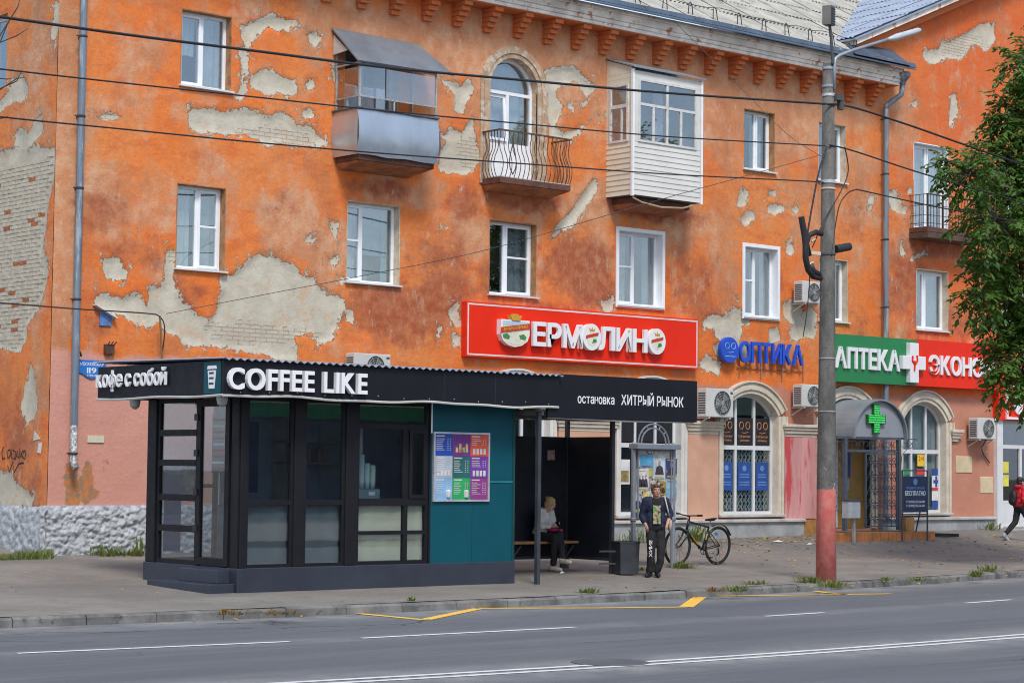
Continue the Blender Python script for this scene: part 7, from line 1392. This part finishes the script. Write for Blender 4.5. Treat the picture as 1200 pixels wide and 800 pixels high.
def leaves(mb, c, d, n, L, w, r, spread):
    """a compound spray: leaflets in pairs along a drooping twig"""
    p = Vector(c); d = Vector(d).normalized()
    for k in range(n):
        t_ = k/n; q = p+d*spread*t_+Vector((0, 0, -.35*spread*t_*t_)); s = d.cross(Vector((0, 0, 1)))
        s = s.normalized() if s.length > .01 else Vector((1, 0, 0))
        for sg_ in (-1, 1):
            a = (s*sg_*r.uniform(.6, 1.1)+d*r.uniform(.3, .9)+Vector((r.uniform(-.3, .3), r.uniform(-.3, .3), r.uniform(-.75, .15)))).normalized(); l = L*r.uniform(.5, 1.4); n_ = a.cross(Vector((r.uniform(-.5, .5), r.uniform(-.5, .5), 1))).normalized()*w*l/L
            m1 = q+a*l*.45; f_ = Vector((0, 0, -.012)); mb.add([q, m1+n_+f_, q+a*l+f_*2, m1-n_+f_, m1+Vector((0, 0, .006))], [(0, 1, 4), (1, 2, 4), (2, 3, 4), (3, 0, 4)])
def tree(name, label, base, blobs, top, rt, seed, per=120, L=.15, w=.026, dens=1.):
    r = random.Random(seed); T = thing(name, label, 'tree', base); base = Vector(base); top = Vector(top)
    tk = MB(); mid_ = [base.lerp(top, f)+Vector((r.uniform(-.1, .1), r.uniform(-.1, .1), 0))*(f > 0) for f in (0, .15, .35, .6, .85, 1)]; tk.tube([p+Vector((0, 0, -.1 if i == 0 else 0)) for i, p in enumerate(mid_)], [rt*1.35, rt, rt*.9, rt*.65, rt*.35, rt*.12], 10)
    lf = MB()
    for c, rad in blobs:
        c = Vector(c); st_ = base.lerp(top, min(.9, max(.28, (c.z-base.z-rad*.8)/(top.z-base.z)))); m_ = st_.lerp(c, .5)+Vector((0, 0, .15*rad)); tk.tube([st_, m_, c], [rt*.38, rt*.25, rt*.08], 6)
        for k in range(int(per*dens*rad*rad)):
            d = Vector((r.gauss(0, 1), r.gauss(0, 1), r.gauss(0, .9))).normalized(); u = r.random()**.42*rad; p = c+d*u*r.uniform(.8, 1.12)
            if k % 4 == 0: tk.tube([c.lerp(p, .25), c.lerp(p, .7)+Vector((0, 0, .04)), p+d*.1], [.022, .013, .005], 4)
            leaves(lf, p, d+Vector((0, 0, -.25)), r.randint(4, 7), L, w, r, r.uniform(.3, .5))
    tk.build('trunk', M_BARK, T, smooth=True); lf.build('crown', M_LEAF, T); return T
YT = -8.0; bl = []
for x, y, r_, dy in ((1200, 75, 34, 0), (1180, 128, 26, .3), (1205, 150, 50, 0), (1130, 205, 30, -.3), (1165, 200, 40, .4), (1108, 192, 13, 0), (1205, 235, 55, 0), (1160, 262, 40, -.3), (1150, 310, 26, .2), (1190, 320, 48, 0), (1143, 348, 24, 0), (1215, 380, 60, 0), (1172, 372, 26, .3), (1192, 428, 40, -.2), (1178, 450, 18, 0), (1215, 455, 30, .2), (1245, 120, 60, .5), (1250, 250, 70, -.4), (1250, 370, 60, .4), (1275, 180, 55, 0), (1275, 310, 60, 0), (1240, 70, 45, 0)):
    bl.append((PY(x+5, y, YT+dy), r_*.0178))
tb = PY(1262, 660, YT); tb = Vector((tb.x, YT, zg(tb.x, YT)))
tree('ash_tree', 'leafy green tree leaning into the frame beside the pharmacy', tb, bl, (tb.x-.1, YT, 9.2), .16, 5, per=265, L=.14, w=.038)
# bare twigs of a tree at the far corner
bt = thing('bare_tree', 'bare twigs of a leafless tree at the building corner', 'tree', (-12.9, -1.2, .4)); q = MB(); q.tube([(-13.4, -1.2, .3), (-13.3, -1.2, 4), (-13.2, -1.2, 8), (-13.1, -1.2, 11.5)], [.12, .1, .06, .02], 8)
T_ = lambda x, y: PY(x, y, -1.2)
for l in ([(-60, 130), (-20, 90), (0, 42), (12, 22), (20, 10), (24, -2)], [(-20, 90), (0, 50), (8, 30), (22, 6)], [(-40, 100), (0, 50), (20, 42), (34, 33)], [(-50, 170), (-10, 112), (8, 100), (20, 92), (29, 91)], [(-10, 112), (0, 104), (20, 95), (26, 82)], [(-50, 190), (-5, 140), (6, 138), (10, 136)], [(-30, 120), (0, 92), (8, 93), (14, 92)]): q.tube([T_(*a) for a in l], [.02]+[.011]*(len(l)-2)+[.004], 5)
q.build('branches', mat('dark_twig', (.05, .04, .035), .9), bt, smooth=True)

# ================================================================== WEEDS, LEAVES, LITTER
M_WEED = leaf_mat('weed_leaf', (.07, .13, .02), (.16, .19, .05)); M_DRY = leaf_mat('dry_weed', (.16, .13, .03), (.2, .1, .03))
def weed(label, px, py, h, sp, n, m=M_WEED, p=None, wide=.012):
    p = p or PG(px, py)
    if p.y > -.32: p = PY(px, py, -.32); p.z = zg(p.x, p.y)
    r = random.Random(int(px*7+py)); q = MB()
    for k in range(n):
        a = r.uniform(0, 6.28); d = Vector((math.cos(a), math.sin(a), 0)); b_ = p+d*r.uniform(0, sp*.5)+Vector((0, 0, -.01)); hh = h*r.uniform(.15, .75)**1.2; b_ = b_+Vector((r.gauss(0, .3), r.gauss(0, .2), 0))*sp; tip = b_+d*r.uniform(.0, .75)*sp+Vector((0, 0, hh)); s = Vector((-d.y, d.x, 0))*wide*r.uniform(.6, 1.5); m_ = b_.lerp(tip, .55)+Vector((0, 0, hh*.18)); q.add([b_-s*.5, b_+s*.5, m_+s, tip, m_-s], [(0, 1, 2, 4), (4, 2, 3)])
    o = q.build('weed_clump', m); tag(o, label, 'weed', 'weed clumps on the pavement')
for a in (('tall grass clump against the rough plinth left of the kiosk', 125, 644, .32, .4, 110), ('grass clump at the foot of the plinth beside the kiosk', 150, 645, .2, .4, 120), ('wispy tall weed touching the kiosk back corner', 164, 643, .55, .2, 35), ('green weed at the wall behind the litter bin', 722, 634, .45, .4, 60), ('green weed behind the left notice board post', 748, 634, .5, .45, 60), ('leafy weed behind the bicycle', 815, 632, .65, .45, 90), ('grass tuft round the right notice board post foot', 797, 665, .2, .35, 170), ('small yellowish weed right of the litter bin', 748, 668, .14, .2, 60), ('weed growing on the pavement edge before the shelter', 687, 694, .14, .22, 61), ('little weed tuft on the kerb between bicycle and pole', 862, 692, .2, .25, 80), ('weed tuft on the pavement left of the red pole foot', 886, 684, .13, .3, 70), ('weed clump hugging the left of the red pole foot', 948, 682, .2, .35, 110), ('weed clump in front of the red pole foot', 975, 687, .22, .35, 120), ('tiny weed on the kerb right of the red pole', 1040, 679, .12, .2, 40), ('low weed on the kerb under the pharmacy stand', 1075, 680, .14, .22, 50), ('bushy weed on the kerb towards the tree', 1144, 675, .22, .2, 70), ('bushy weed on the pavement edge under the tree', 1159, 669, .25, .3, 80), ('weed at the wall left of the corner shop', 1162, 618, .35, .5, 60), ('small green sprout on the pavement before the kiosk', 482, 704, .16, .08, 25)): weed(*a)
for a in (('dry brown weed on the kerb before the kiosk door', 270, 719, .14, .25, 60), ('heap of dry yellow leaves on the kerb before the kiosk', 325, 718, .08, .45, 90), ('dry weed on the kerb before the bicycle', 836, 692, .12, .2, 50)): weed(*a, m=M_DRY)
# grass strip at the building corner: nobody could count it
q = MB(); r = random.Random(3)
for k in range(900):
    x = r.uniform(-5, 62); p = PY(x, 645, r.uniform(-.75, -.35)); p.z = zg(p.x, p.y)-.01; hh = r.uniform(.05, .2)*(1 if x > 20 else .6); d = Vector((r.uniform(-.1, .1), r.uniform(-.1, .1), hh)); s = Vector((.012, -.006, 0)); q.add([p-s, p+s, p+d], [(0, 1, 2)])
tag(q.build('grass', M_WEED), 'strip of rough grass at the foot of the building corner', 'grass', kind='stuff')
q = MB(); c = PG(8, 642)
ag = MB(); ag.add([(-16, 1.5, .45), (-11.3, .3, .46), (-11.2, 1.6, .62), (-11.6, 5, .75), (-16, 6, .75)], [(0, 1, 2, 3, 4)]); struct(ag.build('asphalt_ramp', M_WALK), 'grey asphalt ramp rising beside the building corner')
# fallen leaves
q = MB(); r = random.Random(11)
def drop(px, py, s=.05):
    if py > 692+max(0, (600-px))*.03: p = PZ(px, py, .008)
    else: p = PG(px, py); p.z += .012
    a = r.uniform(0, 6.28); u = Vector((math.cos(a), math.sin(a), r.uniform(-.2, .3)))*s; v = Vector((-math.sin(a), math.cos(a), r.uniform(-.2, .3)))*s*.55; q.add([p-u, p+v, p+u, p-v], [(0, 1, 2, 3)])
for k in range(420): drop(r.uniform(860, 1200), 626+abs(r.gauss(0, 1))*20, r.uniform(.03, .06))
for k in range(120): drop(r.gauss(910, 40), 629+abs(r.gauss(0, 4)), .05)
for k in range(90): drop(r.uniform(0, 900), r.uniform(650, 700), r.uniform(.025, .045))
for k in range(160): x = r.uniform(150, 1200); drop(x, 719-(x-300)*.048+r.gauss(0, 2.5), r.uniform(.025, .05))
for k in range(60): drop(r.gauss(325, 18), 718+r.gauss(0, 1.5), .04)
t = NT('fallen_leaf'); M_FL = t.bsdf(t.mix(t.noise(6, 2), (.66, .40, .04), (.42, .18, .05)), .8); tag(q.build('fallen_leaves', M_FL), 'scattered yellow fallen leaves over pavement and kerb', 'leaves', kind='stuff')
M_PAP = mat('white_litter', (.6, .6, .6), .8)
for nm, lab, x, y, s, m_ in (('paper_scrap', 'white paper scrap lying on leaves left of the red pole', 911, 635, .12, M_PAP), ('paper_scrap', 'white wrapper near the red pole foot', 948, 638, .07, M_PAP), ('paper_scrap', 'tiny white scrap under the shelter bench', 658, 672, .05, M_PAP), ('orange_scrap', 'bright orange scrap beside the kiosk back corner', 168, 646, .14, mat('orange_scrap', (.75, .25, .02), .6))):
    p = PG(x, y); q = MB(); q.add([p+Vector((-s, -s*.5, .01)), p+Vector((s, -s*.6, .02)), p+Vector((s*.8, s*.5, .05)), p+Vector((-s*.7, s*.6, .015)), p+Vector((0, 0, .045))], [(0, 1, 4), (1, 2, 4), (2, 3, 4), (3, 0, 4)]); tag(q.build(nm, m_), lab, 'litter')
q = MB(); p = PG(1106, 629); q.beam(p+Vector((-.2, .1, .06)), p+Vector((.25, -.25, .05)), .12, .08); tag(q.build('black_rubber_block', M_TYR), 'black rubber block on the ground at the end of the orange tiles', 'block')

# ================================================================== ACROSS THE ROAD (unseen building, added to fill the window reflections)
OB = thing('added_opposite_building', 'unseen long low blue-grey building added across the road for the window reflections', 'building', (25, -50, .1)); M_OB = mat('dark_blue_grey_render', (.075, .085, .105), .9, var=.2, scale=.6); M_OBR = mat('dark_green_roof', (.05, .09, .06), .7)  # invented building, walls coloured dark so the kiosk glass mirrors something dark
MB().box(-8, 75, -56, -46, .0, 5.2).build('wall', M_OB, OB); q = MB(); q.prism([(-57, 5.2), (-45.3, 5.2), (-51, 7.8)], -8.6, 75.6, 'yz'); q.build('roof', M_OBR, OB)
for i in range(20): x = -6+i*4; MB().box(x, x+1.7, -46.02, -45.97, 1.2, 3.6).build('window', mat('dark_far_window', (.03, .035, .04), .2), OB)
MB().box(14, 30, -46.05, -45.9, 3.9, 5.0).build('sign_board', M_GRN, OB)
